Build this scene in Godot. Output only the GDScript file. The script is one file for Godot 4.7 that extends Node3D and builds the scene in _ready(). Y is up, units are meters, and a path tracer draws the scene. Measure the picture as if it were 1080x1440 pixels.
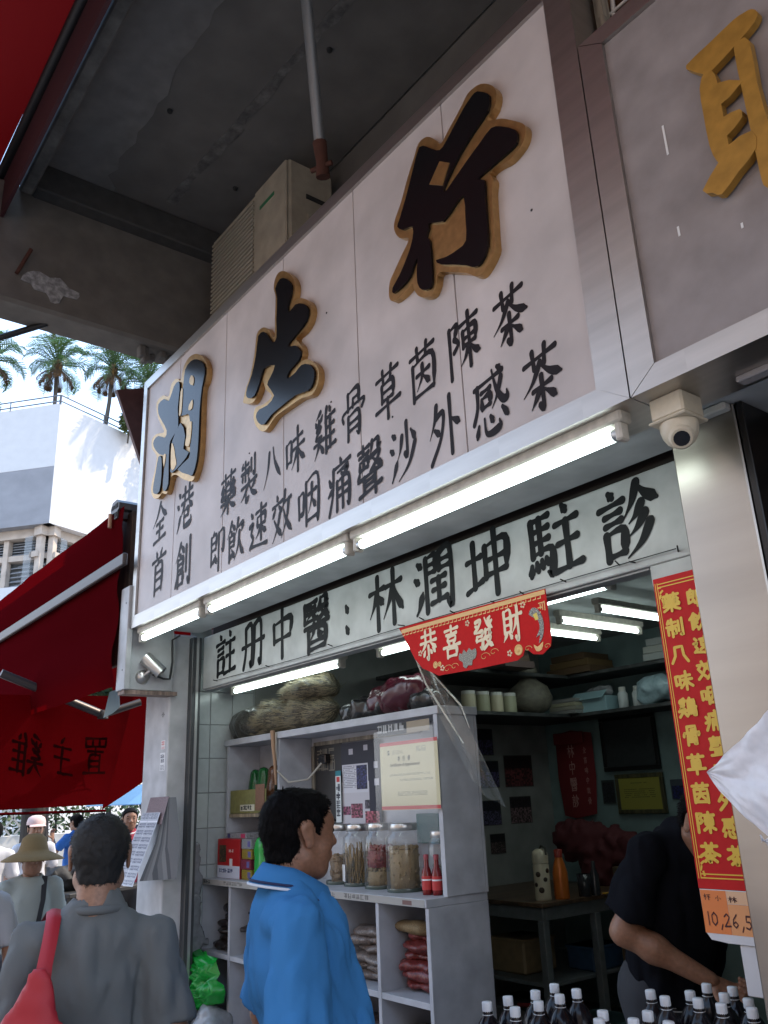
extends Node3D

var mats := {}
var taken := {}
var noise_images := {}

func _ready() -> void:
	setup_camera_and_light()
	build_ground()
	build_own_building()
	build_far_building()
	build_opposite_side()
	build_main_sign()
	build_neighbour_sign()
	build_header_board()
	build_tube_lights()
	build_front_details()
	build_cabinet()
	build_counter_goods()
	build_room()
	build_red_prints()
	build_neighbour_awning()
	build_bottles()
	build_street()
	build_people()
	build_palms()


func setup_camera_and_light() -> void:
	var cam := Camera3D.new()
	cam.name = "camera"
	cam.fov = 62.96
	cam.near = 0.02
	cam.far = 400.0
	add_child(cam)
	# yaw to the left, pitch up, slight roll of the hand-held phone
	cam.basis = Basis(Vector3.UP, 0.901772) * Basis(Vector3.RIGHT, 0.330789) * Basis(Vector3.BACK, -0.0431027)
	cam.position = Vector3(0, 1.6, 1.8)
	cam.current = true
	var sun := DirectionalLight3D.new()
	sun.name = "sun"
	sun.light_color = Color(1.0, 0.93, 0.83)
	sun.light_energy = 1.5
	sun.light_angular_distance = 0.5
	sun.shadow_enabled = true
	add_child(sun)
	var towards_sun := Vector3(0.16, 0.78, -0.56).normalized()
	sun.look_at_from_position(Vector3.ZERO, -towards_sun, Vector3.RIGHT)
	var we := WorldEnvironment.new()
	we.name = "environment"
	var env := Environment.new()
	var sm := ProceduralSkyMaterial.new()
	sm.sky_top_color = Color(0.56, 0.73, 0.93)
	sm.sky_horizon_color = Color(0.96, 0.965, 0.97)
	sm.sky_curve = 0.25
	sm.sky_energy_multiplier = 1.35
	sm.ground_bottom_color = Color(0.42, 0.4, 0.38)
	sm.ground_horizon_color = Color(0.7, 0.7, 0.7)
	sm.use_debanding = false
	var cn := FastNoiseLite.new()
	cn.seed = 11
	cn.frequency = 0.012
	cn.fractal_octaves = 5
	var cimg := cn.get_seamless_image(512, 256)
	var cover := Image.create(512, 256, false, Image.FORMAT_RGBA8)
	for y in 256:
		for x in 512:
			var v := smoothstep(0.30, 0.7, cimg.get_pixel(x, y).r)
			cover.set_pixel(x, y, Color(v, v, v, v))
	sm.sky_cover = ImageTexture.create_from_image(cover)
	sm.sky_cover_modulate = Color(0.6, 0.6, 0.6, 0.7)
	var sky := Sky.new()
	sky.sky_material = sm
	env.background_mode = Environment.BG_SKY
	env.sky = sky
	env.tonemap_mode = Environment.TONE_MAPPER_LINEAR
	env.tonemap_exposure = 1.54
	env.sdfgi_enabled = true
	env.ssao_enabled = true
	env.ssil_enabled = true
	we.environment = env
	add_child(we)


# ---------------------------------------------------------------- naming and nodes
func numbered(called: String) -> String:
	if not taken.has(called):
		taken[called] = 0
		return called
	taken[called] += 1
	return "%s_%03d" % [called, taken[called]]


func thing(called: String, label: String, category: String, at := Vector3.ZERO, turn := 0.0, group := "") -> Node3D:
	var o := Node3D.new()
	o.name = numbered(called)
	add_child(o)
	o.position = at
	o.rotation.y = turn
	o.set_meta("label", label)
	o.set_meta("category", category)
	if group != "":
		o.set_meta("group", group)
	return o


func part(called: String, mesh: Mesh, material: Material, parent: Node, at := Transform3D()) -> MeshInstance3D:
	var o := MeshInstance3D.new()
	o.name = called
	o.mesh = mesh
	o.material_override = material
	o.transform = at
	parent.add_child(o, true)
	return o


func structure(called: String, mesh: Mesh, material: Material, label: String, at := Transform3D()) -> MeshInstance3D:
	var o := MeshInstance3D.new()
	o.name = numbered(called)
	o.mesh = mesh
	o.material_override = material
	o.transform = at
	add_child(o)
	o.set_meta("kind", "structure")
	o.set_meta("label", label)
	o.set_meta("category", called.split("_")[0])
	return o


func single(called: String, mesh: Mesh, material: Material, label: String, category: String, at := Transform3D(), group := "") -> MeshInstance3D:
	var o := MeshInstance3D.new()
	o.name = numbered(called)
	o.mesh = mesh
	o.material_override = material
	o.transform = at
	add_child(o)
	o.set_meta("label", label)
	o.set_meta("category", category)
	if group != "":
		o.set_meta("group", group)
	return o


func move(x: float, y: float, z: float) -> Transform3D:
	return Transform3D(Basis(), Vector3(x, y, z))


# ---------------------------------------------------------------- materials
func noise_picture(kind: String) -> Image:
	if noise_images.has(kind):
		return noise_images[kind]
	var n := FastNoiseLite.new()
	n.seed = kind.hash() % 1000
	n.noise_type = FastNoiseLite.TYPE_SIMPLEX_SMOOTH
	n.fractal_octaves = 5
	var size := 256
	var low := 0.8
	var high := 1.0
	var stretch := Vector2.ONE
	match kind:
		"grain":
			n.frequency = 0.05
			low = 0.95
		"blotch":
			n.frequency = 0.012
			n.fractal_octaves = 6
			low = 0.84
			size = 512
		"stain":
			n.frequency = 0.008
			n.fractal_octaves = 7
			n.fractal_gain = 0.62
			low = 0.58
			size = 512
		"brushed":
			n.frequency = 0.02
			stretch = Vector2(0.06, 1.0)
			low = 0.93
		"fabric":
			n.frequency = 0.2
			n.fractal_octaves = 2
			low = 0.8
		"hair":
			n.frequency = 0.06
			stretch = Vector2(1.0, 0.12)
			low = 0.5
		"wood":
			n.frequency = 0.03
			stretch = Vector2(1.0, 0.08)
			low = 0.6
		"herb":
			n.frequency = 0.07
			low = 0.25
		"skin":
			n.frequency = 0.035
			low = 0.80
		"leafy":
			n.frequency = 0.03
			low = 0.5
	var img := Image.create(size, size, false, Image.FORMAT_RGBA8)
	if stretch == Vector2.ONE:
		var s := n.get_seamless_image(size, size)
		for y in size:
			for x in size:
				var v := lerpf(low, high, s.get_pixel(x, y).r)
				img.set_pixel(x, y, Color(v, v, v))
	else:
		for y in size:
			for x in size:
				var v := lerpf(low, high, clampf(n.get_noise_2d(x * stretch.x, y * stretch.y) * 0.9 + 0.5, 0, 1))
				img.set_pixel(x, y, Color(v, v, v))
	noise_images[kind] = img
	return img


var noise_textures := {}

func noise_texture(kind: String) -> ImageTexture:
	if not noise_textures.has(kind):
		noise_textures[kind] = ImageTexture.create_from_image(noise_picture(kind))
	return noise_textures[kind]


func bump_texture(kind: String, strength: float) -> ImageTexture:
	var key := "%s|%f" % [kind, strength]
	if not noise_textures.has(key):
		var img: Image = noise_picture(kind).duplicate()
		img.bump_map_to_normal_map(strength)
		noise_textures[key] = ImageTexture.create_from_image(img)
	return noise_textures[key]


# base colour as linear reflectance; grain is the kind of computed texture, scale its repeats per metre
func mat(called: String, r: float, g: float, b: float, rough := 0.7, metal := 0.0, grain := "", scale := 2.0, bump := 0.0) -> StandardMaterial3D:
	if mats.has(called):
		return mats[called]
	var m := StandardMaterial3D.new()
	m.resource_name = called
	m.albedo_color = Color(r, g, b).linear_to_srgb()
	m.roughness = rough
	m.metallic = metal
	m.metallic_specular = 0.5
	if grain != "":
		m.albedo_texture = noise_texture(grain)
		m.uv1_triplanar = true
		m.uv1_scale = Vector3.ONE * scale
		if bump > 0.0:
			m.normal_enabled = true
			m.normal_texture = bump_texture(grain, 6.0)
			m.normal_scale = bump
	m.cull_mode = BaseMaterial3D.CULL_DISABLED
	mats[called] = m
	return m


func glow_mat(called: String, c: Color, energy: float) -> StandardMaterial3D:
	var m := mat(called, 0.9, 0.9, 0.9, 0.4)
	m.emission_enabled = true
	m.emission = c
	m.emission_energy_multiplier = energy
	return m


func pane_mat(called: String, c: Color, alpha: float, rough := 0.04) -> StandardMaterial3D:
	if mats.has(called):
		return mats[called]
	var m := StandardMaterial3D.new()
	m.resource_name = called
	m.transparency = BaseMaterial3D.TRANSPARENCY_ALPHA
	m.albedo_color = Color(c.r, c.g, c.b, alpha)
	m.roughness = rough
	m.cull_mode = BaseMaterial3D.CULL_DISABLED
	mats[called] = m
	return m


func print_mat(called: String, img: Image, rough := 0.6) -> StandardMaterial3D:
	var m := StandardMaterial3D.new()
	m.resource_name = called
	m.albedo_texture = ImageTexture.create_from_image(img)
	m.roughness = rough
	m.cull_mode = BaseMaterial3D.CULL_DISABLED
	mats[called] = m
	return m


# ---------------------------------------------------------------- mesh builder
class Shape:
	var st := SurfaceTool.new()

	func _init(smooth := false) -> void:
		st.begin(Mesh.PRIMITIVE_TRIANGLES)
		soft(smooth)

	func soft(on: bool) -> void:
		st.set_smooth_group(0 if on else 0xFFFFFFFF)

	# corners counter-clockwise as seen from outside
	func tri(a: Vector3, b: Vector3, c: Vector3) -> void:
		st.add_vertex(a)
		st.add_vertex(c)
		st.add_vertex(b)

	func quad(a: Vector3, b: Vector3, c: Vector3, d: Vector3) -> void:
		tri(a, b, c)
		tri(a, c, d)

	func box(c: Vector3, size: Vector3, bevel := 0.0, turn := Basis()) -> Shape:
		var h := size * 0.5
		var b: float = min(bevel, min(h.x, min(h.y, h.z)) * 0.9)
		if b <= 0.0:
			var p := []
			for i in 8:
				p.append(c + turn * Vector3(h.x if i & 1 else -h.x, h.y if i & 2 else -h.y, h.z if i & 4 else -h.z))
			quad(p[4], p[5], p[7], p[6])
			quad(p[1], p[0], p[2], p[3])
			quad(p[5], p[1], p[3], p[7])
			quad(p[0], p[4], p[6], p[2])
			quad(p[6], p[7], p[3], p[2])
			quad(p[0], p[1], p[5], p[4])
			return self
		# v(sx, sy, sz, axis): the corner point lying on the face of that axis
		var v := func(s: Vector3, axis: int) -> Vector3:
			var q := s * (h - Vector3(b, b, b))
			q[axis] = s[axis] * h[axis]
			return c + turn * q
		for axis in 3:
			var u := (axis + 1) % 3
			var w := (axis + 2) % 3
			for sg in [-1.0, 1.0]:
				var k := []
				for q in [[-1, -1], [1, -1], [1, 1], [-1, 1]]:
					var s := Vector3()
					s[axis] = sg
					s[u] = q[0]
					s[w] = q[1]
					k.append(v.call(s, axis))
				if sg > 0:
					quad(k[0], k[1], k[2], k[3])
				else:
					quad(k[3], k[2], k[1], k[0])
			# edges along this axis
			for su in [-1.0, 1.0]:
				for sw in [-1.0, 1.0]:
					var s0 := Vector3()
					s0[u] = su
					s0[w] = sw
					var s1 := s0
					s0[axis] = -1
					s1[axis] = 1
					var a0: Vector3 = v.call(s0, u)
					var a1: Vector3 = v.call(s1, u)
					var b0: Vector3 = v.call(s0, w)
					var b1: Vector3 = v.call(s1, w)
					if su * sw > 0:
						quad(a0, b0, b1, a1)
					else:
						quad(a1, b1, b0, a0)
		for i in 8:
			var s := Vector3(1 if i & 1 else -1, 1 if i & 2 else -1, 1 if i & 4 else -1)
			var x: Vector3 = v.call(s, 0)
			var y: Vector3 = v.call(s, 1)
			var z: Vector3 = v.call(s, 2)
			if s.x * s.y * s.z > 0:
				tri(x, y, z)
			else:
				tri(x, z, y)
		return self

	func tube(pts: Array, radius, seg := 8, caps := true) -> Shape:
		soft(true)
		var n := pts.size()
		var rings := []
		var up := Vector3.UP
		for i in n:
			var p: Vector3 = pts[i]
			var d: Vector3 = (pts[min(i + 1, n - 1)] - pts[max(i - 1, 0)]).normalized()
			if absf(d.dot(up)) > 0.95:
				up = Vector3.RIGHT if absf(d.x) < 0.9 else Vector3.BACK
			var x := up.cross(d).normalized()
			var y := d.cross(x)
			up = y
			var r: float = radius[i] if radius is Array else radius
			var ring := []
			for k in seg:
				var t := TAU * k / seg
				ring.append(p + (x * cos(t) + y * sin(t)) * r)
			rings.append(ring)
		for i in n - 1:
			for k in seg:
				var k2 := (k + 1) % seg
				quad(rings[i][k], rings[i][k2], rings[i + 1][k2], rings[i + 1][k])
		if caps:
			soft(false)
			for k in range(1, seg - 1):
				tri(rings[0][0], rings[0][k + 1], rings[0][k])
				tri(rings[n - 1][0], rings[n - 1][k], rings[n - 1][k + 1])
		return self

	# profile of Vector2(radius, height)
	func lathe(profile: Array, seg := 16, at := Vector3.ZERO, smooth := true) -> Shape:
		soft(smooth)
		for i in profile.size() - 1:
			var a: Vector2 = profile[i]
			var b: Vector2 = profile[i + 1]
			for k in seg:
				var t0 := TAU * k / seg
				var t1 := TAU * (k + 1) / seg
				var c0 := Vector3(cos(t0), 0, -sin(t0))
				var c1 := Vector3(cos(t1), 0, -sin(t1))
				var p := at + c0 * a.x + Vector3.UP * a.y
				var q := at + c1 * a.x + Vector3.UP * a.y
				var r := at + c1 * b.x + Vector3.UP * b.y
				var s := at + c0 * b.x + Vector3.UP * b.y
				if a.x < 1e-5:
					tri(p, r, s)
				elif b.x < 1e-5:
					tri(p, q, r)
				else:
					quad(p, q, r, s)
		return self

	func extrude(poly: PackedVector2Array, z0: float, z1: float, turn := Transform3D()) -> Shape:
		var pts := poly
		if Geometry2D.is_polygon_clockwise(pts):
			pts = pts.duplicate()
			pts.reverse()
		var ids := Geometry2D.triangulate_polygon(pts)
		soft(false)
		for i in range(0, ids.size(), 3):
			var t := [pts[ids[i]], pts[ids[i + 1]], pts[ids[i + 2]]]
			if (t[1] - t[0]).cross(t[2] - t[0]) < 0:
				t = [t[0], t[2], t[1]]
			tri(turn * Vector3(t[0].x, t[0].y, z1), turn * Vector3(t[1].x, t[1].y, z1), turn * Vector3(t[2].x, t[2].y, z1))
			tri(turn * Vector3(t[0].x, t[0].y, z0), turn * Vector3(t[2].x, t[2].y, z0), turn * Vector3(t[1].x, t[1].y, z0))
		for i in pts.size():
			var a := pts[i]
			var b := pts[(i + 1) % pts.size()]
			quad(turn * Vector3(a.x, a.y, z0), turn * Vector3(b.x, b.y, z0), turn * Vector3(b.x, b.y, z1), turn * Vector3(a.x, a.y, z1))
		return self

	# a sheet over a grid of points rows x columns
	func grid(rows: Array, smooth := true) -> Shape:
		soft(smooth)
		for i in rows.size() - 1:
			for j in rows[i].size() - 1:
				quad(rows[i][j], rows[i][j + 1], rows[i + 1][j + 1], rows[i + 1][j])
		return self

	func done() -> ArrayMesh:
		st.generate_normals()
		return st.commit()


func cuboid(size: Vector3, bevel := 0.0) -> ArrayMesh:
	return Shape.new().box(Vector3.ZERO, size, bevel).done()


func rod(a: Vector3, b: Vector3, r: float, seg := 8) -> ArrayMesh:
	return Shape.new().tube([a, b], r, seg).done()


# a box given by its two corners
func span(a: Vector3, b: Vector3, bevel := 0.0) -> ArrayMesh:
	return Shape.new().box((a + b) * 0.5, (b - a).abs(), bevel).done()


func pairs(flat: Array) -> PackedVector2Array:
	var out := PackedVector2Array()
	for i in range(0, flat.size(), 2):
		out.append(Vector2(flat[i], flat[i + 1]))
	return out


func smooth_outline(poly: PackedVector2Array, steps := 3) -> PackedVector2Array:
	var out := PackedVector2Array()
	var n := poly.size()
	for i in n:
		for s in steps:
			out.append(poly[i].cubic_interpolate(poly[(i + 1) % n], poly[(i - 1 + n) % n], poly[(i + 2) % n], float(s) / steps))
	return out


# ---------------------------------------------------------------- lettering: strokes of each character on a 100 x 100 field, y down
const STROKES := {
	"茶": [[12,22,88,20],[34,8,36,34],[64,8,60,34],[50,30,30,52,6,66],[50,32,70,50,96,62],[28,66,72,64],[50,50,50,96,42,90],[42,72,22,90],[56,72,80,90]],
	"藥": [[8,14,92,12],[32,4,34,24],[68,4,66,24],[50,24,44,32],[36,34,36,60],[36,34,64,33,64,60],[37,46,63,46],[37,58,63,58],[20,28,10,40,24,42],[26,38,8,56,28,58],[24,50,30,62],[82,28,72,40,86,42],[90,38,72,56,92,58],[86,50,94,62],[8,70,92,68],[50,60,50,98],[46,70,28,84,8,94],[54,70,72,84,94,94]],
	"製": [[16,4,10,14],[12,14,48,12],[6,26,52,24],[30,4,30,46],[14,30,14,44],[14,30,46,29,46,42],[64,8,64,34],[84,4,84,46,76,42],[50,48,52,56],[8,60,94,58],[46,60,30,76,6,88],[36,72,36,96,52,88],[84,66,64,78],[54,64,70,84,96,96]],
	"制": [[18,8,10,24],[14,22,54,20],[4,42,58,40],[34,4,34,96],[12,56,12,84],[12,56,54,55,54,82,46,80],[70,18,70,70],[90,6,90,94,78,88]],
	"八": [[36,20,28,56,6,90],[56,14,66,50,94,88]],
	"八_block": [[30,14,28,60,8,94],[30,14,70,13,74,60,94,94]],
	"味": [[10,28,12,72],[10,28,34,26,32,70],[12,68,33,67],[44,28,88,26],[38,48,96,46],[66,6,66,98],[64,50,52,70,36,86],[68,50,80,68,98,82]],
	"雞": [[34,4,14,14],[12,20,16,28],[26,18,28,26],[42,14,34,24],[28,28,16,38,30,42],[34,36,12,54,36,56],[4,66,48,64],[26,58,24,72,6,94],[28,68,46,92],[62,6,52,34],[58,26,58,96],[74,8,78,18],[58,28,96,26],[60,48,92,46],[60,68,92,66],[58,90,98,88],[76,28,76,90]],
	"鷄": [[34,4,14,14],[12,20,16,28],[26,18,28,26],[42,14,34,24],[28,28,16,38,30,42],[34,36,12,54,36,56],[4,66,48,64],[26,58,24,72,6,94],[28,68,46,92],[66,4,60,14],[56,16,56,62],[56,16,88,14,88,38],[57,26,87,26],[57,38,88,38],[56,50,96,49],[56,62,94,61,92,92,82,88],[56,70,54,84],[66,70,68,80],[76,70,79,80],[86,68,90,78]],
	"骨": [[30,6,30,38],[30,6,72,5,72,38],[50,22,50,38],[50,22,72,21],[10,54,12,38,92,36,86,50],[30,52,28,96],[30,52,72,51,72,94,62,90],[31,66,71,66],[31,80,71,80]],
	"草": [[10,18,90,16],[34,6,36,28],[66,6,62,28],[30,34,30,64],[30,34,70,33,70,64],[31,48,69,48],[31,63,69,63],[6,76,94,74],[50,64,50,99]],
	"茵": [[10,18,90,16],[34,6,36,28],[66,6,62,28],[18,34,18,96],[18,34,84,33,84,96],[19,92,84,92],[30,56,72,54],[50,42,48,62,30,82],[52,62,72,80]],
	"陳": [[12,10,12,96],[12,12,36,10,26,32],[26,32,38,44,24,54],[44,18,96,16],[52,32,52,58],[52,32,88,31,88,58],[53,45,87,45],[53,57,87,57],[70,4,70,96],[68,60,56,76,42,86],[72,60,84,74,98,82]],
	"即": [[32,4,28,12],[16,14,16,76],[16,14,46,13,44,46],[17,29,44,29],[17,45,44,45],[16,76,44,66],[40,58,50,80],[62,16,62,98],[62,16,92,14,90,60,80,56]],
	"飲": [[28,4,18,20,4,34],[28,6,38,16,50,26],[26,24,30,30],[16,36,16,88],[16,36,42,35,42,58],[17,47,42,47],[17,58,42,58],[16,86,32,76],[30,66,46,86],[66,8,60,26,50,40],[60,26,94,24,86,40],[74,38,68,66,46,94],[74,52,84,78,98,92]],
	"速": [[38,16,92,14],[46,28,46,48],[46,28,86,27,86,48],[47,47,86,47],[66,4,66,78],[64,48,52,62,38,70],[68,48,78,60,92,68],[14,10,22,20],[6,36,24,34,14,52,24,66,8,82],[10,80,34,84,96,94]],
	"效": [[28,4,32,14],[6,22,54,20],[20,28,8,42],[38,28,50,40],[42,44,30,70,6,94],[14,50,30,70,50,90],[68,6,62,26,50,44],[62,28,96,26],[86,28,76,64,50,96],[60,42,76,70,98,94]],
	"咽": [[6,30,8,72],[6,30,28,28,27,70],[8,68,27,67],[40,12,40,94],[40,12,92,10,92,96,86,94],[41,88,92,88],[50,38,84,36],[66,22,64,50,50,74],[66,50,82,70]],
	"痛": [[54,2,58,12],[24,16,94,14],[26,16,22,60,6,96],[8,30,16,44],[4,60,20,52],[42,26,84,25,66,38],[58,32,68,40],[40,44,38,96],[40,44,86,43,86,96,78,92],[41,58,85,58],[41,72,85,72],[62,44,62,96]],
	"聲": [[8,10,50,8],[28,2,28,20],[12,20,48,19],[14,30,14,46],[14,30,44,29,44,44],[29,30,29,44],[14,45,44,44],[14,46,6,62],[62,6,58,22,52,28],[62,8,84,7,84,22,94,20],[56,32,88,30,78,44,54,58],[62,36,78,48,96,56],[8,62,94,60],[30,62,30,88],[70,60,70,99],[31,70,69,70],[31,79,69,78],[10,92,92,86]],
	"沙": [[14,12,24,20],[6,36,16,44],[8,92,16,82,28,62],[62,6,62,62,54,58],[46,26,40,46,30,60],[76,24,90,44],[88,50,66,80,30,98]],
	"外": [[30,6,24,28,6,54],[28,26,50,24,40,62,8,96],[22,44,36,56],[70,4,70,98],[72,42,96,58]],
	"感": [[10,14,86,12],[18,14,16,44,4,66],[28,26,52,25],[28,36,28,52],[28,36,50,35,50,50],[28,51,50,50],[60,2,68,34,82,56,94,58,94,48],[82,22,70,44,54,60],[74,2,82,8],[16,74,10,90],[32,68,34,90,46,96,70,94,70,84],[48,70,54,80],[80,68,92,84]],
	"全": [[50,4,32,30,4,50],[50,6,70,28,96,44],[28,50,74,48],[30,68,72,66],[50,50,50,88],[12,90,90,88]],
	"港": [[12,10,22,18],[4,34,14,42],[6,94,14,84,24,62],[34,20,94,18],[50,6,50,36],[76,6,74,36],[30,38,98,36],[48,40,42,52,28,66],[74,38,84,50,98,60],[48,58,72,57,72,72],[48,72,72,72],[48,58,48,90,60,94,88,92,90,80]],
	"首": [[32,2,38,14],[68,2,60,14],[6,20,94,18],[50,20,46,32],[28,34,28,96],[28,34,72,33,72,96],[29,50,71,50],[29,66,71,66],[29,88,71,88]],
	"創": [[30,4,18,22,2,38],[30,6,42,16,54,28],[24,26,34,32],[16,38,46,37,46,60],[16,38,14,70,4,90],[17,48,46,48],[16,60,46,60],[18,70,18,94],[18,70,46,69,46,92],[18,92,46,91],[66,18,66,70],[88,4,88,96,78,90]],
	"註": [[24,4,30,12],[6,22,46,20],[14,34,40,32],[14,46,40,44],[14,58,14,90],[14,58,42,57,40,88],[15,87,41,86],[70,4,76,14],[54,28,94,26],[56,56,92,54],[74,28,74,90],[46,92,98,90]],
	"册": [[18,12,18,60,8,94],[18,12,44,11,44,92,38,88],[56,12,56,60,50,92],[56,12,84,11,84,94,76,90],[2,50,98,48]],
	"中": [[16,28,18,64],[16,28,84,26,80,62],[18,62,81,61],[50,4,50,99]],
	"醫": [[8,6,52,5],[8,6,8,40],[8,40,54,39],[24,9,18,18],[18,16,46,15],[14,25,50,24],[32,15,30,26,16,36],[34,26,46,35],[66,4,64,16,58,20],[66,5,86,4,86,16,94,15],[60,24,90,22,80,34,58,44],[66,26,80,36,96,42],[8,52,94,50],[22,60,22,98],[22,60,80,59,80,98],[42,50,40,64,30,76],[60,50,60,72,74,72],[23,82,79,82],[23,95,79,95]],
	"：": [[48,28,54,40],[48,66,54,78]],
	"林": [[4,30,46,28],[28,6,28,96],[26,32,18,52,4,72],[30,38,44,56],[52,30,96,28],[74,6,74,96],[72,32,62,56,44,82],[76,34,86,58,99,78]],
	"潤": [[10,12,20,20],[2,36,12,44],[4,94,12,84,22,62],[32,10,32,96],[32,10,56,9,56,36],[33,22,55,22],[33,35,55,35],[66,10,66,36],[66,10,94,9,94,96,86,92],[67,22,93,22],[67,35,93,35],[46,50,80,49],[48,66,78,65],[63,50,63,84],[44,86,82,84]],
	"坤": [[4,36,36,34],[20,10,20,78],[2,82,38,72],[46,24,46,70],[46,24,92,22,90,68],[47,46,91,45],[47,68,90,67],[68,4,68,99]],
	"駐": [[10,8,10,58],[10,8,44,7],[11,24,42,23],[11,40,42,39],[26,8,26,56],[10,57,46,55,44,90,36,86],[6,70,4,84],[16,68,18,80],[26,67,28,78],[35,66,38,75],[72,4,78,14],[56,28,96,26],[58,56,94,54],[76,28,76,90],[50,92,99,90]],
	"診": [[24,4,30,12],[6,22,46,20],[14,34,40,32],[14,46,40,44],[14,58,14,90],[14,58,42,57,40,88],[15,87,41,86],[70,6,60,28,44,46],[70,8,82,24,99,36],[74,34,64,46,52,54],[78,48,64,62,50,70],[84,62,68,82,44,96]],
	"恭": [[10,20,90,18],[34,6,34,40],[66,6,66,40],[4,42,96,40],[36,44,24,58,6,70],[62,44,78,56,96,66],[50,56,50,96,42,92],[30,70,22,84],[62,70,70,80],[76,64,88,78]],
	"喜": [[14,12,86,10],[50,2,50,26],[22,26,78,25],[30,34,30,48],[30,34,70,33,70,48],[30,47,70,47],[34,52,38,60],[66,52,60,60],[4,64,96,62],[26,72,26,96],[26,72,74,71,74,96],[26,94,74,94]],
	"發": [[12,12,38,10,26,28,6,42],[10,24,20,30],[60,6,72,26,96,42],[88,8,74,18],[96,20,80,28],[14,46,44,45,42,58],[16,58,42,58],[16,58,14,72],[14,72,44,71,40,94,30,90],[62,44,60,58,52,64],[62,46,82,45,82,58,92,57],[54,68,86,66,74,84,50,98],[60,70,76,84,96,96]],
	"財": [[14,10,14,72],[14,10,44,9,44,72],[15,30,43,30],[15,50,43,50],[15,71,43,71],[22,76,6,96],[36,76,48,92],[52,28,98,26],[78,4,78,96,66,90],[76,30,66,56,48,78]],
	"杯": [[4,30,44,28],[26,6,26,96],[24,34,6,66],[28,38,42,54],[50,16,98,14],[76,16,66,42,46,64],[74,36,74,96],[78,42,96,60]],
	"小": [[50,6,50,92,40,86],[28,36,8,70],[72,34,94,66]],
	"主": [[46,4,56,16],[20,30,80,26],[24,56,76,52],[50,28,50,88,30,94],[10,92,60,90]],
	"置": [[10,10,90,10],[10,10,12,28],[90,10,88,28],[12,28,88,28],[36,10,36,28],[62,10,62,28],[20,40,80,38],[50,30,50,48],[32,48,32,84],[32,48,70,48,70,84],[32,60,70,60],[32,72,70,72],[10,86,92,86]],
	"委": [[70,4,30,14],[12,26,90,24],[50,12,50,48],[46,28,12,48],[54,28,90,46],[42,50,30,74,70,94],[66,54,52,80,16,96],[6,66,96,64]],
	"任": [[28,4,6,44],[20,30,20,96],[86,8,46,20],[36,48,98,46],[66,18,66,88],[44,90,94,88]],
	"書": [[24,10,76,8,76,34],[8,22,92,20],[24,34,76,33],[14,46,86,45],[50,2,50,56],[6,56,94,55],[28,66,28,96],[28,66,72,65,72,96],[28,80,72,80],[28,95,72,95]],
}


# one flat brush stroke, as a ribbon whose width follows the way the brush moves
func brush(s: Shape, flat: Array, width: float, z: float, style: String, place: Callable) -> void:
	var key := PackedVector2Array()
	for i in range(0, flat.size(), 2):
		key.append(Vector2(flat[i], flat[i + 1]) / 100.0)
	var pts := PackedVector2Array()
	var n := key.size()
	for i in n - 1:
		var steps := 5 if style == "brush" else 3
		for k in steps:
			var t := float(k) / steps
			if style == "brush":
				pts.append(key[i].cubic_interpolate(key[i + 1], key[max(i - 1, 0)] if i > 0 else key[0], key[min(i + 2, n - 1)], t))
			else:
				pts.append(key[i].lerp(key[i + 1], t))
	pts.append(key[n - 1])
	var total := 0.0
	for i in pts.size() - 1:
		total += pts[i].distance_to(pts[i + 1])
	var d := key[n - 1] - key[0]
	var kind := "dot"
	if total > 0.2:
		if absf(d.y) < absf(d.x) * 0.35:
			kind = "across"
		elif absf(d.x) < absf(d.y) * 0.3:
			kind = "down"
		elif d.x < 0:
			kind = "left"
		else:
			kind = "right"
	var left := []
	var right := []
	var run := 0.0
	var m := pts.size()
	for i in m:
		if i > 0:
			run += pts[i].distance_to(pts[i - 1])
		var t: float = run / max(total, 1e-4)
		var w := 1.0
		if style == "brush":
			match kind:
				"across": w = lerpf(0.85, 0.62, smoothstep(0, 0.4, t)) + 0.38 * smoothstep(0.7, 0.97, t)
				"down": w = 1.12 - 0.2 * smoothstep(0.0, 0.5, t) + 0.12 * smoothstep(0.6, 1.0, t)
				"left": w = lerpf(1.2, 0.22, smoothstep(0.15, 1.0, t))
				"right": w = lerpf(0.5, 1.35, smoothstep(0.05, 0.75, t)) - 0.9 * smoothstep(0.82, 1.0, t)
				"dot": w = lerpf(0.7, 1.25, smoothstep(0, 0.7, t)) - 0.5 * smoothstep(0.8, 1.0, t)
		var dir := (pts[min(i + 1, m - 1)] - pts[max(i - 1, 0)]).normalized()
		var side := Vector2(-dir.y, dir.x) * width * w * 0.5
		left.append(pts[i] + side)
		right.append(pts[i] - side)
	var out := func(q: Vector2) -> Vector3:
		return place.call(q.x, 1.0 - q.y, z)
	for i in m - 1:
		s.quad(out.call(left[i]), out.call(left[i + 1]), out.call(right[i + 1]), out.call(right[i]))
	# rounded ends
	for e in 2:
		var c: Vector2 = pts[0] if e == 0 else pts[m - 1]
		var a: Vector2 = left[0] if e == 0 else right[m - 1]
		var r := a - c
		var last := a
		for k in range(1, 7):
			var q := c + r.rotated(PI * k / 6.0)
			if style == "block" and k < 6:
				q = c + r.rotated(PI * k / 6.0)
			s.tri(out.call(c), out.call(last), out.call(q))
			last = q


var glyphs := {}

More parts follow.
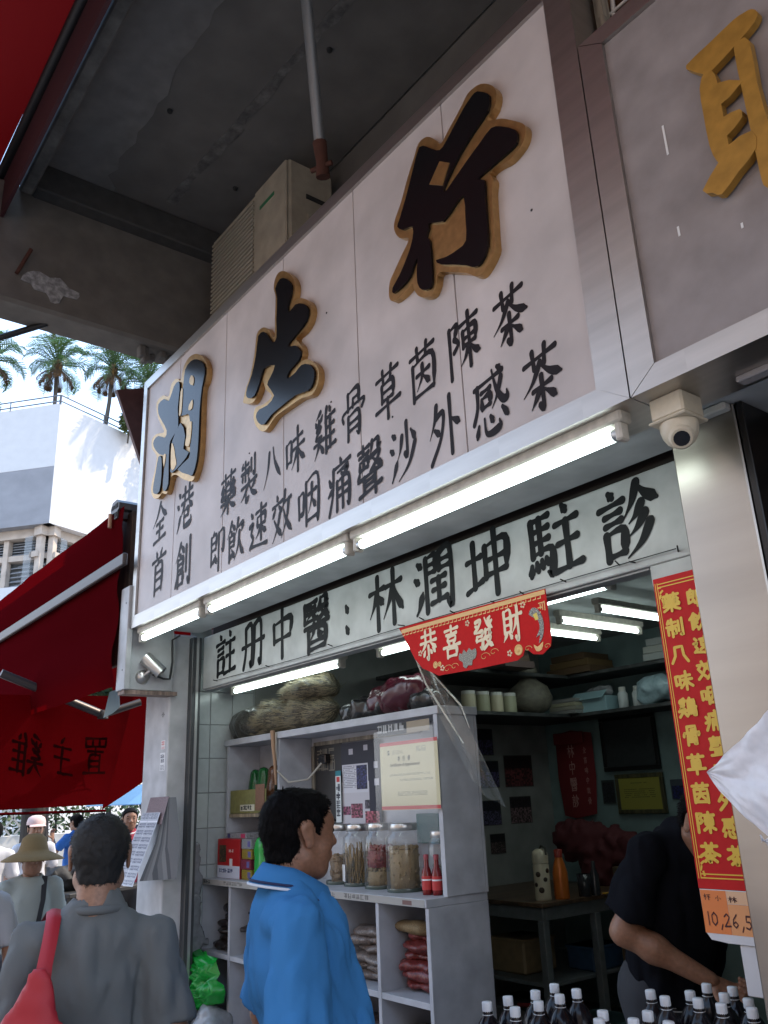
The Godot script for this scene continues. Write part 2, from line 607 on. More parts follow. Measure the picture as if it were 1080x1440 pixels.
# a character one unit wide and high, lying in the plane z = 0 (each stroke a hair above the last)
func glyph(c: String, width := 0.075, style := "brush", slant := 0.0, mirror := false) -> ArrayMesh:
	var key := "%s|%f|%s|%f|%s" % [c, width, style, slant, mirror]
	if glyphs.has(key):
		return glyphs[key]
	var s := Shape.new()
	var z := 0.0
	var place := func(x: float, y: float, zz: float) -> Vector3:
		var px := x - 0.5
		var py := y - 0.5 + (x - 0.5) * slant
		return Vector3(-px if mirror else px, py, zz)
	for stroke in STROKES[c]:
		brush(s, stroke, width, z, style, place)
		z += 0.0006
	glyphs[key] = s.done()
	return glyphs[key]


func write(parent: Node, c: String, at: Vector3, size: Vector2, material: Material, width := 0.075, style := "brush", slant := 0.0, turn := Basis(), mirror := false) -> void:
	var t := Transform3D(turn * Basis.from_scale(Vector3(size.x, size.y, 0.2)), at)
	part("character", glyph(c, width, style, slant, mirror), material, parent, t)


# small print as rows of short dashes, for papers too far away to read
func printed_page(w: int, h: int, paper: Color, ink: Color, blocks: Array, seed_value: int) -> Image:
	var img := Image.create(w, h, false, Image.FORMAT_RGBA8)
	img.fill(paper)
	var r := RandomNumberGenerator.new()
	r.seed = seed_value
	for b in blocks:
		# [kind, x, y, w, h, colour?]
		var c: Color = b[5] if b.size() > 5 else ink
		var x0 := int(b[1] * w)
		var y0 := int(b[2] * h)
		var x1 := int((b[1] + b[3]) * w)
		var y1 := int((b[2] + b[4]) * h)
		match b[0]:
			"fill":
				img.fill_rect(Rect2i(x0, y0, x1 - x0, y1 - y0), c)
			"text":
				var y := y0
				while y < y1:
					var x := x0
					while x < x1:
						var len := r.randi_range(2, 5)
						if r.randf() < 0.85:
							img.fill_rect(Rect2i(x, y, min(len, x1 - x), 2), c)
						x += len + 1
					y += 5
			"glyphs":
				var cell := int(b[6]) if b.size() > 6 else 10
				for gy in range(y0, y1 - cell + 1, cell + 2):
					for gx in range(x0, x1 - cell + 1, cell + 2):
						for k in 6:
							if r.randf() < 0.5:
								img.fill_rect(Rect2i(gx, gy + r.randi_range(0, cell - 2), cell - 1, 1 + cell / 9), c)
							else:
								img.fill_rect(Rect2i(gx + r.randi_range(0, cell - 2), gy, 1 + cell / 9, cell - 1), c)
			"photo":
				for py in range(y0, y1, 4):
					for px in range(x0, x1, 4):
						var v := r.randf()
						img.fill_rect(Rect2i(px, py, 4, 4), Color(c.r * (0.4 + v * 0.9), c.g * (0.4 + v * 0.8), c.b * (0.4 + v)))
	return img


func sheet_mesh(w: float, h: float) -> QuadMesh:
	var q := QuadMesh.new()
	q.size = Vector2(w, h)
	return q


func wpart(called: String, mesh: Mesh, material: Material, parent: Node3D, world := Transform3D()) -> MeshInstance3D:
	var t := parent.transform
	if parent.get_parent() is Node3D and parent.get_parent() != self:
		t = (parent.get_parent() as Node3D).transform * t
	return part(called, mesh, material, parent, t.affine_inverse() * world)


# ---------------------------------------------------------------- the setting
func build_ground() -> void:
	var g := mat("paving", 0.34, 0.31, 0.28, 0.85, 0.0, "blotch", 0.35, 0.4)
	g.uv1_world_triplanar = true
	var s := Shape.new()
	var n := 10
	for i in n:
		for j in n:
			var a := Vector3(-150 + 300.0 * i / n, 0, -150 + 300.0 * j / n)
			var d := 300.0 / n
			s.quad(a + Vector3(0, 0, d), a + Vector3(d, 0, d), a + Vector3(d, 0, 0), a)
	structure("ground", s.done(), g, "grey paved street ground in front of the shop")


func build_own_building() -> void:
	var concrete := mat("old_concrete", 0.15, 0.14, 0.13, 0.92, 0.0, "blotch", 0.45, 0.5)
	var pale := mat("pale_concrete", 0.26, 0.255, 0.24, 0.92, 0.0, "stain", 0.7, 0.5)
	var rust := mat("rusty_steel", 0.10, 0.035, 0.022, 0.8, 0.1, "blotch", 3.0, 0.5)
	var b := thing("shop_building", "old concrete shop building with stained overhanging canopy slab above the signs", "building", Vector3(1, 0, -3))
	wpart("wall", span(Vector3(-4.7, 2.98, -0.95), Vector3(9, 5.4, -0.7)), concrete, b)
	wpart("wall", span(Vector3(-4.7, 5.65, -6.5), Vector3(9, 9.0, -0.6)), mat("facade_paint", 0.4, 0.38, 0.34, 0.9, 0.0, "blotch", 0.4), b)
	wpart("wall", span(Vector3(-5.12, 0, -6.5), Vector3(-4.9, 5.65, -0.95)), pale, b)
	wpart("wall", span(Vector3(-4.9, 2.98, -6.5), Vector3(9, 5.65, -6.3)), pale, b)
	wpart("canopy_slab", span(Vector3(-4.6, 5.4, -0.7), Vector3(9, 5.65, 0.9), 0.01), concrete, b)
	# strip of a second pour along the outer edge, a little proud, with a broken edge
	var rr := RandomNumberGenerator.new()
	rr.seed = 5
	var strip := PackedVector2Array()
	strip.append(Vector2(-4.6, -0.80))
	strip.append(Vector2(3, -0.80))
	var x := 3.0
	while x > -4.6:
		strip.append(Vector2(x, -0.42 + rr.randf_range(-0.025, 0.025) + (0.05 if rr.randf() < 0.12 else 0.0)))
		x -= 0.09
	wpart("plaster_strip", Shape.new().extrude(strip, -0.006, 0.03, Transform3D(Basis(Vector3.RIGHT, -PI / 2), Vector3(0, 5.40, 0))).done(), mat("plaster", 0.20, 0.19, 0.18, 0.9, 0.0, "blotch", 0.9, 0.5), b)
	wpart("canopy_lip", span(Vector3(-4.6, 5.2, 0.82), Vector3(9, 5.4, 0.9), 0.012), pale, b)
	# end beam across the canopy with exposed bars
	wpart("end_beam", span(Vector3(-4.85, 4.44, -0.7), Vector3(-4.6, 5.26, 1.5), 0.02), mat("beam_concrete", 0.17, 0.155, 0.138, 0.92, 0.0, "blotch", 0.8, 0.6), b)
	wpart("gap_shade_strip", span(Vector3(-4.85, 5.20, -0.7), Vector3(-4.5, 5.40, 0.82), 0.01), mat("gap_shade", 0.07, 0.068, 0.065, 0.95, 0.0, "blotch", 1.5, 0.4), b)  # dark strip, the shade of the gap under the slab put into its colour
	var crack := PackedVector2Array()
	for k in 30:
		var t := k / 29.0
		crack.append(Vector2(-4.4 + 2.7 * t, 0.02 + 0.14 * t + rr.randf_range(-0.02, 0.02)))
	for k in 30:
		var t := 1.0 - k / 29.0
		crack.append(Vector2(-4.4 + 2.7 * t, -0.03 + 0.14 * t + rr.randf_range(-0.02, 0.0)))
	wpart("crack_filler", Shape.new().extrude(crack, -0.004, 0.012, Transform3D(Basis(Vector3.RIGHT, -PI / 2), Vector3(0, 5.40, 0))).done(), mat("filler", 0.20, 0.19, 0.18, 0.9, 0.0, "stain", 2.0, 0.4), b)
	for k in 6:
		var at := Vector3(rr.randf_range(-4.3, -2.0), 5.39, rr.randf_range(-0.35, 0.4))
		wpart("bolt_hole", Shape.new().lathe([Vector2(0, -0.006), Vector2(0.014, -0.004), Vector2(0.017, 0.012)], 9, at).done(), mat("hollow_shade", 0.02, 0.02, 0.02, 0.9), b)  # dark button, the shade of a hole put into its colour
	# flaked white paint still sticking to the end beam
	var flake := pairs([0.0, 0.10, 0.07, 0.13, 0.13, 0.11, 0.19, 0.13, 0.25, 0.08, 0.31, 0.07, 0.30, 0.02, 0.22, 0.015, 0.20, -0.04, 0.15, -0.05, 0.12, 0.0, 0.05, 0.0, 0.03, 0.03, -0.03, 0.04])
	wpart("paint_flake", Shape.new().extrude(smooth_outline(flake, 2), 0.0, 0.006, Transform3D(Basis(Vector3.UP, PI / 2), Vector3(-4.599, 4.56, 0.80))).done(), mat("flaked_paint", 0.5, 0.5, 0.5, 0.8, 0.0, "stain", 5.0), b)
	wpart("edge_bar", rod(Vector3(-4.58, 4.62, 0.86), Vector3(-4.56, 4.80, 0.80), 0.012), rust, b)
	for k in 9:
		var z := 0.05 - 0.05 * k + rr.randf_range(-0.02, 0.02)
		var h := rr.randf_range(0.03, 0.11)
		wpart("broken_edge", Shape.new().box(Vector3(-4.72 + rr.randf_range(-0.05, 0.05), 4.44 - h * 0.5, z), Vector3(0.06, h, 0.045), 0.008, Basis(Vector3.RIGHT, rr.randf_range(-0.4, 0.4))).done(), concrete, b)
	wpart("awning_strut", rod(Vector3(-4.75, 4.45, 0.62), Vector3(-5.1, 4.25, 1.1), 0.02), mat("dark_metal", 0.03, 0.03, 0.032, 0.5, 0.6), b)
	# rust-coloured bearer behind the top edge of the sign, and the tie rod that holds it
	wpart("sign_bearer", span(Vector3(-3.1, 4.30, -0.34), Vector3(-1.3, 4.42, -0.22), 0.005), rust, b)
	wpart("side_board", span(Vector3(-1.45, 3.86, -0.26), Vector3(-0.2, 5.3, -0.235), 0.003), mat("plywood", 0.20, 0.085, 0.03, 0.8, 0.0, "wood", 1.5), b)
	var tie := thing("tie_rod", "grey painted tie rod running from the canopy slab down behind the sign", "rod", Vector3(-2.793, 4.6, -0.1))
	var galv := mat("galvanised", 0.30, 0.31, 0.32, 0.5, 0.5, "grain", 4.0)
	wpart("tube", Shape.new().tube([Vector3(-2.793, 4.71, -0.1), Vector3(-2.532, 5.4, 0.15)], 0.028, 12).done(), galv, tie)
	wpart("fork_end", Shape.new().tube([Vector3(-2.815, 4.55, -0.13), Vector3(-2.80, 4.63, -0.115), Vector3(-2.789, 4.73, -0.095)], [0.036, 0.03, 0.036], 10).done(), rust, tie)
	wpart("bolt", rod(Vector3(-2.86, 4.60, -0.09), Vector3(-2.75, 4.60, -0.14), 0.013), rust, tie)
	# red street canvas stretched beyond the canopy edge
	var canvas := mat("street_canvas", 0.30, 0.008, 0.014, 0.9, 0.0, "fabric", 9.0, 0.3)
	canvas.backlight_enabled = true
	canvas.backlight = Color(0.6, 0.02, 0.03)
	var aw := thing("street_awning", "wide red canvas awning stretched overhead beyond the concrete canopy edge", "awning", Vector3(-2.5, 5.0, 1.6))
	var rows := []
	for i in 25:
		var row := []
		for j in 11:
			row.append(Vector3(-4.9 + 9.0 * i / 24.0, 5.34 - 0.05 * j - 0.002 * j * j + 0.02 * sin(i * 1.3 + j * 0.6), 1.02 + 0.14 * j))
		rows.append(row)
	wpart("canvas", Shape.new().grid(rows).done(), canvas, aw)
	wpart("edge_pole", rod(Vector3(-4.9, 5.30, 1.0), Vector3(4.1, 5.30, 1.0), 0.03, 10), mat("dark_metal", 0.03, 0.03, 0.032, 0.5, 0.6), aw)
	wpart("edge_hem", span(Vector3(-4.9, 4.98, 0.965), Vector3(4.1, 5.36, 0.985)), mat("maroon_hem", 0.05, 0.008, 0.014, 0.8, 0.0, "fabric", 9.0), aw)
	# outdoor air-conditioner box standing on brackets behind the top edge of the sign
	var ac := thing("air_conditioner", "cream outdoor air conditioner box standing behind the top edge of the sign", "air conditioner", Vector3(-3.85, 4.2, -0.45))
	var cream := mat("cream_enamel", 0.42, 0.37, 0.29, 0.45, 0.0, "blotch", 1.0)
	wpart("casing", span(Vector3(-4.40, 4.30, -0.62), Vector3(-3.42, 5.22, -0.30), 0.02), cream, ac)
	wpart("front_panel", span(Vector3(-3.80, 4.34, -0.302), Vector3(-3.43, 5.2, -0.286), 0.008), cream, ac)
	for k in 26:
		wpart("grille_slat", Shape.new().box(Vector3(-4.10, 4.36 + k * 0.032, -0.291), Vector3(0.56, 0.014, 0.012), 0.003).done(), mat("grille_enamel", 0.33, 0.29, 0.23, 0.5), ac)
	wpart("badge", span(Vector3(-3.73, 5.03, -0.287), Vector3(-3.56, 5.055, -0.2835)), mat("green_badge", 0.03, 0.16, 0.07, 0.5), ac)
	wpart("service_cover", span(Vector3(-3.421, 4.46, -0.54), Vector3(-3.404, 4.86, -0.42), 0.01), cream, ac)
	wpart("handle_recess", span(Vector3(-3.4205, 4.97, -0.58), Vector3(-3.414, 5.00, -0.42)), mat("hollow_shade", 0.02, 0.02, 0.02, 0.9), ac)  # dark plate on the casing, shade of the grip recess put into its colour
	wpart("bracket", span(Vector3(-4.2, 4.20, -0.7), Vector3(-4.16, 4.30, -0.25)), rust, ac)
	wpart("bracket", span(Vector3(-3.6, 4.20, -0.7), Vector3(-3.56, 4.30, -0.25)), rust, ac)
	# white wire mesh leaning in the gap above the neighbour's sign
	var mesh_thing := thing("wire_rack", "white wire rack leaning on plywood above the gold-lettered sign", "rack", Vector3(-0.95, 3.82, -0.12))
	var white_wire := mat("white_wire", 0.55, 0.53, 0.5, 0.5)
	for k in 7:
		wpart("wire", rod(Vector3(-1.12 + 0.085 * k, 3.82, -0.12), Vector3(-1.14 + 0.085 * k, 4.35, -0.2), 0.008, 6), white_wire, mesh_thing)
	for k in 4:
		wpart("wire", rod(Vector3(-1.15, 3.9 + 0.13 * k, -0.125 - 0.02 * k), Vector3(-0.55, 3.9 + 0.13 * k, -0.125 - 0.02 * k), 0.006, 6), white_wire, mesh_thing)
	wpart("post", span(Vector3(-1.165, 3.8, -0.14), Vector3(-1.135, 4.5, -0.1)), mat("pale_timber", 0.32, 0.28, 0.22, 0.8, 0.0, "wood", 3.0), mesh_thing)


func build_far_building() -> void:
	var white := mat("white_render", 0.58, 0.57, 0.57, 0.9, 0.0, "grain", 0.25)
	white.uv1_world_triplanar = true
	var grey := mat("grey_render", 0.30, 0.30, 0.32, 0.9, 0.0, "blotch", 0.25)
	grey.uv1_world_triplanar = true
	var beige := mat("beige_render", 0.52, 0.44, 0.37, 0.9, 0.0, "blotch", 0.4)
	var c := Vector3(-22.58, 0, -4.397)
	var l := Vector3(-1.5, 0, 1.26).normalized()
	var r := Vector3(-1.0, 0, -2.34).normalized()
	var b := thing("civic_building", "white rendered building with louvred window band and roof garden of palms", "building", c)
	var up := func(p: Vector3, y: float) -> Vector3:
		return Vector3(p.x, y, p.z)
	var wing := 14.0
	var face := func(dir: Vector3, y0: float, y1: float, back: float, m: Material, called: String, n: Vector3) -> void:
		var s := Shape.new()
		var a := c - n * back
		var e := c + dir * wing - n * back
		var ai := a - n * 0.3
		var ei := e - n * 0.3
		s.quad(up.call(a, y0), up.call(e, y0), up.call(e, y1), up.call(a, y1))
		s.quad(up.call(a, y1), up.call(e, y1), up.call(ei, y1), up.call(ai, y1))
		s.quad(up.call(ai, y0), up.call(ei, y0), up.call(e, y0), up.call(a, y0))
		s.quad(up.call(a, y0), up.call(a, y1), up.call(ai, y1), up.call(ai, y0))
		s.quad(up.call(ai, y0), up.call(ai, y1), up.call(ei, y1), up.call(ei, y0))
		wpart(called, s.done(), m, b)
	var nl := Vector3(1.26, 0, 1.5).normalized()
	var nr := Vector3(2.34, 0, -1.0).normalized()
	face.call(l, 10.79, 12.72, 0.0, white, "parapet_wall", nl)
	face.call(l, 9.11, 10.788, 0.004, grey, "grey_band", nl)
	face.call(r, 9.11, 12.72, 0.0, white, "parapet_wall", nr)
	for w in [[l, nl], [r, nr]]:
		face.call(w[0], 8.85, 9.106, 0.28, beige, "soffit_band", w[1])
		face.call(w[0], 8.24, 8.40, 0.40, beige, "window_rail", w[1])
		face.call(w[0], 0.0, 7.50, 0.35, white, "lower_wall", w[1])
		face.call(w[0], 7.50, 8.86, 3.2, mat("room_paint", 0.42, 0.42, 0.40, 0.9), "room_wall", w[1])
		face.call(w[0], 7.50, 8.86, 0.62, pane_mat("window_pane", Color(0.5, 0.55, 0.58), 0.2, 0.05), "window_glass", w[1])
		for k in 9:
			var p: Vector3 = c + w[0] * (0.15 + 1.38 * k) - w[1] * 0.46
			var t := Transform3D(Basis(w[0], Vector3.UP, w[1]), p)
			wpart("pilaster", Shape.new().box(Vector3(0, 8.18, 0), Vector3(0.16, 1.36, 0.2), 0.01).done(), beige, b, t)
			if k > 4:
				continue
			for rowy in [7.52, 8.42]:
				for q in 5:
					wpart("louvre_slat", Shape.new().box(Vector3(0.69, rowy + 0.06 + q * 0.082 * (0.95 if rowy > 8 else 1.55), -0.1), Vector3(1.16, 0.012, 0.12), 0.0, Basis(Vector3.RIGHT, 0.5)).done(), mat("grey_louvre", 0.3, 0.31, 0.33, 0.5), b, t)
	# roof slab so the palms stand on something
	var roof := Shape.new()
	var pts := [c, c + r * wing, c + r * wing + l * wing, c + l * wing]
	roof.quad(up.call(pts[0], 12.3), up.call(pts[1], 12.3), up.call(pts[2], 12.3), up.call(pts[3], 12.3))
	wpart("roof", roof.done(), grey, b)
	for y in [7.47, 9.0]:
		var slab := Shape.new()
		var q0: Vector3 = c + l * 0.62 + r * 0.62
		slab.quad(up.call(q0, y), up.call(pts[1] + l * 0.4, y), up.call(pts[2], y), up.call(pts[3] + r * 0.4, y))
		wpart("floor_slab", slab.done(), grey, b)
	# two-rail railing on the parapet
	var steel := mat("railing_steel", 0.12, 0.13, 0.15, 0.5, 0.5)
	for w in [l, r]:
		for y in [12.80, 12.98]:
			wpart("rail", rod(up.call(c, y), up.call(c + w * 12.0, y), 0.02, 6), steel, b)
		for k in 8:
			wpart("rail_post", rod(up.call(c + w * (0.02 + 1.6 * k), 12.7), up.call(c + w * (0.02 + 1.6 * k), 12.98), 0.018, 6), steel, b)


# the sunlit houses across the street, behind the camera: they light the sign and show in the steel
func build_opposite_side() -> void:
	var wall := mat("warm_facade", 0.60, 0.47, 0.40, 0.9, 0.0, "blotch", 0.4)
	var trim := mat("facade_trim", 0.62, 0.58, 0.52, 0.9)
	var glass := pane_mat("facade_pane", Color(0.62, 0.68, 0.72), 0.45, 0.05)
	var b := thing("opposite_building", "warm beige shop house across the street with rows of windows", "building", Vector3(2, 0, 8.5))
	wpart("wall", span(Vector3(-7.0, 0, 8.0), Vector3(12, 8.5, 14), 0.02), wall, b)
	for f in 3:
		wpart("floor_band", span(Vector3(-7.02, 2.7 + 2.6 * f, 7.93), Vector3(12.02, 2.9 + 2.6 * f, 7.999), 0.01), trim, b)
		for k in 8:
			var x := -5.8 + 2.3 * k
			wpart("window", span(Vector3(x - 0.55, 0.9 + 2.6 * f, 7.985), Vector3(x + 0.55, 2.3 + 2.6 * f, 7.998)), glass, b)
			wpart("window_sill", span(Vector3(x - 0.65, 0.8 + 2.6 * f, 7.9), Vector3(x + 0.65, 0.88 + 2.6 * f, 7.999), 0.008), trim, b)


# ---------------------------------------------------------------- signs
const HANG_GOLD := [-1.624,4.014, -1.576,4.002, -1.525,3.951, -1.508,3.901, -1.524,3.853, -1.561,3.826, -1.499,3.784, -1.441,3.727, -1.406,3.685, -1.404,3.647, -1.427,3.616, -1.485,3.598, -1.536,3.610, -1.574,3.609, -1.564,3.573, -1.574,3.530, -1.578,3.454, -1.583,3.353, -1.589,3.299, -1.644,3.254, -1.681,3.256, -1.724,3.294, -1.791,3.336, -1.861,3.376, -1.878,3.339, -1.905,3.310, -1.943,3.317, -1.980,3.344, -2.004,3.388, -2.009,3.413, -2.067,3.400, -2.130,3.403, -2.150,3.438, -2.140,3.495, -2.111,3.525, -2.053,3.577, -2.014,3.616, -2.069,3.654, -2.097,3.708, -2.089,3.752, -2.047,3.806, -1.997,3.895, -1.954,3.956, -1.924,4.000, -1.873,3.994, -1.827,3.942, -1.801,3.906, -1.749,3.939, -1.688,3.979, -1.648,4.010]
const HANG_BLACK := [-1.618,3.972, -1.587,3.971, -1.540,3.922, -1.534,3.894, -1.548,3.852, -1.622,3.818, -1.698,3.777, -1.759,3.728, -1.795,3.693, -1.788,3.674, -1.754,3.687, -1.668,3.724, -1.594,3.752, -1.540,3.770, -1.494,3.741, -1.437,3.682, -1.432,3.643, -1.452,3.622, -1.525,3.619, -1.592,3.617, -1.627,3.612, -1.595,3.590, -1.598,3.527, -1.601,3.430, -1.608,3.331, -1.646,3.285, -1.680,3.288, -1.711,3.313, -1.778,3.356, -1.838,3.392, -1.864,3.425, -1.809,3.407, -1.746,3.401, -1.705,3.412, -1.699,3.494, -1.699,3.596, -1.755,3.582, -1.813,3.560, -1.886,3.600, -1.888,3.579, -1.905,3.551, -1.888,3.525, -1.887,3.428, -1.890,3.349, -1.910,3.331, -1.948,3.349, -1.969,3.387, -1.969,3.446, -1.960,3.494, -1.982,3.476, -2.010,3.440, -2.063,3.424, -2.111,3.424, -2.114,3.449, -2.069,3.481, -2.012,3.541, -1.982,3.592, -1.978,3.644, -2.034,3.664, -2.066,3.700, -2.051,3.723, -2.002,3.803, -1.952,3.899, -1.910,3.967, -1.866,3.934, -1.816,3.881, -1.783,3.871, -1.722,3.912, -1.662,3.952]
const HANG_PATCH := [-1.802,3.819, -1.753,3.776, -1.798,3.707, -1.866,3.759]
const SHENG_GOLD := [-2.978,4.022, -2.922,3.998, -2.860,3.937, -2.828,3.877, -2.828,3.829, -2.849,3.783, -2.829,3.788, -2.777,3.770, -2.714,3.718, -2.693,3.660, -2.717,3.611, -2.767,3.590, -2.825,3.584, -2.781,3.528, -2.769,3.484, -2.782,3.452, -2.733,3.435, -2.673,3.386, -2.645,3.337, -2.653,3.282, -2.701,3.249, -2.785,3.267, -2.899,3.270, -3.004,3.268, -3.079,3.237, -3.128,3.242, -3.186,3.294, -3.209,3.351, -3.187,3.390, -3.115,3.376, -3.039,3.386, -3.095,3.446, -3.117,3.496, -3.138,3.497, -3.174,3.448, -3.225,3.429, -3.309,3.463, -3.310,3.490, -3.288,3.538, -3.251,3.580, -3.208,3.685, -3.187,3.785, -3.135,3.797, -3.084,3.767, -3.040,3.707, -3.012,3.689, -3.012,3.780, -3.006,3.902, -3.023,3.954, -3.013,4.000]
const SHENG_BLACK := [-2.947,3.966, -2.892,3.935, -2.845,3.875, -2.852,3.822, -2.879,3.780, -2.866,3.740, -2.813,3.752, -2.749,3.722, -2.706,3.671, -2.726,3.620, -2.789,3.598, -2.854,3.583, -2.880,3.565, -2.816,3.541, -2.772,3.490, -2.791,3.453, -2.868,3.436, -2.888,3.406, -2.817,3.405, -2.767,3.419, -2.706,3.395, -2.665,3.343, -2.678,3.291, -2.720,3.273, -2.818,3.293, -2.934,3.290, -3.028,3.283, -3.090,3.261, -3.139,3.285, -3.169,3.332, -3.140,3.356, -3.063,3.347, -3.001,3.371, -3.064,3.453, -3.036,3.480, -2.995,3.525, -3.100,3.553, -3.135,3.501, -3.185,3.450, -3.237,3.456, -3.268,3.486, -3.254,3.529, -3.217,3.570, -3.175,3.658, -3.154,3.757, -3.103,3.756, -3.066,3.721, -3.016,3.655, -2.981,3.662, -2.981,3.760, -2.975,3.873, -2.992,3.937]
const RUN_GOLD := [-4.043,3.997, -3.972,4.029, -3.875,4.007, -3.779,3.938, -3.724,3.850, -3.735,3.777, -3.777,3.739, -3.780,3.619, -3.780,3.457, -3.793,3.334, -3.832,3.264, -3.875,3.241, -3.982,3.287, -4.082,3.348, -4.143,3.352, -4.174,3.290, -4.209,3.274, -4.262,3.296, -4.312,3.284, -4.379,3.302, -4.426,3.360, -4.420,3.416, -4.387,3.474, -4.370,3.562, -4.447,3.637, -4.455,3.700, -4.388,3.711, -4.278,3.681, -4.325,3.747, -4.388,3.832, -4.413,3.929, -4.320,3.938, -4.236,3.896, -4.204,3.961, -4.127,3.966, -4.074,3.927]
const RUN_BLACK_A := [-3.994,3.959, -3.923,3.980, -3.839,3.952, -3.755,3.884, -3.739,3.820, -3.768,3.744, -3.786,3.619, -3.788,3.457, -3.801,3.335, -3.845,3.266, -3.891,3.281, -4.042,3.363, -3.899,3.380, -3.891,3.431, -3.882,3.515, -3.906,3.612, -3.933,3.657, -4.030,3.685, -4.031,3.777, -4.010,3.873]
const RUN_BLACK_B := [-4.358,3.891, -4.278,3.894, -4.203,3.850, -4.139,3.917, -4.076,3.920, -4.058,3.859, -4.073,3.748, -4.057,3.627, -4.132,3.588, -4.166,3.555, -4.164,3.418, -4.159,3.317, -4.200,3.286, -4.234,3.319, -4.227,3.418, -4.224,3.507, -4.306,3.548, -4.395,3.628, -4.400,3.671, -4.334,3.676, -4.237,3.627, -4.215,3.666, -4.290,3.754, -4.351,3.827]
const RUN_BLACK_C := [-4.318,3.535, -4.271,3.513, -4.259,3.406, -4.279,3.311, -4.344,3.315, -4.375,3.353, -4.347,3.447]
const RUN_BLACK_D := [-4.025,3.637, -3.956,3.532, -3.974,3.461, -3.900,3.413, -3.990,3.380, -4.109,3.366, -4.136,3.398, -4.054,3.424, -4.121,3.493, -4.128,3.563]
const RUN_PATCH_A := [-3.926,3.846, -3.905,3.882, -3.867,3.848, -3.876,3.806]
const RUN_PATCH_B := [-3.921,3.673, -3.914,3.704, -3.873,3.718, -3.876,3.666]
const RUN_INLAYS := [[-3.935,3.590, -3.876,3.587, -3.881,3.492, -3.900,3.450, -3.948,3.474, -3.934,3.523], [-4.037,3.837, -4.011,3.843, -4.013,3.735, -4.019,3.694, -4.046,3.693], [-4.131,3.553, -4.095,3.511, -4.075,3.453, -4.055,3.397, -4.106,3.378, -4.131,3.429], [-4.207,3.512, -4.225,3.439, -4.246,3.515]]
const BEI_A := [-0.840,3.441, -0.770,3.454, -0.699,3.467, -0.671,3.465, -0.648,3.458, -0.636,3.436, -0.648,3.414, -0.692,3.395, -0.778,3.367, -0.802,3.378, -0.831,3.415]
const BEI_B := [-0.692,3.395, -0.670,3.372, -0.675,3.239, -0.671,3.102, -0.670,3.034, -0.683,2.931, -0.710,2.949, -0.716,2.972, -0.716,3.033, -0.715,3.114, -0.714,3.243, -0.711,3.382]
const BEI_C := [-0.797,3.378, -0.774,3.362, -0.769,3.319, -0.771,3.252, -0.773,3.177, -0.775,3.113, -0.786,3.075, -0.811,3.098, -0.822,3.158, -0.821,3.259, -0.817,3.340]
const BEI_D := [-0.771,3.320, -0.710,3.278, -0.718,3.268, -0.773,3.251]
const BEI_E := [-0.776,3.210, -0.729,3.201, -0.727,3.182, -0.731,3.171, -0.773,3.151, -0.778,3.180]
const BEI_F := [-0.806,3.094, -0.776,3.122, -0.713,3.120, -0.712,3.065, -0.765,3.032, -0.816,3.000, -0.837,3.019, -0.862,3.043]
const LUCK := [-2.752,2.289, -1.922,2.281, -1.919,2.170, -1.917,2.103, -1.924,2.077, -1.964,2.055, -2.007,2.062, -2.042,2.090, -2.057,2.064, -2.085,2.052, -2.282,2.051, -2.517,2.056, -2.544,2.069, -2.611,2.098, -2.657,2.143, -2.704,2.217]


func metal_trim() -> StandardMaterial3D:
	var m := mat("stainless_trim", 0.50, 0.475, 0.45, 0.40, 1.0, "brushed", 3.0)
	return m


func cutout(parent: Node3D, called: String, flat: Array, z0: float, z1: float, m: Material, steps := 3) -> void:
	wpart(called, Shape.new().extrude(smooth_outline(pairs(flat), steps), z0, z1).done(), m, parent)


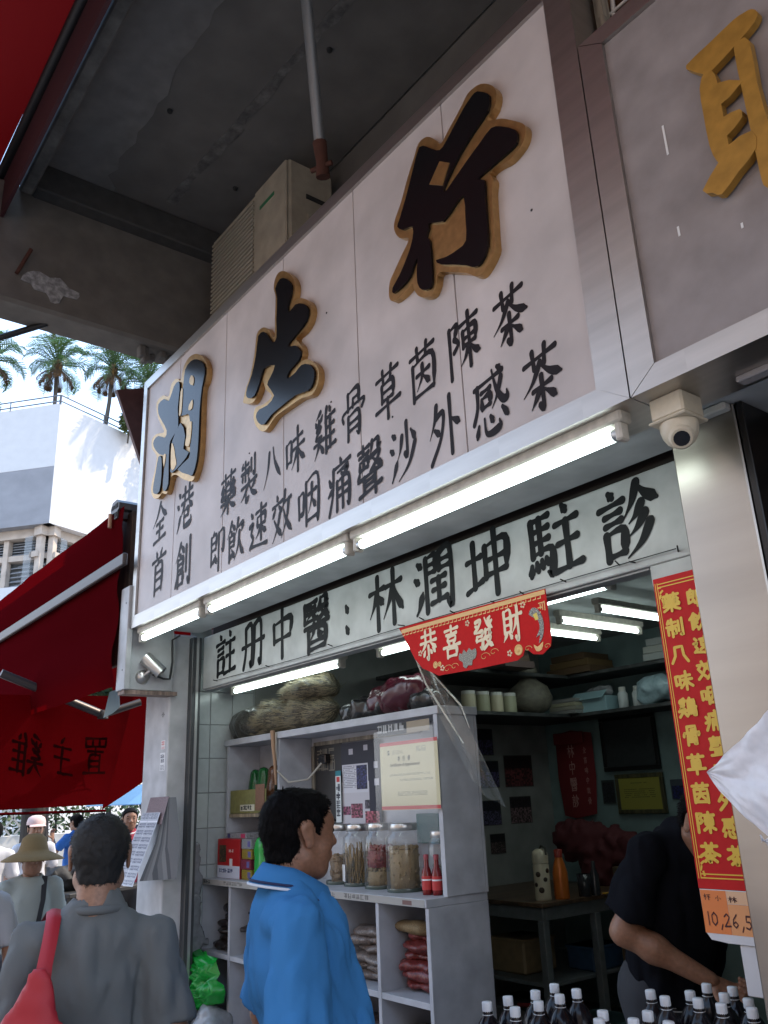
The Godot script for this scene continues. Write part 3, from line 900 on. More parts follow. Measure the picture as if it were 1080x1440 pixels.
func build_main_sign() -> void:
	var sign_node := thing("shop_sign", "long white shop sign board with raised black and gold characters and steel frame", "sign", Vector3(-2.92, 2.59, 0))
	var panel := mat("white_laminate", 0.62, 0.565, 0.555, 0.5, 0.0, "blotch", 0.35)
	var xs := [-4.615, -4.150, -3.567, -2.984, -2.401, -1.818, -1.28]
	wpart("backing", span(Vector3(-4.66, 2.60, -0.2), Vector3(-1.19, 4.17, -0.012)), mat("sign_back", 0.06, 0.06, 0.06, 0.8), sign_node)
	for i in xs.size() - 1:
		wpart("panel", span(Vector3(xs[i] + 0.0025, 2.655, -0.012), Vector3(xs[i + 1] - 0.0025, 4.122, 0.0), 0.0015), panel, sign_node)
	var trim := metal_trim()
	# mitred frame bars
	var bar := func(pts: Array) -> void:
		wpart("frame_bar", Shape.new().extrude(pairs(pts), -0.2, 0.014).done(), trim, sign_node)
	bar.call([-4.667, 2.59, -1.176, 2.59, -1.277, 2.66, -4.615, 2.66])
	bar.call([-1.1775, 2.592, -1.1775, 4.18, -1.279, 4.118, -1.279, 2.6615])
	bar.call([-4.667, 4.18, -4.615, 4.119, -1.281, 4.119, -1.1795, 4.181])
	bar.call([-4.6685, 2.592, -4.6165, 2.661, -4.6165, 4.117, -4.6685, 4.179])
	# raised cut-out characters
	var gold := mat("gold_leaf", 0.55, 0.33, 0.13, 0.34, 0.75, "blotch", 3.0)
	var black := mat("black_acrylic", 0.008, 0.008, 0.009, 0.22, 0.0)
	black.metallic_specular = 0.35
	var c := Node3D.new()
	c.name = "raised_character"
	sign_node.add_child(c, true)
	cutout(c, "gold_border", HANG_GOLD, 0.0, 0.03, gold)
	cutout(c, "black_face", HANG_BLACK, 0.03, 0.04, black, 2)
	cutout(c, "gold_inlay", HANG_PATCH, 0.04, 0.043, gold, 1)
	c = Node3D.new()
	c.name = "raised_character"
	sign_node.add_child(c, true)
	cutout(c, "gold_border", SHENG_GOLD, 0.0, 0.03, gold)
	cutout(c, "black_face", SHENG_BLACK, 0.03, 0.04, black, 2)
	c = Node3D.new()
	c.name = "raised_character"
	sign_node.add_child(c, true)
	cutout(c, "gold_border", RUN_GOLD, 0.0, 0.03, gold)
	cutout(c, "black_face", RUN_BLACK_A, 0.03, 0.040, black, 2)
	cutout(c, "black_face", RUN_BLACK_B, 0.03, 0.0404, black, 2)
	cutout(c, "black_face", RUN_BLACK_C, 0.03, 0.0408, black, 2)
	cutout(c, "black_face", RUN_BLACK_D, 0.03, 0.0412, black, 2)
	cutout(c, "gold_inlay", RUN_PATCH_A, 0.03, 0.043, gold, 2)
	cutout(c, "gold_inlay", RUN_PATCH_B, 0.03, 0.043, gold, 2)
	for q in RUN_INLAYS:
		cutout(c, "gold_inlay", q, 0.03, 0.0428, gold, 2)
	# painted lettering
	var ink := mat("sign_ink", 0.018, 0.014, 0.016, 0.5)
	ink.metallic_specular = 0.25
	var o := sign_node.position
	var row := [["藥", -3.511], ["製", -3.302], ["八", -3.085], ["味", -2.89], ["雞", -2.655], ["骨", -2.447], ["草", -2.223], ["茵", -2.016], ["陳", -1.801], ["茶", -1.580]]
	for q in row:
		write(sign_node, q[0], Vector3(q[1], 3.066, 0.001) - o, Vector2(0.168, 0.222), ink, 0.10, "brush", 0.12)
	row = [["即", -3.620], ["飲", -3.428], ["速", -3.209], ["效", -3.002], ["咽", -2.783], ["痛", -2.553], ["聲", -2.352], ["沙", -2.145], ["外", -1.923], ["感", -1.697], ["茶", -1.478]]
	for q in row:
		write(sign_node, q[0], Vector3(q[1], 2.797, 0.001) - o, Vector2(0.172, 0.225), ink, 0.10, "brush", 0.12)
	row = [["全", -4.344, 3.147], ["港", -4.014, 3.140], ["首", -4.331, 2.853], ["創", -4.004, 2.826]]
	for q in row:
		write(sign_node, q[0], Vector3(q[1], q[2], 0.001) - o, Vector2(0.20, 0.255), ink, 0.108, "brush", 0.1)
	var dot := mat("screw_head", 0.05, 0.05, 0.05, 0.5, 0.5)
	for p in [Vector2(-1.44, 3.38), Vector2(-2.62, 3.62), Vector2(-2.60, 3.18), Vector2(-2.2, 2.95), Vector2(-3.3, 3.2)]:
		wpart("screw_head", Shape.new().lathe([Vector2(0.005, 0), Vector2(0.004, 0.002), Vector2(0, 0.003)], 8).done(), dot, sign_node, Transform3D(Basis(Vector3.RIGHT, PI / 2), Vector3(p.x, p.y, 0.0005)))


func build_neighbour_sign() -> void:
	var s := thing("grey_shop_sign", "grey shop sign board with a worn gold cut-out character beside the white one", "sign", Vector3(0.9, 2.59, 0))
	var panel := mat("grey_laminate", 0.31, 0.275, 0.27, 0.5, 0.0, "blotch", 0.9)
	var o := s.position
	wpart("backing", span(Vector3(-1.16, 2.6, -0.2), Vector3(3.0, 3.8, -0.012)), mat("sign_back", 0.06, 0.06, 0.06, 0.8), s)
	for x in [[-1.09, -0.602], [-0.598, 0.0], [0.004, 0.6], [0.604, 1.2], [1.204, 3.0]]:
		wpart("panel", span(Vector3(x[0], 2.655, -0.012), Vector3(x[1], 3.76, 0.0), 0.001), panel, s)
	var trim := metal_trim()
	var bar := func(pts: Array) -> void:
		wpart("frame_bar", Shape.new().extrude(pairs(pts), -0.2, 0.013).done(), trim, s)
	bar.call([-1.172, 2.59, 3.0, 2.59, 3.0, 2.655, -1.088, 2.655])
	bar.call([-1.1735, 2.592, -1.0895, 2.656, -1.0895, 3.758, -1.1735, 3.82])
	bar.call([-1.172, 3.821, -1.088, 3.76, 3.0, 3.76, 3.0, 3.821])
	var gold := mat("worn_gold_paint", 0.50, 0.27, 0.05, 0.42, 0.35, "blotch", 2.5)
	var c := Node3D.new()
	c.name = "raised_character"
	s.add_child(c, true)
	var z := 0.0
	for k in [BEI_A, BEI_B, BEI_C, BEI_D, BEI_E, BEI_F]:
		cutout(c, "stroke", k, 0.008, 0.03 + z, gold, 2)
		z += 0.0004
	var scratch := mat("scratch_white", 0.7, 0.7, 0.7, 0.6)
	for q in [[-0.955, 3.24, 0.10], [-0.965, 2.98, 0.03], [-0.80, 2.9, 0.015]]:
		wpart("scratch", span(Vector3(q[0], q[1], 0.0005), Vector3(q[0] + 0.006, q[1] + q[2], 0.0014)), scratch, s, Transform3D())


func build_header_board() -> void:
	var o := Vector3(-3.0, 2.27, -0.46)
	var s := thing("header_sign", "white board over the shop opening painted with black characters", "sign", o)
	var white := mat("white_board", 0.54, 0.56, 0.55, 0.5, 0.0, "blotch", 0.8)
	wpart("board", span(Vector3(-4.687, 2.268, -0.52), Vector3(-1.30, 2.580, -0.46), 0.003), white, s)
	wpart("board_end", span(Vector3(-1.51, 2.20, -0.518), Vector3(-1.30, 2.2665, -0.462), 0.002), white, s)
	wpart("lower_lip", span(Vector3(-4.687, 2.259, -0.532), Vector3(-1.52, 2.2665, -0.472), 0.001), mat("grey_trim", 0.36, 0.36, 0.35, 0.6, 0.0, "blotch", 1.0), s)
	var ink := mat("header_ink", 0.010, 0.011, 0.012, 0.5)
	ink.metallic_specular = 0.25
	var row := [["註", -4.401, 2.435], ["册", -4.074, 2.444], ["中", -3.763, 2.45], ["醫", -3.437, 2.437], ["：", -3.175, 2.415], ["林", -2.875, 2.443], ["潤", -2.545, 2.455], ["坤", -2.224, 2.450], ["駐", -1.887, 2.445], ["診", -1.565, 2.434]]
	for q in row:
		write(s, q[0], Vector3(q[1], q[2], -0.459) - o, Vector2(0.25, 0.262), ink, 0.116, "brush", 0.1)
	# nails and the cord strung between them
	var rr := RandomNumberGenerator.new()
	rr.seed = 3
	var iron := mat("dark_iron", 0.03, 0.028, 0.026, 0.6, 0.5)
	for x in [-4.5, -3.9, -3.3, -2.75, -2.62, -2.42, -2.2, -2.05, -1.85, -1.62, -1.56, -1.40]:
		var p := Vector3(x, 2.295 + rr.randf_range(-0.008, 0.008), -0.46)
		wpart("nail", rod(p, p + Vector3(rr.randf_range(-0.01, 0.02), rr.randf_range(-0.004, 0.012), 0.03), 0.0028, 5), iron, s)
	wpart("cord", Shape.new().tube([Vector3(-4.5, 2.296, -0.452), Vector3(-3.6, 2.289, -0.45), Vector3(-2.75, 2.295, -0.45), Vector3(-1.4, 2.296, -0.45)], 0.0018, 5).done(), iron, s)


# ---------------------------------------------------------------- fluorescent lamps
func tube_light(called: String, label: String, a: Vector3, b: Vector3, radius: float, housing: bool, down: Vector3, energy: float, cold: Color, group: String) -> void:
	var mid := (a + b) * 0.5
	var t := thing(called, label, "lamp", mid, 0.0, group)
	var dir := (b - a).normalized()
	var side := dir.cross(Vector3.UP).normalized()
	var turn := Basis(dir, Vector3.UP, -side)
	var length := a.distance_to(b)
	part("glass_tube", Shape.new().tube([-dir * (length * 0.5 - 0.02), dir * (length * 0.5 - 0.02)], radius, 14).done(), glow_mat("lit_tube_%d" % int(energy * 10), cold, energy), t)
	var enamel := mat("lamp_enamel", 0.62, 0.58, 0.5, 0.5, 0.0, "blotch", 3.0)
	if housing:
		part("housing", Shape.new().box(Vector3(0, radius + 0.028, 0), Vector3(length + 0.05, 0.04, 0.055), 0.006).done(), enamel, t, Transform3D(turn, Vector3.ZERO))
	for e in [-1.0, 1.0]:
		part("lamp_holder", Shape.new().box(Vector3(e * (length * 0.5 + 0.004), 0.008, 0), Vector3(0.022, radius * 2.0 + 0.03, 0.04), 0.005).done(), enamel, t, Transform3D(turn, Vector3.ZERO))
		part("end_cap", Shape.new().tube([dir * e * (length * 0.5 - 0.022), dir * e * (length * 0.5)], radius * 1.02, 12).done(), mat("lamp_cap", 0.5, 0.5, 0.5, 0.35, 0.8), t)
	var lamp := AreaLight3D.new()
	lamp.name = "tube_glow"
	lamp.area_size = Vector2(length - 0.06, radius * 2.0)
	lamp.light_color = cold
	lamp.light_energy = energy * 0.006
	lamp.area_range = 8.0
	lamp.area_attenuation = 2.0
	lamp.shadow_enabled = true
	t.add_child(lamp)
	# an area light shines along its own -z
	var fwd := down.normalized()
	lamp.transform = Transform3D(Basis(dir, dir.cross(fwd) * -1.0, -fwd).orthonormalized(), fwd * (radius + 0.012))


func build_tube_lights() -> void:
	var cold := Color(0.92, 1.0, 0.99)
	var g := "tube lamps under the shop sign"
	var y := 2.533
	tube_light("tube_lamp", "short lit fluorescent tube under the sign's end by the bullet camera", Vector3(-4.62, y, -0.045), Vector3(-3.86, y, -0.045), 0.018, true, Vector3.DOWN, 4.5, cold, g)
	tube_light("tube_lamp", "lit fluorescent tube under the middle of the white sign", Vector3(-3.77, y, -0.045), Vector3(-2.565, y, -0.045), 0.018, true, Vector3.DOWN, 4.5, cold, g)
	tube_light("tube_lamp", "lit fluorescent tube under the sign next to the dome camera", Vector3(-2.50, y, -0.045), Vector3(-1.26, y, -0.045), 0.018, true, Vector3.DOWN, 4.5, cold, g)
	g = "tube lamps behind the header board"
	tube_light("tube_lamp", "lit fluorescent tube over the herb sacks on the top shelf", Vector3(-4.78, 2.278, -0.72), Vector3(-3.60, 2.278, -0.72), 0.015, true, Vector3.DOWN, 4.2, cold, g)
	tube_light("tube_lamp", "lit fluorescent tube just behind the folded end of the red greeting banner", Vector3(-3.30, 2.288, -0.75), Vector3(-2.70, 2.288, -0.75), 0.014, true, Vector3.DOWN, 4.2, cold, g)
	tube_light("tube_lamp", "lit fluorescent tube in cream housing beside the red greeting banner", Vector3(-2.50, 2.325, -0.75), Vector3(-1.88, 2.325, -0.75), 0.015, true, Vector3.DOWN, 4.2, cold, g)
	g = "tube lamps on the shop ceiling"
	tube_light("tube_lamp", "lit ceiling tube nearest the red and yellow vertical banner", Vector3(-3.02, 2.60, -2.15), Vector3(-3.02, 2.60, -3.1), 0.016, true, Vector3.DOWN, 4.2, cold, g)
	tube_light("tube_lamp", "lit ceiling tube between the two other ceiling tubes", Vector3(-3.36, 2.60, -2.2), Vector3(-3.36, 2.60, -3.0), 0.016, true, Vector3.DOWN, 4.2, cold, g)
	tube_light("tube_lamp", "lit ceiling tube nearest the photo-covered side wall", Vector3(-3.67, 2.60, -2.2), Vector3(-3.67, 2.60, -2.95), 0.016, true, Vector3.DOWN, 4.2, cold, g)


# ---------------------------------------------------------------- shop front
func build_front_details() -> void:
	var soffit := mat("soffit_panel", 0.50, 0.51, 0.51, 0.5, 0.0, "blotch", 0.7)
	structure("soffit", span(Vector3(-4.66, 2.60, -0.42), Vector3(3.0, 2.64, -0.2), 0.0), soffit, "pale panelled soffit under the shop signs")
	structure("soffit", span(Vector3(-4.66, 2.593, -0.2), Vector3(3.0, 2.60, -0.001)), soffit, "pale soffit strip behind the sign's lower frame")
	# roller-shutter slot: a dark steel box between soffit and header board
	var slot := thing("shutter_box", "dark brown roller shutter slot between soffit and header board", "shutter", Vector3(-3, 2.6, -0.45))
	var brown := mat("shutter_brown", 0.035, 0.026, 0.022, 0.5, 0.4)
	wpart("guide", span(Vector3(-4.69, 2.581, -0.60), Vector3(-1.25, 2.98, -0.521)), brown, slot)
	wpart("guide", span(Vector3(-4.69, 2.64, -0.40), Vector3(-1.25, 2.98, -0.38)), brown, slot)
	wpart("rolled_slats", Shape.new().tube([Vector3(-4.66, 2.80, -0.46), Vector3(-1.26, 2.80, -0.46)], 0.05, 16).done(), brown, slot)
	structure("ceiling", span(Vector3(-4.9, 2.74, -6.3), Vector3(3.0, 2.98, -0.6)), mat("ceiling_paint", 0.45, 0.47, 0.47, 0.9, 0.0, "blotch", 0.6), "dim painted shop ceiling")
	# side cheek carrying the bullet camera
	var white := mat("white_cheek", 0.50, 0.51, 0.52, 0.55, 0.0, "blotch", 0.9)
	var cheek := thing("side_cheek", "white boxed side panel under the sign's end carrying a bullet camera", "panel", Vector3(-4.75, 2.25, -0.1))
	wpart("panel", span(Vector3(-4.79, 2.25, -0.27), Vector3(-4.70, 2.84, -0.004), 0.003), white, cheek)
	wpart("front_strip", span(Vector3(-4.80, 2.248, -0.003), Vector3(-4.672, 2.85, 0.03), 0.003), white, cheek)
	wpart("bottom_board", span(Vector3(-4.79, 2.225, -0.30), Vector3(-4.69, 2.247, 0.02)), mat("tan_board", 0.36, 0.26, 0.21, 0.7, 0.0, "wood", 3.0), cheek)
	for p in [Vector3(-4.71, 2.36, 0.031), Vector3(-4.71, 2.75, 0.031)]:
		wpart("screw", Shape.new().lathe([Vector2(0.006, 0), Vector2(0, 0.003)], 8).done(), mat("screw_head", 0.05, 0.05, 0.05, 0.5, 0.5), cheek, Transform3D(Basis(Vector3.RIGHT, PI / 2), p))
	var cam := thing("bullet_camera", "silver bullet security camera on the white side panel", "camera", Vector3(-4.70, 2.33, -0.10))
	var silver := mat("silver_paint", 0.55, 0.54, 0.52, 0.3, 0.85, "grain", 5.0)
	wpart("base_dish", Shape.new().lathe([Vector2(0.042, 0), Vector2(0.04, 0.01), Vector2(0.025, 0.026), Vector2(0, 0.03)], 18).done(), silver, cam, Transform3D(Basis(Vector3.BACK, -PI / 2), Vector3(-4.70, 2.325, -0.085)))
	wpart("arm", Shape.new().tube([Vector3(-4.68, 2.325, -0.085), Vector3(-4.655, 2.345, -0.10), Vector3(-4.645, 2.36, -0.12)], 0.01, 8).done(), silver, cam)
	wpart("body", Shape.new().tube([Vector3(-4.665, 2.425, -0.085), Vector3(-4.66, 2.415, -0.092), Vector3(-4.625, 2.35, -0.155)], [0.03, 0.036, 0.036], 16).done(), silver, cam)
	wpart("sun_hood", Shape.new().tube([Vector3(-4.667, 2.432, -0.082), Vector3(-4.618, 2.342, -0.168)], 0.039, 16, false).done(), silver, cam)
	wpart("lens", Shape.new().tube([Vector3(-4.627, 2.354, -0.151), Vector3(-4.622, 2.345, -0.160)], 0.027, 14).done(), mat("lens_black", 0.01, 0.01, 0.012, 0.1), cam)
	wpart("cable", Shape.new().tube([Vector3(-4.63, 2.33, -0.12), Vector3(-4.66, 2.315, -0.2), Vector3(-4.69, 2.32, -0.25), Vector3(-4.69, 2.42, -0.262), Vector3(-4.69, 2.55, -0.255), Vector3(-4.68, 2.58, -0.3)], 0.006, 6).done(), mat("black_cable", 0.03, 0.03, 0.03, 0.6), cam)
	wpart("cable", Shape.new().tube([Vector3(-4.695, 2.33, -0.268), Vector3(-4.695, 2.46, -0.275), Vector3(-4.69, 2.6, -0.26)], 0.005, 6).done(), mat("grey_cable", 0.35, 0.35, 0.35, 0.6), cam)
	# left pilaster and shutter post
	var pil := thing("corner_pilaster", "white painted pilaster at the shop's corner with stickers on it", "pillar", Vector3(-4.9, 0, -0.36))
	wpart("shaft", span(Vector3(-5.10, 0, -0.44), Vector3(-4.745, 2.60, -0.28), 0.006), mat("pilaster_paint", 0.56, 0.56, 0.57, 0.6, 0.0, "blotch", 0.9), pil)
	wpart("shutter_guide", span(Vector3(-4.742, 0, -0.45), Vector3(-4.690, 2.58, -0.39), 0.004), mat("dark_guide", 0.09, 0.095, 0.10, 0.4, 0.6, "brushed", 2.0), pil)
	wpart("guide_edge", span(Vector3(-4.6895, 0, -0.43), Vector3(-4.684, 2.58, -0.415)), mat("bright_edge", 0.5, 0.5, 0.5, 0.35, 0.8), pil)
	for q in [[1.955, 0.055, 0.05, 21, Color(0.75, 0.12, 0.1)], [1.86, 0.07, 0.10, 22, Color(0.25, 0.25, 0.3)], [1.30, 0.05, 0.03, 23, Color(0.3, 0.3, 0.3)]]:
		var img := printed_page(64, 64, Color(0.85, 0.85, 0.85), q[4], [["glyphs", 0.1, 0.1, 0.8, 0.5, q[4], 14], ["text", 0.1, 0.7, 0.8, 0.25]], q[3])
		wpart("sticker", sheet_mesh(q[1], q[2]), print_mat("sticker_%d" % q[3], img), pil, move(-4.81, q[0], -0.2785))
	write(pil, "小", Vector3(-4.83, 2.13, -0.2785) - pil.position, Vector2(0.05, 0.03), mat("header_ink", 0.012, 0.013, 0.014, 0.4), 0.09)
	# stack of hanging card packs fixed to the pilaster
	var rack := thing("card_rack", "fanned rack of grey blister cards hanging on the corner pilaster", "rack", Vector3(-4.8, 1.2, -0.2))
	wpart("header_card", Shape.new().grid([[Vector3(-4.88, 1.665, -0.245), Vector3(-4.66, 1.665, -0.262)], [Vector3(-4.90, 1.52, -0.215), Vector3(-4.66, 1.52, -0.225)]]).done(), mat("pink_card", 0.52, 0.36, 0.37, 0.5, 0.0, "herb", 9.0), rack)
	var card_img := printed_page(128, 96, Color(0.72, 0.73, 0.76), Color(0.32, 0.33, 0.38), [["glyphs", 0.05, 0.05, 0.9, 0.35, Color(0.45, 0.46, 0.5), 16], ["fill", 0.0, 0.5, 1.0, 0.1, Color(0.88, 0.88, 0.9)], ["glyphs", 0.05, 0.65, 0.9, 0.3, Color(0.4, 0.41, 0.46), 12]], 31)
	var card := print_mat("blister_card", card_img, 0.25)
	for k in 9:
		for j in 2:
			var y := 1.54 - 0.036 * k
			var z := -0.212 + 0.011 * k
			var x := -4.875 + 0.118 * j - 0.007 * k
			wpart("card", sheet_mesh(0.112, 0.09), card, rack, Transform3D(Basis(Vector3.UP, 0.1) * Basis(Vector3.RIGHT, -0.32), Vector3(x + 0.012, y, z + 0.004 * j)))
	for k in 8:
		var x := -4.675 + 0.006 * k
		wpart("side_sheet", Shape.new().grid([[Vector3(x - 0.02, 1.66, -0.262), Vector3(x - 0.016, 1.66, -0.30)], [Vector3(x - 0.03, 1.42, -0.21 - 0.008 * k), Vector3(x - 0.0, 1.42, -0.33)], [Vector3(x - 0.05, 1.235, -0.14 - 0.018 * k), Vector3(x - 0.0, 1.235, -0.31)]]).done(), mat("grey_sheet_%d" % (k % 3), 0.13 + 0.09 * (k % 3), 0.14 + 0.09 * (k % 3), 0.16 + 0.09 * (k % 3), 0.5, 0.0, "fabric", 8.0), rack)
	# stainless pillar and the dark shop door beyond it
	var steel := mat("brushed_stainless", 0.38, 0.35, 0.315, 0.3, 1.0, "brushed", 1.2)
	var pillar := thing("steel_pillar", "brushed stainless clad pillar between the two shops", "pillar", Vector3(-1.14, 0, -0.36))
	wpart("cladding", span(Vector3(-1.25, 0, -0.55), Vector3(-1.045, 2.598, -0.27), 0.004), steel, pillar)
	wpart("seam_cover", span(Vector3(-1.043, 0, -0.52), Vector3(-1.022, 2.598, -0.275), 0.003), mat("black_trim", 0.012, 0.011, 0.011, 0.3, 0.3), pillar)
	wpart("top_clip", span(Vector3(-1.16, 2.575, -0.268), Vector3(-1.05, 2.597, -0.235), 0.004), mat("grey_clip", 0.4, 0.4, 0.38, 0.6), pillar)
	var doorway := thing("dark_shop_opening", "dark brown sheet painted as the shaded interior of the next shop beyond the steel pillar", "shop front", Vector3(0.8, 0, -0.5))
	wpart("interior_shade_sheet", span(Vector3(-1.02, 0, -0.62), Vector3(3.0, 2.45, -0.56)), mat("interior_shade", 0.03, 0.022, 0.018, 0.35, 0.0, "wood", 1.0), doorway)  # dark sheet, shade of the shop interior put into its colour
	wpart("lintel", span(Vector3(-1.02, 2.45, -0.60), Vector3(3.0, 2.60, -0.44), 0.004), mat("dark_lintel", 0.03, 0.016, 0.014, 0.4, 0.2), doorway)
	wpart("door_frame", span(Vector3(-1.0, 0, -0.559), Vector3(-0.96, 2.45, -0.50), 0.004), mat("black_trim", 0.012, 0.011, 0.011, 0.3, 0.3), doorway)
	# dome camera on its junction box
	var dome := thing("dome_camera", "cream dome security camera hanging from a square junction box under the soffit", "camera", Vector3(-1.115, 2.593, -0.10))
	var cream := mat("cream_plastic", 0.62, 0.55, 0.42, 0.45, 0.0, "grain", 3.0)
	part("junction_box", Shape.new().box(Vector3(0, -0.033, 0), Vector3(0.10, 0.066, 0.10), 0.006).done(), cream, dome)
	part("box_lid", Shape.new().box(Vector3(0, -0.0705, 0), Vector3(0.112, 0.008, 0.112), 0.003).done(), cream, dome)
	part("housing", Shape.new().lathe([Vector2(0.05, -0.075), Vector2(0.05, -0.092), Vector2(0.046, -0.11), Vector2(0.036, -0.128), Vector2(0.02, -0.14), Vector2(0, -0.144)], 24).done(), cream, dome)
	var look := Vector3(0.42, -0.62, 0.66).normalized()
	var c0 := Vector3(0.0, -0.10, 0.0)
	part("lens_barrel", Shape.new().tube([c0, c0 + look * 0.05, c0 + look * 0.055], [0.034, 0.032, 0.027], 18).done(), cream, dome)
	part("lens", Shape.new().tube([c0 + look * 0.05, c0 + look * 0.0562], 0.021, 16).done(), mat("lens_black", 0.01, 0.01, 0.012, 0.1), dome)
	var clip := thing("cable_clip_bar", "small grey conduit box fixed to the soffit past the dome camera", "conduit", Vector3(-0.86, 2.58, -0.14))
	wpart("box", span(Vector3(-0.95, 2.575, -0.16), Vector3(-0.70, 2.5925, -0.12), 0.004), mat("grey_conduit", 0.33, 0.31, 0.31, 0.6), clip)
	wpart("box_end", span(Vector3(-0.70, 2.57, -0.165), Vector3(-0.66, 2.5925, -0.115), 0.004), mat("grey_conduit", 0.33, 0.31, 0.31, 0.6), clip)
	# white plastic bag hung on the pillar at the picture's edge
	var bag := thing("plastic_bag", "crumpled white plastic bag hanging in front of the steel pillar", "bag", Vector3(-0.95, 1.6, -0.1))
	var film := mat("white_film", 0.78, 0.78, 0.82, 0.35, 0.0, "grain", 3.0)
	film.backlight_enabled = true
	film.backlight = Color(0.25, 0.25, 0.27)
	var n := FastNoiseLite.new()
	n.seed = 8
	n.frequency = 5.0
	for fold in 2:
		var rows := []
		for i in 19:
			var row := []
			var v := i / 18.0
			for j in 25:
				var u := j / 24.0
				var x := -1.226 + 0.36 * u + 0.13 * fold
				var top := 1.632 + 0.22 * u - 0.16 * fold
				var bottom := 1.630 - 0.32 * pow(u, 0.8) - 0.14 * fold
				var z := -0.15 + 0.035 * fold + 0.05 * u + 0.03 * u * n.get_noise_2d(u * 0.5 + fold * 3.0, v * 0.35) + 0.010 * n.get_noise_2d(u * 1.6, v * 1.6 + fold) + 0.012 * u * sin(v * 9.0 + u * 4.0)
				row.append(Vector3(x, lerpf(top, bottom, v), z))
			rows.append(row)
		wpart("fold", Shape.new().grid(rows).done(), film, bag)


# ---------------------------------------------------------------- grey shelf unit
func build_cabinet() -> void:
	var paint := mat("grey_white_paint", 0.46, 0.47, 0.51, 0.5, 0.0, "blotch", 0.9)
	var side := paint
	var edge := paint
	var c := thing("shelf_unit", "grey white painted wooden shelf unit with pigeonholes and upper shelf", "shelf", Vector3(-3.85, 0.12, -0.75))
	# lower pigeonholes
	var xs := [-4.87, -4.53, -4.19, -3.855, -3.52, -3.18, -2.845]
	wpart("counter_top", span(Vector3(-4.875, 1.178, -0.92), Vector3(-2.84, 1.21, -0.575), 0.002), edge, c)
	for i in xs.size():
		wpart("divider", span(Vector3(xs[i] - 0.011, 0.12, -0.905), Vector3(xs[i] + 0.011, 1.177, -0.581), 0.0015), side if i == xs.size() - 1 else paint, c)
	wpart("back_panel", span(Vector3(-4.87, 0.12, -0.92), Vector3(-2.84, 1.177, -0.906)), paint, c)
	for y in [0.14, 0.47, 0.825]:
		for i in xs.size() - 1:
			wpart("shelf_board", span(Vector3(xs[i] + 0.0115, y - 0.012, -0.9055), Vector3(xs[i + 1] - 0.0115, y + 0.012, -0.583), 0.0015), edge, c)
	# label strip along the counter edge
	var strip := printed_page(1024, 20, Color(0.60, 0.59, 0.57), Color(0.28, 0.27, 0.26), [["glyphs", 0.02, 0.15, 0.045, 0.75, Color(0.3, 0.3, 0.3), 12], ["glyphs", 0.14, 0.1, 0.12, 0.8, Color(0.4, 0.39, 0.38), 14], ["glyphs", 0.50, 0.1, 0.20, 0.8, Color(0.4, 0.39, 0.38), 14], ["glyphs", 0.72, 0.1, 0.10, 0.8, Color(0.35, 0.34, 0.33), 14], ["fill", 0.93, 0.25, 0.03, 0.6, Color(0.42, 0.3, 0.28)]], 41)
	wpart("label_strip", sheet_mesh(2.02, 0.028), print_mat("label_strip", strip), c, move(-3.86, 1.194, -0.5735))
	# upper unit
	wpart("upper_side", span(Vector3(-2.856, 1.2105, -0.905), Vector3(-2.832, 1.945, -0.69), 0.0015), side, c)
	wpart("upper_side_edge", span(Vector3(-2.857, 1.2105, -0.6895), Vector3(-2.831, 1.945, -0.684)), edge, c)
	wpart("upper_side", span(Vector3(-4.80, 1.2105, -0.905), Vector3(-4.778, 1.945, -0.69), 0.0015), paint, c)
	wpart("upper_divider", span(Vector3(-4.20, 1.2105, -0.905), Vector3(-4.178, 1.945, -0.69), 0.0015), paint, c)
	wpart("upper_back", span(Vector3(-4.80, 1.2105, -0.92), Vector3(-2.832, 1.945, -0.9055)), paint, c)
	wpart("top_board", span(Vector3(-4.82, 1.946, -0.92), Vector3(-2.82, 1.982, -0.68), 0.002), edge, c)
	wpart("small_shelf", span(Vector3(-4.777, 1.535, -0.905), Vector3(-4.21, 1.555, -0.70), 0.0015), mat("tan_shelf", 0.45, 0.36, 0.24, 0.6, 0.0, "wood", 3.0), c)
	# socket and its plug on the back panel
	var sock := thing("wall_socket", "old cream socket with black plug on the shelf unit's back panel", "socket", Vector3(-4.3, 1.80, -0.9))
	wpart("plate", span(Vector3(-4.36, 1.72, -0.905), Vector3(-4.26, 1.83, -0.885), 0.004), mat("cream_plastic", 0.62, 0.55, 0.42, 0.45, 0.0, "grain", 3.0), sock)
	wpart("switch", span(Vector3(-4.33, 1.76, -0.885), Vector3(-4.30, 1.80, -0.875), 0.003), mat("dark_switch", 0.05, 0.05, 0.04, 0.5), sock)
	wpart("plug", span(Vector3(-4.05, 1.80, -0.905), Vector3(-3.98, 1.85, -0.86), 0.006), mat("lens_black", 0.01, 0.01, 0.012, 0.1), sock)
	wpart("cord", Shape.new().tube([Vector3(-4.02, 1.81, -0.87), Vector3(-4.06, 1.72, -0.8), Vector3(-4.13, 1.71, -0.72), Vector3(-4.19, 1.78, -0.675), Vector3(-4.19, 1.98, -0.675)], 0.006, 6).done(), mat("pale_cord", 0.4, 0.38, 0.34, 0.6), sock)
	var trunk := thing("copper_strap", "brown cord bundle hanging over the shelf unit's upper divider", "cord", Vector3(-4.19, 1.7, -0.67))
	wpart("strap", Shape.new().tube([Vector3(-4.205, 1.99, -0.66), Vector3(-4.20, 1.90, -0.665), Vector3(-4.19, 1.80, -0.67), Vector3(-4.185, 1.70, -0.672)], [0.014, 0.013, 0.01, 0.006], 8).done(), mat("copper_brown", 0.28, 0.17, 0.10, 0.45, 0.2), trunk)
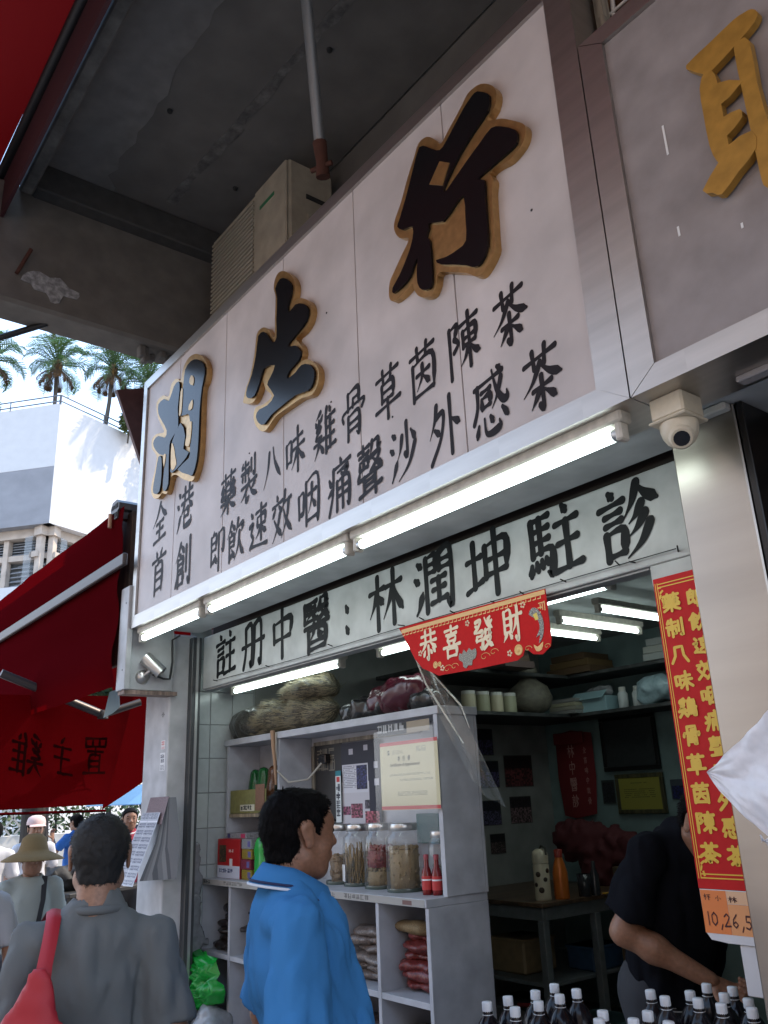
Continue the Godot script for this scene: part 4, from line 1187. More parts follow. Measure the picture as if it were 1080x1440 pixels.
	# notice board, papers and certificate
	var dark := printed_page(128, 192, Color(0.16, 0.15, 0.15), Color(0.5, 0.48, 0.44), [["glyphs", 0.08, 0.05, 0.84, 0.34, Color(0.45, 0.43, 0.38), 26]], 51)
	var board := thing("notice_board", "dark calligraphy print in a pale frame at the back of the shelf", "picture", Vector3(-3.82, 1.45, -0.9))
	wpart("print", sheet_mesh(0.27, 0.42), print_mat("dark_print", dark), board, move(-4.0, 1.69, -0.896))
	wpart("frame_bar", span(Vector3(-4.16, 1.46, -0.9045), Vector3(-4.137, 1.90, -0.888)), mat("pale_timber", 0.32, 0.28, 0.22, 0.8, 0.0, "wood", 3.0), board)
	wpart("frame_bar", span(Vector3(-4.136, 1.90, -0.9045), Vector3(-3.2, 1.92, -0.888)), mat("pale_timber", 0.32, 0.28, 0.22, 0.8, 0.0, "wood", 3.0), board)
	var night := printed_page(160, 240, Color(0.13, 0.13, 0.19), Color(0.7, 0.7, 0.74), [["fill", 0.0, 0.48, 0.72, 0.52, Color(0.72, 0.71, 0.74)], ["fill", 0.02, 0.27, 0.68, 0.34, Color(0.76, 0.76, 0.79)], ["text", 0.05, 0.29, 0.34, 0.26, Color(0.4, 0.4, 0.45)], ["photo", 0.40, 0.29, 0.28, 0.28, Color(0.2, 0.22, 0.34)], ["fill", 0.21, 0.08, 0.11, 0.07, Color(0.68, 0.68, 0.72)], ["fill", 0.60, 0.05, 0.11, 0.07, Color(0.68, 0.68, 0.72)], ["fill", 0.85, 0.26, 0.10, 0.08, Color(0.66, 0.66, 0.7)], ["fill", 0.85, 0.46, 0.12, 0.08, Color(0.66, 0.66, 0.7)], ["photo", 0.03, 0.77, 0.18, 0.1, Color(0.5, 0.3, 0.35)], ["photo", 0.24, 0.74, 0.28, 0.16, Color(0.5, 0.3, 0.32)], ["photo", 0.60, 0.70, 0.13, 0.1, Color(0.3, 0.3, 0.3)], ["photo", 0.60, 0.83, 0.35, 0.13, Color(0.6, 0.35, 0.35)]], 52)
	wpart_single_poster("poster", "navy and white printed notice pinned beside the certificate", sheet_mesh(0.34, 0.42), print_mat("navy_notice", night), Vector3(-3.69, 1.685, -0.885), 0.0)
	var slip := printed_page(32, 160, Color(0.78, 0.8, 0.8), Color(0.15, 0.15, 0.2), [["fill", 0, 0, 1, 0.1, Color(0.1, 0.45, 0.5)], ["fill", 0.2, 0.12, 0.6, 0.1, Color(0.7, 0.2, 0.2)], ["glyphs", 0.1, 0.26, 0.8, 0.72, Color(0.15, 0.15, 0.2), 24]], 53)
	wpart_single_poster("paper_slip", "narrow white paper slip with column of characters beside the navy notice", sheet_mesh(0.05, 0.26), print_mat("paper_slip", slip), Vector3(-3.875, 1.625, -0.872), 0.0)
	var cert := printed_page(256, 300, Color(0.73, 0.70, 0.56), Color(0.35, 0.34, 0.28), [["fill", 0, 0.0, 1, 0.055, Color(0.66, 0.10, 0.10)], ["fill", 0, 0.945, 1, 0.05, Color(0.66, 0.10, 0.10)], ["glyphs", 0.14, 0.12, 0.06, 0.08, Color(0.25, 0.25, 0.2), 10], ["text", 0.22, 0.13, 0.2, 0.06, Color(0.5, 0.48, 0.4)], ["text", 0.65, 0.10, 0.16, 0.08, Color(0.35, 0.33, 0.3)], ["text", 0.16, 0.48, 0.7, 0.02], ["text", 0.35, 0.56, 0.55, 0.02], ["text", 0.3, 0.74, 0.5, 0.06]], 54)
	var ct := thing("certificate", "cream certificate with red bars taped to the shelf unit's front edge", "certificate", Vector3(-3.08, 1.55, -0.68))
	wpart("paper", sheet_mesh(0.41, 0.295), print_mat("certificate_paper", cert, 0.35), ct, move(-3.025, 1.70, -0.668))
	var ink := mat("certificate_ink", 0.10, 0.09, 0.07, 0.6)
	var k := 0
	for q in ["委", "任", "書"]:
		write(ct, q, Vector3(-3.09 + 0.036 * k, 1.772, -0.667) - ct.position, Vector2(0.02, 0.022), ink, 0.11)
		k += 1
	var tm := TextMesh.new()
	var f := SystemFont.new()
	f.font_names = PackedStringArray(["Droid Serif"])
	tm.font = f
	tm.text = "Certificate of Appointment"
	tm.font_size = 16
	tm.pixel_size = 0.00105
	tm.depth = 0.0006
	wpart("lettering", tm, ink, ct, move(-3.05, 1.745, -0.667))
	wpart("clear_sleeve", sheet_mesh(0.43, 0.48), pane_mat("clear_film", Color(0.8, 0.82, 0.82), 0.05, 0.12), ct, move(-3.05, 1.66, -0.6605))
	wpart("ribbon_strip", sheet_mesh(0.38, 0.05), print_mat("patterned_strip", printed_page(128, 16, Color(0.12, 0.12, 0.12), Color.WHITE, [["glyphs", 0, 0, 0.55, 1.0, Color(0.6, 0.6, 0.6), 12], ["fill", 0.58, 0, 0.42, 1.0, Color(0.55, 0.5, 0.42)]], 55)), ct, move(-3.06, 1.905, -0.672))
	var teal := mat("teal_card", 0.03, 0.10, 0.10, 0.6)
	wpart("teal_card", span(Vector3(-3.25, 1.40, -0.89), Vector3(-3.0, 1.53, -0.885)), teal, ct)


func wpart_single_poster(called: String, label: String, mesh: Mesh, m: Material, at: Vector3, turn: float) -> void:
	single(called, mesh, m, label, "poster", Transform3D(Basis(Vector3.UP, turn), at))


# ---------------------------------------------------------------- goods on and in the shelf unit
func glass_jar(label: String, at: Vector3, r: float, h: float, fill: Callable) -> Node3D:
	var j := thing("glass_jar", label, "jar", at, 0.0, "big glass jars on the shelf counter")
	var glass := pane_mat("jar_glass", Color(0.6, 0.66, 0.64), 0.05, 0.03)
	part("glass", Shape.new().lathe([Vector2(0, 0.002), Vector2(r * 0.9, 0.002), Vector2(r, 0.015), Vector2(r, h * 0.74), Vector2(r * 0.93, h * 0.81), Vector2(r * 0.74, h * 0.86), Vector2(r * 0.72, h * 0.9)], 24).done(), glass, j)
	part("lid", Shape.new().lathe([Vector2(r * 0.76, h * 0.885), Vector2(r * 0.78, h * 0.89), Vector2(r * 0.78, h * 0.985), Vector2(r * 0.74, h), Vector2(0, h)], 24).done(), mat("tin_lid", 0.6, 0.58, 0.55, 0.28, 1.0, "brushed", 8.0), j)
	part("base_ring", Shape.new().lathe([Vector2(r * 0.99, 0.0), Vector2(r * 1.005, 0.008), Vector2(r * 0.99, 0.016)], 24).done(), mat("glass_edge", 0.06, 0.08, 0.07, 0.15), j)
	fill.call(j, r * 0.93, h * 0.74)
	return j


func heap(parent: Node3D, r: float, y0: float, y1: float, bit: float, count: int, m: Material, seed_value: int, long := 1.0) -> void:
	var rr := RandomNumberGenerator.new()
	rr.seed = seed_value
	var s := Shape.new()
	for i in count:
		var a := rr.randf() * TAU
		var rad := (r - bit) * sqrt(rr.randf_range(0.55, 1.0))
		var y := rr.randf_range(y0 + bit * 0.5, y1)
		if rr.randf() < 0.2:
			y = y1 - bit * 0.3
			rad = (r - bit) * sqrt(rr.randf())
		var turn := Basis(Vector3(rr.randf() - 0.5, rr.randf() - 0.5, rr.randf() - 0.5).normalized(), rr.randf() * TAU)
		s.box(Vector3(cos(a) * rad, y, sin(a) * rad), Vector3(bit * long, bit * 0.7, bit) * rr.randf_range(0.7, 1.2), bit * 0.22, turn)
	s.lathe([Vector2(0, y0), Vector2(r - bit * 0.8, y0), Vector2(r - bit * 0.8, y1 - bit), Vector2(0, y1 - bit * 0.6)], 16)
	part("contents", s.done(), m, parent).set_meta("kind", "stuff")


func build_counter_goods() -> void:
	var root_mat := mat("dried_root", 0.52, 0.33, 0.17, 0.8, 0.0, "herb", 8.0)
	var straw := mat("dried_straw", 0.52, 0.33, 0.12, 0.8, 0.0, "herb", 10.0)
	var berry := mat("red_berry", 0.42, 0.035, 0.04, 0.6, 0.0, "herb", 12.0)
	var seed_m := mat("pale_seed", 0.60, 0.42, 0.20, 0.75, 0.0, "herb", 14.0)
	var white_label := mat("white_label", 0.7, 0.7, 0.7, 0.6)
	glass_jar("glass jar half full of chunky dried roots", Vector3(-3.765, 1.2105, -0.80), 0.075, 0.28, func(j: Node3D, r: float, h: float) -> void:
		heap(j, r, 0.012, h * 0.62, 0.028, 90, root_mat, 1, 1.2))
	var j2 := glass_jar("glass jar of upright dried sticks with a white label", Vector3(-3.595, 1.2105, -0.79), 0.076, 0.28, func(j: Node3D, r: float, h: float) -> void:
		var rr := RandomNumberGenerator.new()
		rr.seed = 2
		var s := Shape.new()
		for i in 80:
			var a := rr.randf() * TAU
			var q := r * 0.85 * sqrt(rr.randf_range(0.2, 1.0))
			var b := a + rr.randf_range(-0.7, 0.7)
			s.tube([Vector3(cos(a) * q, 0.015, sin(a) * q), Vector3(cos(b) * r * 0.9, h * rr.randf_range(0.65, 0.95), sin(b) * r * 0.9)], rr.randf_range(0.0025, 0.004), 5)
		part("contents", s.done(), straw, j).set_meta("kind", "stuff"))
	part("label", Shape.new().box(Vector3(-0.03, 0.06, 0.068), Vector3(0.05, 0.075, 0.002), 0.0, Basis(Vector3.UP, -0.4)).done(), white_label, j2)
	glass_jar("glass jar of red berries above a pale layer", Vector3(-3.395, 1.2105, -0.775), 0.08, 0.285, func(j: Node3D, r: float, h: float) -> void:
		heap(j, r, 0.012, h * 0.42, 0.016, 150, seed_m, 3)
		heap(j, r, h * 0.43, h * 0.86, 0.018, 170, berry, 4, 1.5))
	var j4 := glass_jar("glass jar nearly full of small pale seeds with paper label", Vector3(-3.18, 1.2105, -0.745), 0.083, 0.285, func(j: Node3D, r: float, h: float) -> void:
		heap(j, r, 0.012, h * 0.88, 0.014, 420, seed_m, 5))
	part("label", Shape.new().box(Vector3(-0.052, 0.20, 0.060), Vector3(0.035, 0.05, 0.002), 0.0, Basis(Vector3.UP, -0.7)).done(), white_label, j4)
	glass_jar("smaller glass jar tucked behind two red sauce bottles", Vector3(-2.985, 1.2105, -0.80), 0.06, 0.25, func(j: Node3D, r: float, h: float) -> void:
		heap(j, r, 0.012, h * 0.6, 0.02, 70, mat("grey_herb", 0.3, 0.29, 0.24, 0.8, 0.0, "herb", 9.0), 6))
	# little red bottles
	for k in 2:
		var b := thing("sauce_bottle", "small red labelled sauce bottle at the counter's end", "bottle", Vector3(-2.975 + 0.052 * k, 1.2105, -0.70 - 0.012 * k), 0.0, "two red sauce bottles on the counter")
		part("bottle", Shape.new().lathe([Vector2(0, 0.0), Vector2(0.021, 0.0), Vector2(0.022, 0.01), Vector2(0.022, 0.082), Vector2(0.018, 0.096), Vector2(0.011, 0.112), Vector2(0.010, 0.142)], 16).done(), mat("red_bottle", 0.16, 0.008, 0.008, 0.15), b)
		part("label", Shape.new().lathe([Vector2(0.0226, 0.02), Vector2(0.0226, 0.074)], 16).done(), mat("red_label", 0.45, 0.03, 0.03, 0.5), b)
		part("label_band", Shape.new().lathe([Vector2(0.0229, 0.056), Vector2(0.0229, 0.062)], 16).done(), white_label, b)
		part("cap", Shape.new().lathe([Vector2(0.0115, 0.138), Vector2(0.0118, 0.158), Vector2(0, 0.16)], 12).done(), mat("dark_red_cap", 0.25, 0.03, 0.04, 0.4), b)
	# cartons at the left end
	var front := printed_page(128, 128, Color(0.62, 0.05, 0.07), Color(0.85, 0.82, 0.8), [["fill", 0.0, 0.68, 1.0, 0.32, Color(0.76, 0.77, 0.82)], ["photo", 0.08, 0.16, 0.3, 0.42, Color(0.28, 0.22, 0.1)], ["glyphs", 0.52, 0.26, 0.24, 0.18, Color(0.8, 0.72, 0.7), 12], ["glyphs", 0.1, 0.76, 0.62, 0.14, Color(0.25, 0.28, 0.42), 14], ["fill", 0.55, 0.5, 0.13, 0.2, Color(0.82, 0.8, 0.8)]], 61)
	var ca := thing("carton", "big red and white carton on the counter's tiled-wall end", "box", Vector3(-4.66, 1.2105, -0.72))
	part("body", Shape.new().box(Vector3(0, 0.105, 0), Vector3(0.27, 0.21, 0.16), 0.003).done(), mat("red_carton", 0.40, 0.02, 0.03, 0.5), ca)
	part("front_print", sheet_mesh(0.268, 0.208), print_mat("carton_front", front), ca, move(0, 0.105, 0.0812))
	part("side_print", Shape.new().box(Vector3(0.1355, 0.105, 0), Vector3(0.001, 0.206, 0.156)).done(), mat("carton_side", 0.5, 0.03, 0.035, 0.5, 0.0, "herb", 8.0), ca)
	var rr := RandomNumberGenerator.new()
	rr.seed = 9
	var cols := [[0.62, 0.45, 0.04], [0.45, 0.04, 0.10], [0.6, 0.42, 0.05], [0.62, 0.62, 0.64]]
	var says := ["yellow", "crimson", "gold", "white"]
	for k in 4:
		var tb := thing("tea_box", "%s tea box in the column beside the red carton" % says[k], "box", Vector3(-4.455 + rr.randf_range(-0.008, 0.008), 1.2105 + 0.053 * k, -0.71), 0.0, "column of tea boxes")
		part("body", Shape.new().box(Vector3(0, 0.026, 0), Vector3(0.11, 0.051, 0.14), 0.002).done(), mat("tea_%d" % k, cols[k][0], cols[k][1], cols[k][2], 0.5, 0.0, "herb", 10.0), tb)
		part("label", Shape.new().box(Vector3(0.03, 0.026, 0.0705), Vector3(0.03, 0.03, 0.001)).done(), mat("tea_label_%d" % k, 0.1, 0.09, 0.25, 0.5), tb)
	var flat := thing("flat_carton", "flat white printed carton lying on top of the red carton", "box", Vector3(-4.62, 1.4215, -0.74))
	part("body", Shape.new().box(Vector3(0, 0.015, 0), Vector3(0.25, 0.03, 0.15), 0.002).done(), mat("white_carton", 0.66, 0.66, 0.7, 0.5, 0.0, "herb", 7.0), flat)
	part("blue_mark", Shape.new().box(Vector3(-0.09, 0.015, 0.0755), Vector3(0.03, 0.022, 0.001)).done(), mat("navy_mark", 0.03, 0.03, 0.12, 0.5), flat)
	part("red_mark", Shape.new().box(Vector3(0.08, 0.015, 0.0755), Vector3(0.05, 0.022, 0.001)).done(), mat("crimson_mark", 0.4, 0.03, 0.09, 0.5), flat)
	var pouch := thing("green_pouch", "bright green foil pouch standing beside the tea boxes", "pouch", Vector3(-4.33, 1.2105, -0.66))
	part("pouch", blob([[Vector3(0, 0.05, 0), Vector3(0, 0.17, 0), 0.055, 0.06, 0.5]], 0.012, 0.02, 0.008, 77), mat("green_foil", 0.02, 0.30, 0.05, 0.25, 0.0, "grain", 6.0), pouch)
	var orange := thing("orange_pot", "small orange pot by the glass jar of roots", "pot", Vector3(-4.03, 1.2105, -0.66))
	part("pot", Shape.new().lathe([Vector2(0, 0), Vector2(0.036, 0), Vector2(0.046, 0.05), Vector2(0.042, 0.075), Vector2(0.0, 0.082)], 16).done(), mat("orange_glaze", 0.62, 0.22, 0.02, 0.4), orange)
	# small shelf: olive display tray with green bags
	var tray := thing("display_tray", "olive cardboard display tray on the small upper shelf", "tray", Vector3(-4.55, 1.556, -0.80))
	part("front", Shape.new().box(Vector3(0, 0.065, 0.10), Vector3(0.42, 0.13, 0.006), 0.001).done(), mat("olive_card", 0.20, 0.19, 0.06, 0.7, 0.0, "blotch", 4.0), tray)
	part("end_card", Shape.new().box(Vector3(0.15, 0.085, 0.106), Vector3(0.10, 0.14, 0.004), 0.001).done(), mat("peach_card", 0.5, 0.25, 0.15, 0.7, 0.0, "herb", 9.0), tray)
	part("price_label", sheet_mesh(0.17, 0.035), print_mat("tray_label", printed_page(128, 26, Color(0.75, 0.74, 0.66), Color(0.15, 0.15, 0.15), [["glyphs", 0.05, 0.15, 0.9, 0.8, Color(0.15, 0.15, 0.15), 18]], 62)), tray, move(0.0, 0.03, 0.1045))
	var goods := [[-4.68, 0.055, "green_bag_a", 0.02, 0.22, 0.05, "crinkled green plastic bag of herbs in the tray"], [-4.58, 0.05, "green_bag_b", 0.03, 0.28, 0.07, "taller bright green plastic bag behind the tray front"], [-4.45, 0.06, "brown_bag", 0.26, 0.10, 0.04, "brown herb packet leaning in the tray"], [-4.36, 0.055, "dark_bag", 0.05, 0.06, 0.03, "dark green herb packet next to the upper divider"], [-4.28, 0.05, "rust_bag", 0.22, 0.08, 0.03, "rust red herb packet against the upper divider"]]
	for q in goods:
		var gb := thing("herb_bag", q[6], "bag", Vector3(q[0], 1.57, -0.82), 0.0, "herb bags in the display tray")
		part("bag", blob([[Vector3(0, 0.03, 0), Vector3(0, 0.20, 0), q[1], q[1] * 0.8, 0.8]], 0.012, 0.02, 0.014, int(q[0] * -100)), mat(q[2], q[3], q[4], q[5], 0.25, 0.0, "herb", 7.0), gb)
	# sacks on the top board
	var sack := mat("herb_sack", 0.13, 0.11, 0.07, 0.6, 0.0, "herb", 5.0, 0.8)
	var sack_grey := mat("grey_film_sack", 0.13, 0.125, 0.11, 0.3, 0.0, "herb", 4.0, 0.6)
	var dark_film := mat("black_film", 0.02, 0.02, 0.022, 0.22, 0.0, "blotch", 5.0, 0.8)
	var wine := mat("wine_film", 0.07, 0.010, 0.02, 0.25, 0.0, "blotch", 5.0, 0.8)
	var sacks := [
		[-4.66, 0.09, 0.16, 0.10, sack_grey, "grey see-through sack of herbs at the tiled wall end", 0.0],
		[-4.38, 0.085, 0.16, 0.095, sack, "tan sack of twigs standing beside the grey sack", 0.0],
		[-4.02, 0.085, 0.22, 0.085, sack, "long tan sack of dried twigs lying on the top board", 0.0],
		[-4.0, 0.225, 0.22, 0.07, sack, "tan sack of twigs lying on top of another sack", 0.0],
		[-3.50, 0.055, 0.20, 0.06, dark_film, "black plastic bundle lying flat beside the tan sacks", 0.0],
		[-3.22, 0.085, 0.20, 0.08, wine, "wine red plastic bag near the clear plastic strip", 0.03],
		[-3.05, 0.05, 0.17, 0.05, dark_film, "black plastic bag at the top board's open end", 0.0]]
	var i := 0
	for q in sacks:
		var sk := thing("herb_sack", q[5], "sack", Vector3(q[0], 1.983, -0.80), 0.0, "sacks on the top board")
		var body := field_surface([prim(Vector3(-q[2] * 0.8, q[1] * 0.9, 0), Vector3(q[2] * 0.8, q[1] + q[6], 0.01), q[3], q[3] * 0.9), prim(Vector3(0, q[1], 0.02), Vector3(0.05, q[1], 0), q[3] * 1.05, q[3])], 0.012, 0.05, 0.02, -5.0, 90 + i)
		part("sack", field_mesh([body]), q[4], sk)
		if q[4] == sack:
			part("twigs", field_mesh([strands(body, 1500, 0.07, 0.0011, 60 + i, func(_at: Vector3, nrm: Vector3) -> Vector3: return Vector3(-1.0, 0.1, 0.25) + nrm * 0.12)]), mat("pale_twig", 0.20, 0.17, 0.105, 0.8), sk).set_meta("kind", "stuff")
		i += 1
	# parcels in the pigeonholes
	var holes := [[-3.35, 0.837, "pale_parcel", 0.42, 0.33, 0.28, "pale flat packets stacked in a pigeonhole"], [-3.02, 0.837, "red_parcel", 0.40, 0.07, 0.06, "red and white herb packets in the end pigeonhole"], [-3.36, 0.482, "brown_parcel", 0.12, 0.07, 0.05, "brown packets in a lower pigeonhole"], [-3.02, 0.482, "grey_parcel", 0.3, 0.28, 0.28, "grey packets in the lower end pigeonhole"], [-4.70, 0.837, "dark_parcel", 0.06, 0.04, 0.035, "dark herb packets in the pigeonhole by the tiled wall"], [-4.36, 0.837, "dark_parcel", 0.06, 0.04, 0.035, "dark herb packets in the pigeonhole behind the blue shirt"], [-3.69, 0.837, "russet_parcel", 0.16, 0.06, 0.03, "russet herb packets in the pigeonhole beside the pale packets"], [-4.02, 0.837, "dark_parcel", 0.06, 0.04, 0.035, "dark herb packets in the pigeonhole hidden by the blue shirt"]]
	for q in holes:
		var pk := thing("herb_packets", q[6], "packets", Vector3(q[0], q[1], -0.74), 0.0, "herb packets in the pigeonholes")
		for k in 6:
			part("packet", blob([[Vector3(-0.08 + rr.randf_range(-0.02, 0.02), 0.024 + 0.036 * k, rr.randf_range(-0.01, 0.05)), Vector3(0.08 + rr.randf_range(-0.02, 0.02), 0.024 + 0.036 * k, rr.randf_range(-0.01, 0.05)), 0.06, 0.06, 0.38, Vector3.UP]], 0.011, 0.02, 0.016, 200 + k + int(q[0] * 10)), mat(q[2], q[3], q[4], q[5], 0.35, 0.0, "herb", 6.0), pk)
	var seedbag := thing("seed_bag", "open bag of pale seeds lying on red packets", "bag", Vector3(-3.08, 1.06, -0.70))
	part("bag", blob([[Vector3(-0.06, 0.02, 0), Vector3(0.06, 0.02, 0), 0.05, 0.05, 0.55, Vector3.UP]], 0.01, 0.02, 0.01, 301), mat("pale_seed", 0.60, 0.42, 0.20, 0.75, 0.0, "herb", 14.0), seedbag)
	# plastic bags hanging and heaped by the tiled wall
	var clear := mat("cloudy_film", 0.32, 0.33, 0.35, 0.15, 0.0, "blotch", 4.0, 0.9)
	var gb2 := thing("green_plastic_bag", "bright green plastic bag heaped at the foot of the shelf unit", "bag", Vector3(-4.72, 0.50, -0.55))
	var cn := FastNoiseLite.new()
	cn.seed = 17
	cn.frequency = 3.2
	cn.fractal_type = FastNoiseLite.FRACTAL_RIDGED
	cn.fractal_octaves = 3
	var drape := []
	for m in 41:
		var row := []
		for k in 33:
			var a := TAU * k / 32.0
			var t := m / 40.0
			var r := 0.20 * t * (1.0 + 0.35 * cn.get_noise_2d(cos(a) * 0.25, sin(a) * 0.25))
			var bump := 0.07 * cn.get_noise_2d(cos(a) * r * 3.0, sin(a) * r * 3.0 + 5.0)
			row.append(Vector3(cos(a) * r * 1.1, 0.21 + sin(a) * r * 0.62, 0.10 * sqrt(max(0.0, 1.0 - t * t)) + bump * (0.3 + 0.7 * t)))
		drape.append(row)
	part("bag", Shape.new().grid(drape).done(), mat("green_film", 0.01, 0.33, 0.04, 0.22, 0.0, "blotch", 5.0, 0.6), gb2)
	var gb3 := thing("clear_plastic_bag", "clear plastic bag of white goods under the green bag", "bag", Vector3(-4.68, 0.25, -0.54))
	part("bag", blob([[Vector3(-0.1, 0.14, 0.02), Vector3(0.12, 0.26, 0.03), 0.12, 0.10, 0.9]], 0.016, 0.04, 0.03, 303), clear, gb3)
	for q in [[-4.83, 1.02, 0.10, "cloudy plastic bag hanging on the tiled wall"], [-4.84, 1.30, 0.08, "rolled cloudy plastic bag pinned high on the tiled wall"]]:
		var hb := thing("hanging_bag", q[3], "bag", Vector3(q[0], q[1] - 0.2, -0.52))
		part("bag", blob([[Vector3(0.01, 0.04, 0), Vector3(0.0, 0.30, 0.02), q[2] * 0.7, q[2] * 0.45, 0.5, Vector3.RIGHT]], 0.014, 0.03, 0.03, 305), clear, hb)
	var red_tag := thing("red_packet", "small red and orange packet hanging beside the pigeonholes", "packet", Vector3(-4.83, 0.86, -0.50))
	part("packet", Shape.new().box(Vector3(0, 0.06, 0), Vector3(0.01, 0.13, 0.07), 0.004, Basis(Vector3.RIGHT, 0.2)).done(), mat("orange_red", 0.5, 0.07, 0.02, 0.35, 0.0, "herb", 8.0), red_tag)
	# clear plastic strip hanging at the shelf's open end
	var film := thing("plastic_curtain", "clear plastic curtain strip hanging from the greeting banner's folded end", "curtain", Vector3(-2.75, 1.6, -0.5))
	var rows := []
	for k in 14:
		var v := k / 13.0
		var row := []
		for m in 7:
			var u := m / 6.0
			row.append(Vector3(-2.75 + 0.16 * v + u * (0.05 + 0.16 * v), 2.27 - 0.62 * v - 0.12 * v * u, -0.47 - 0.16 * v + 0.02 * sin(u * 9.0 + v * 4.0)))
		rows.append(row)
	wpart("film", Shape.new().grid(rows).done(), pane_mat("clear_film_b", Color(0.7, 0.72, 0.68), 0.05, 0.1), film)
	wpart("fold_glint", Shape.new().tube([Vector3(-2.745, 2.28, -0.455), Vector3(-2.70, 2.05, -0.52), Vector3(-2.66, 1.95, -0.56), Vector3(-2.58, 1.80, -0.60)], [0.003, 0.004, 0.005, 0.003], 5).done(), pane_mat("film_glint", Color(0.9, 0.9, 0.86), 0.5, 0.1), film)  # pale tubes along the folds, glint lines put into their colour
	wpart("fold_glint", Shape.new().tube([Vector3(-2.74, 2.28, -0.455), Vector3(-2.67, 2.10, -0.52), Vector3(-2.58, 1.95, -0.6), Vector3(-2.56, 1.86, -0.62)], [0.002, 0.004, 0.004, 0.002], 5).done(), mats["film_glint"], film)


# ---------------------------------------------------------------- smooth bodies from a distance field (surface nets)
# prim: {a, b, ra, rb, flat, axis, k, cut: [[point, normal], ...], minus}
func prim(a: Vector3, b: Vector3, ra: float, rb: float, flat := 1.0, axis := Vector3.BACK, cut := [], minus := false, k := -1.0) -> Dictionary:
	return {"a": a, "b": b, "ra": ra, "rb": rb, "flat": flat, "axis": axis, "cut": cut, "minus": minus, "k": k}


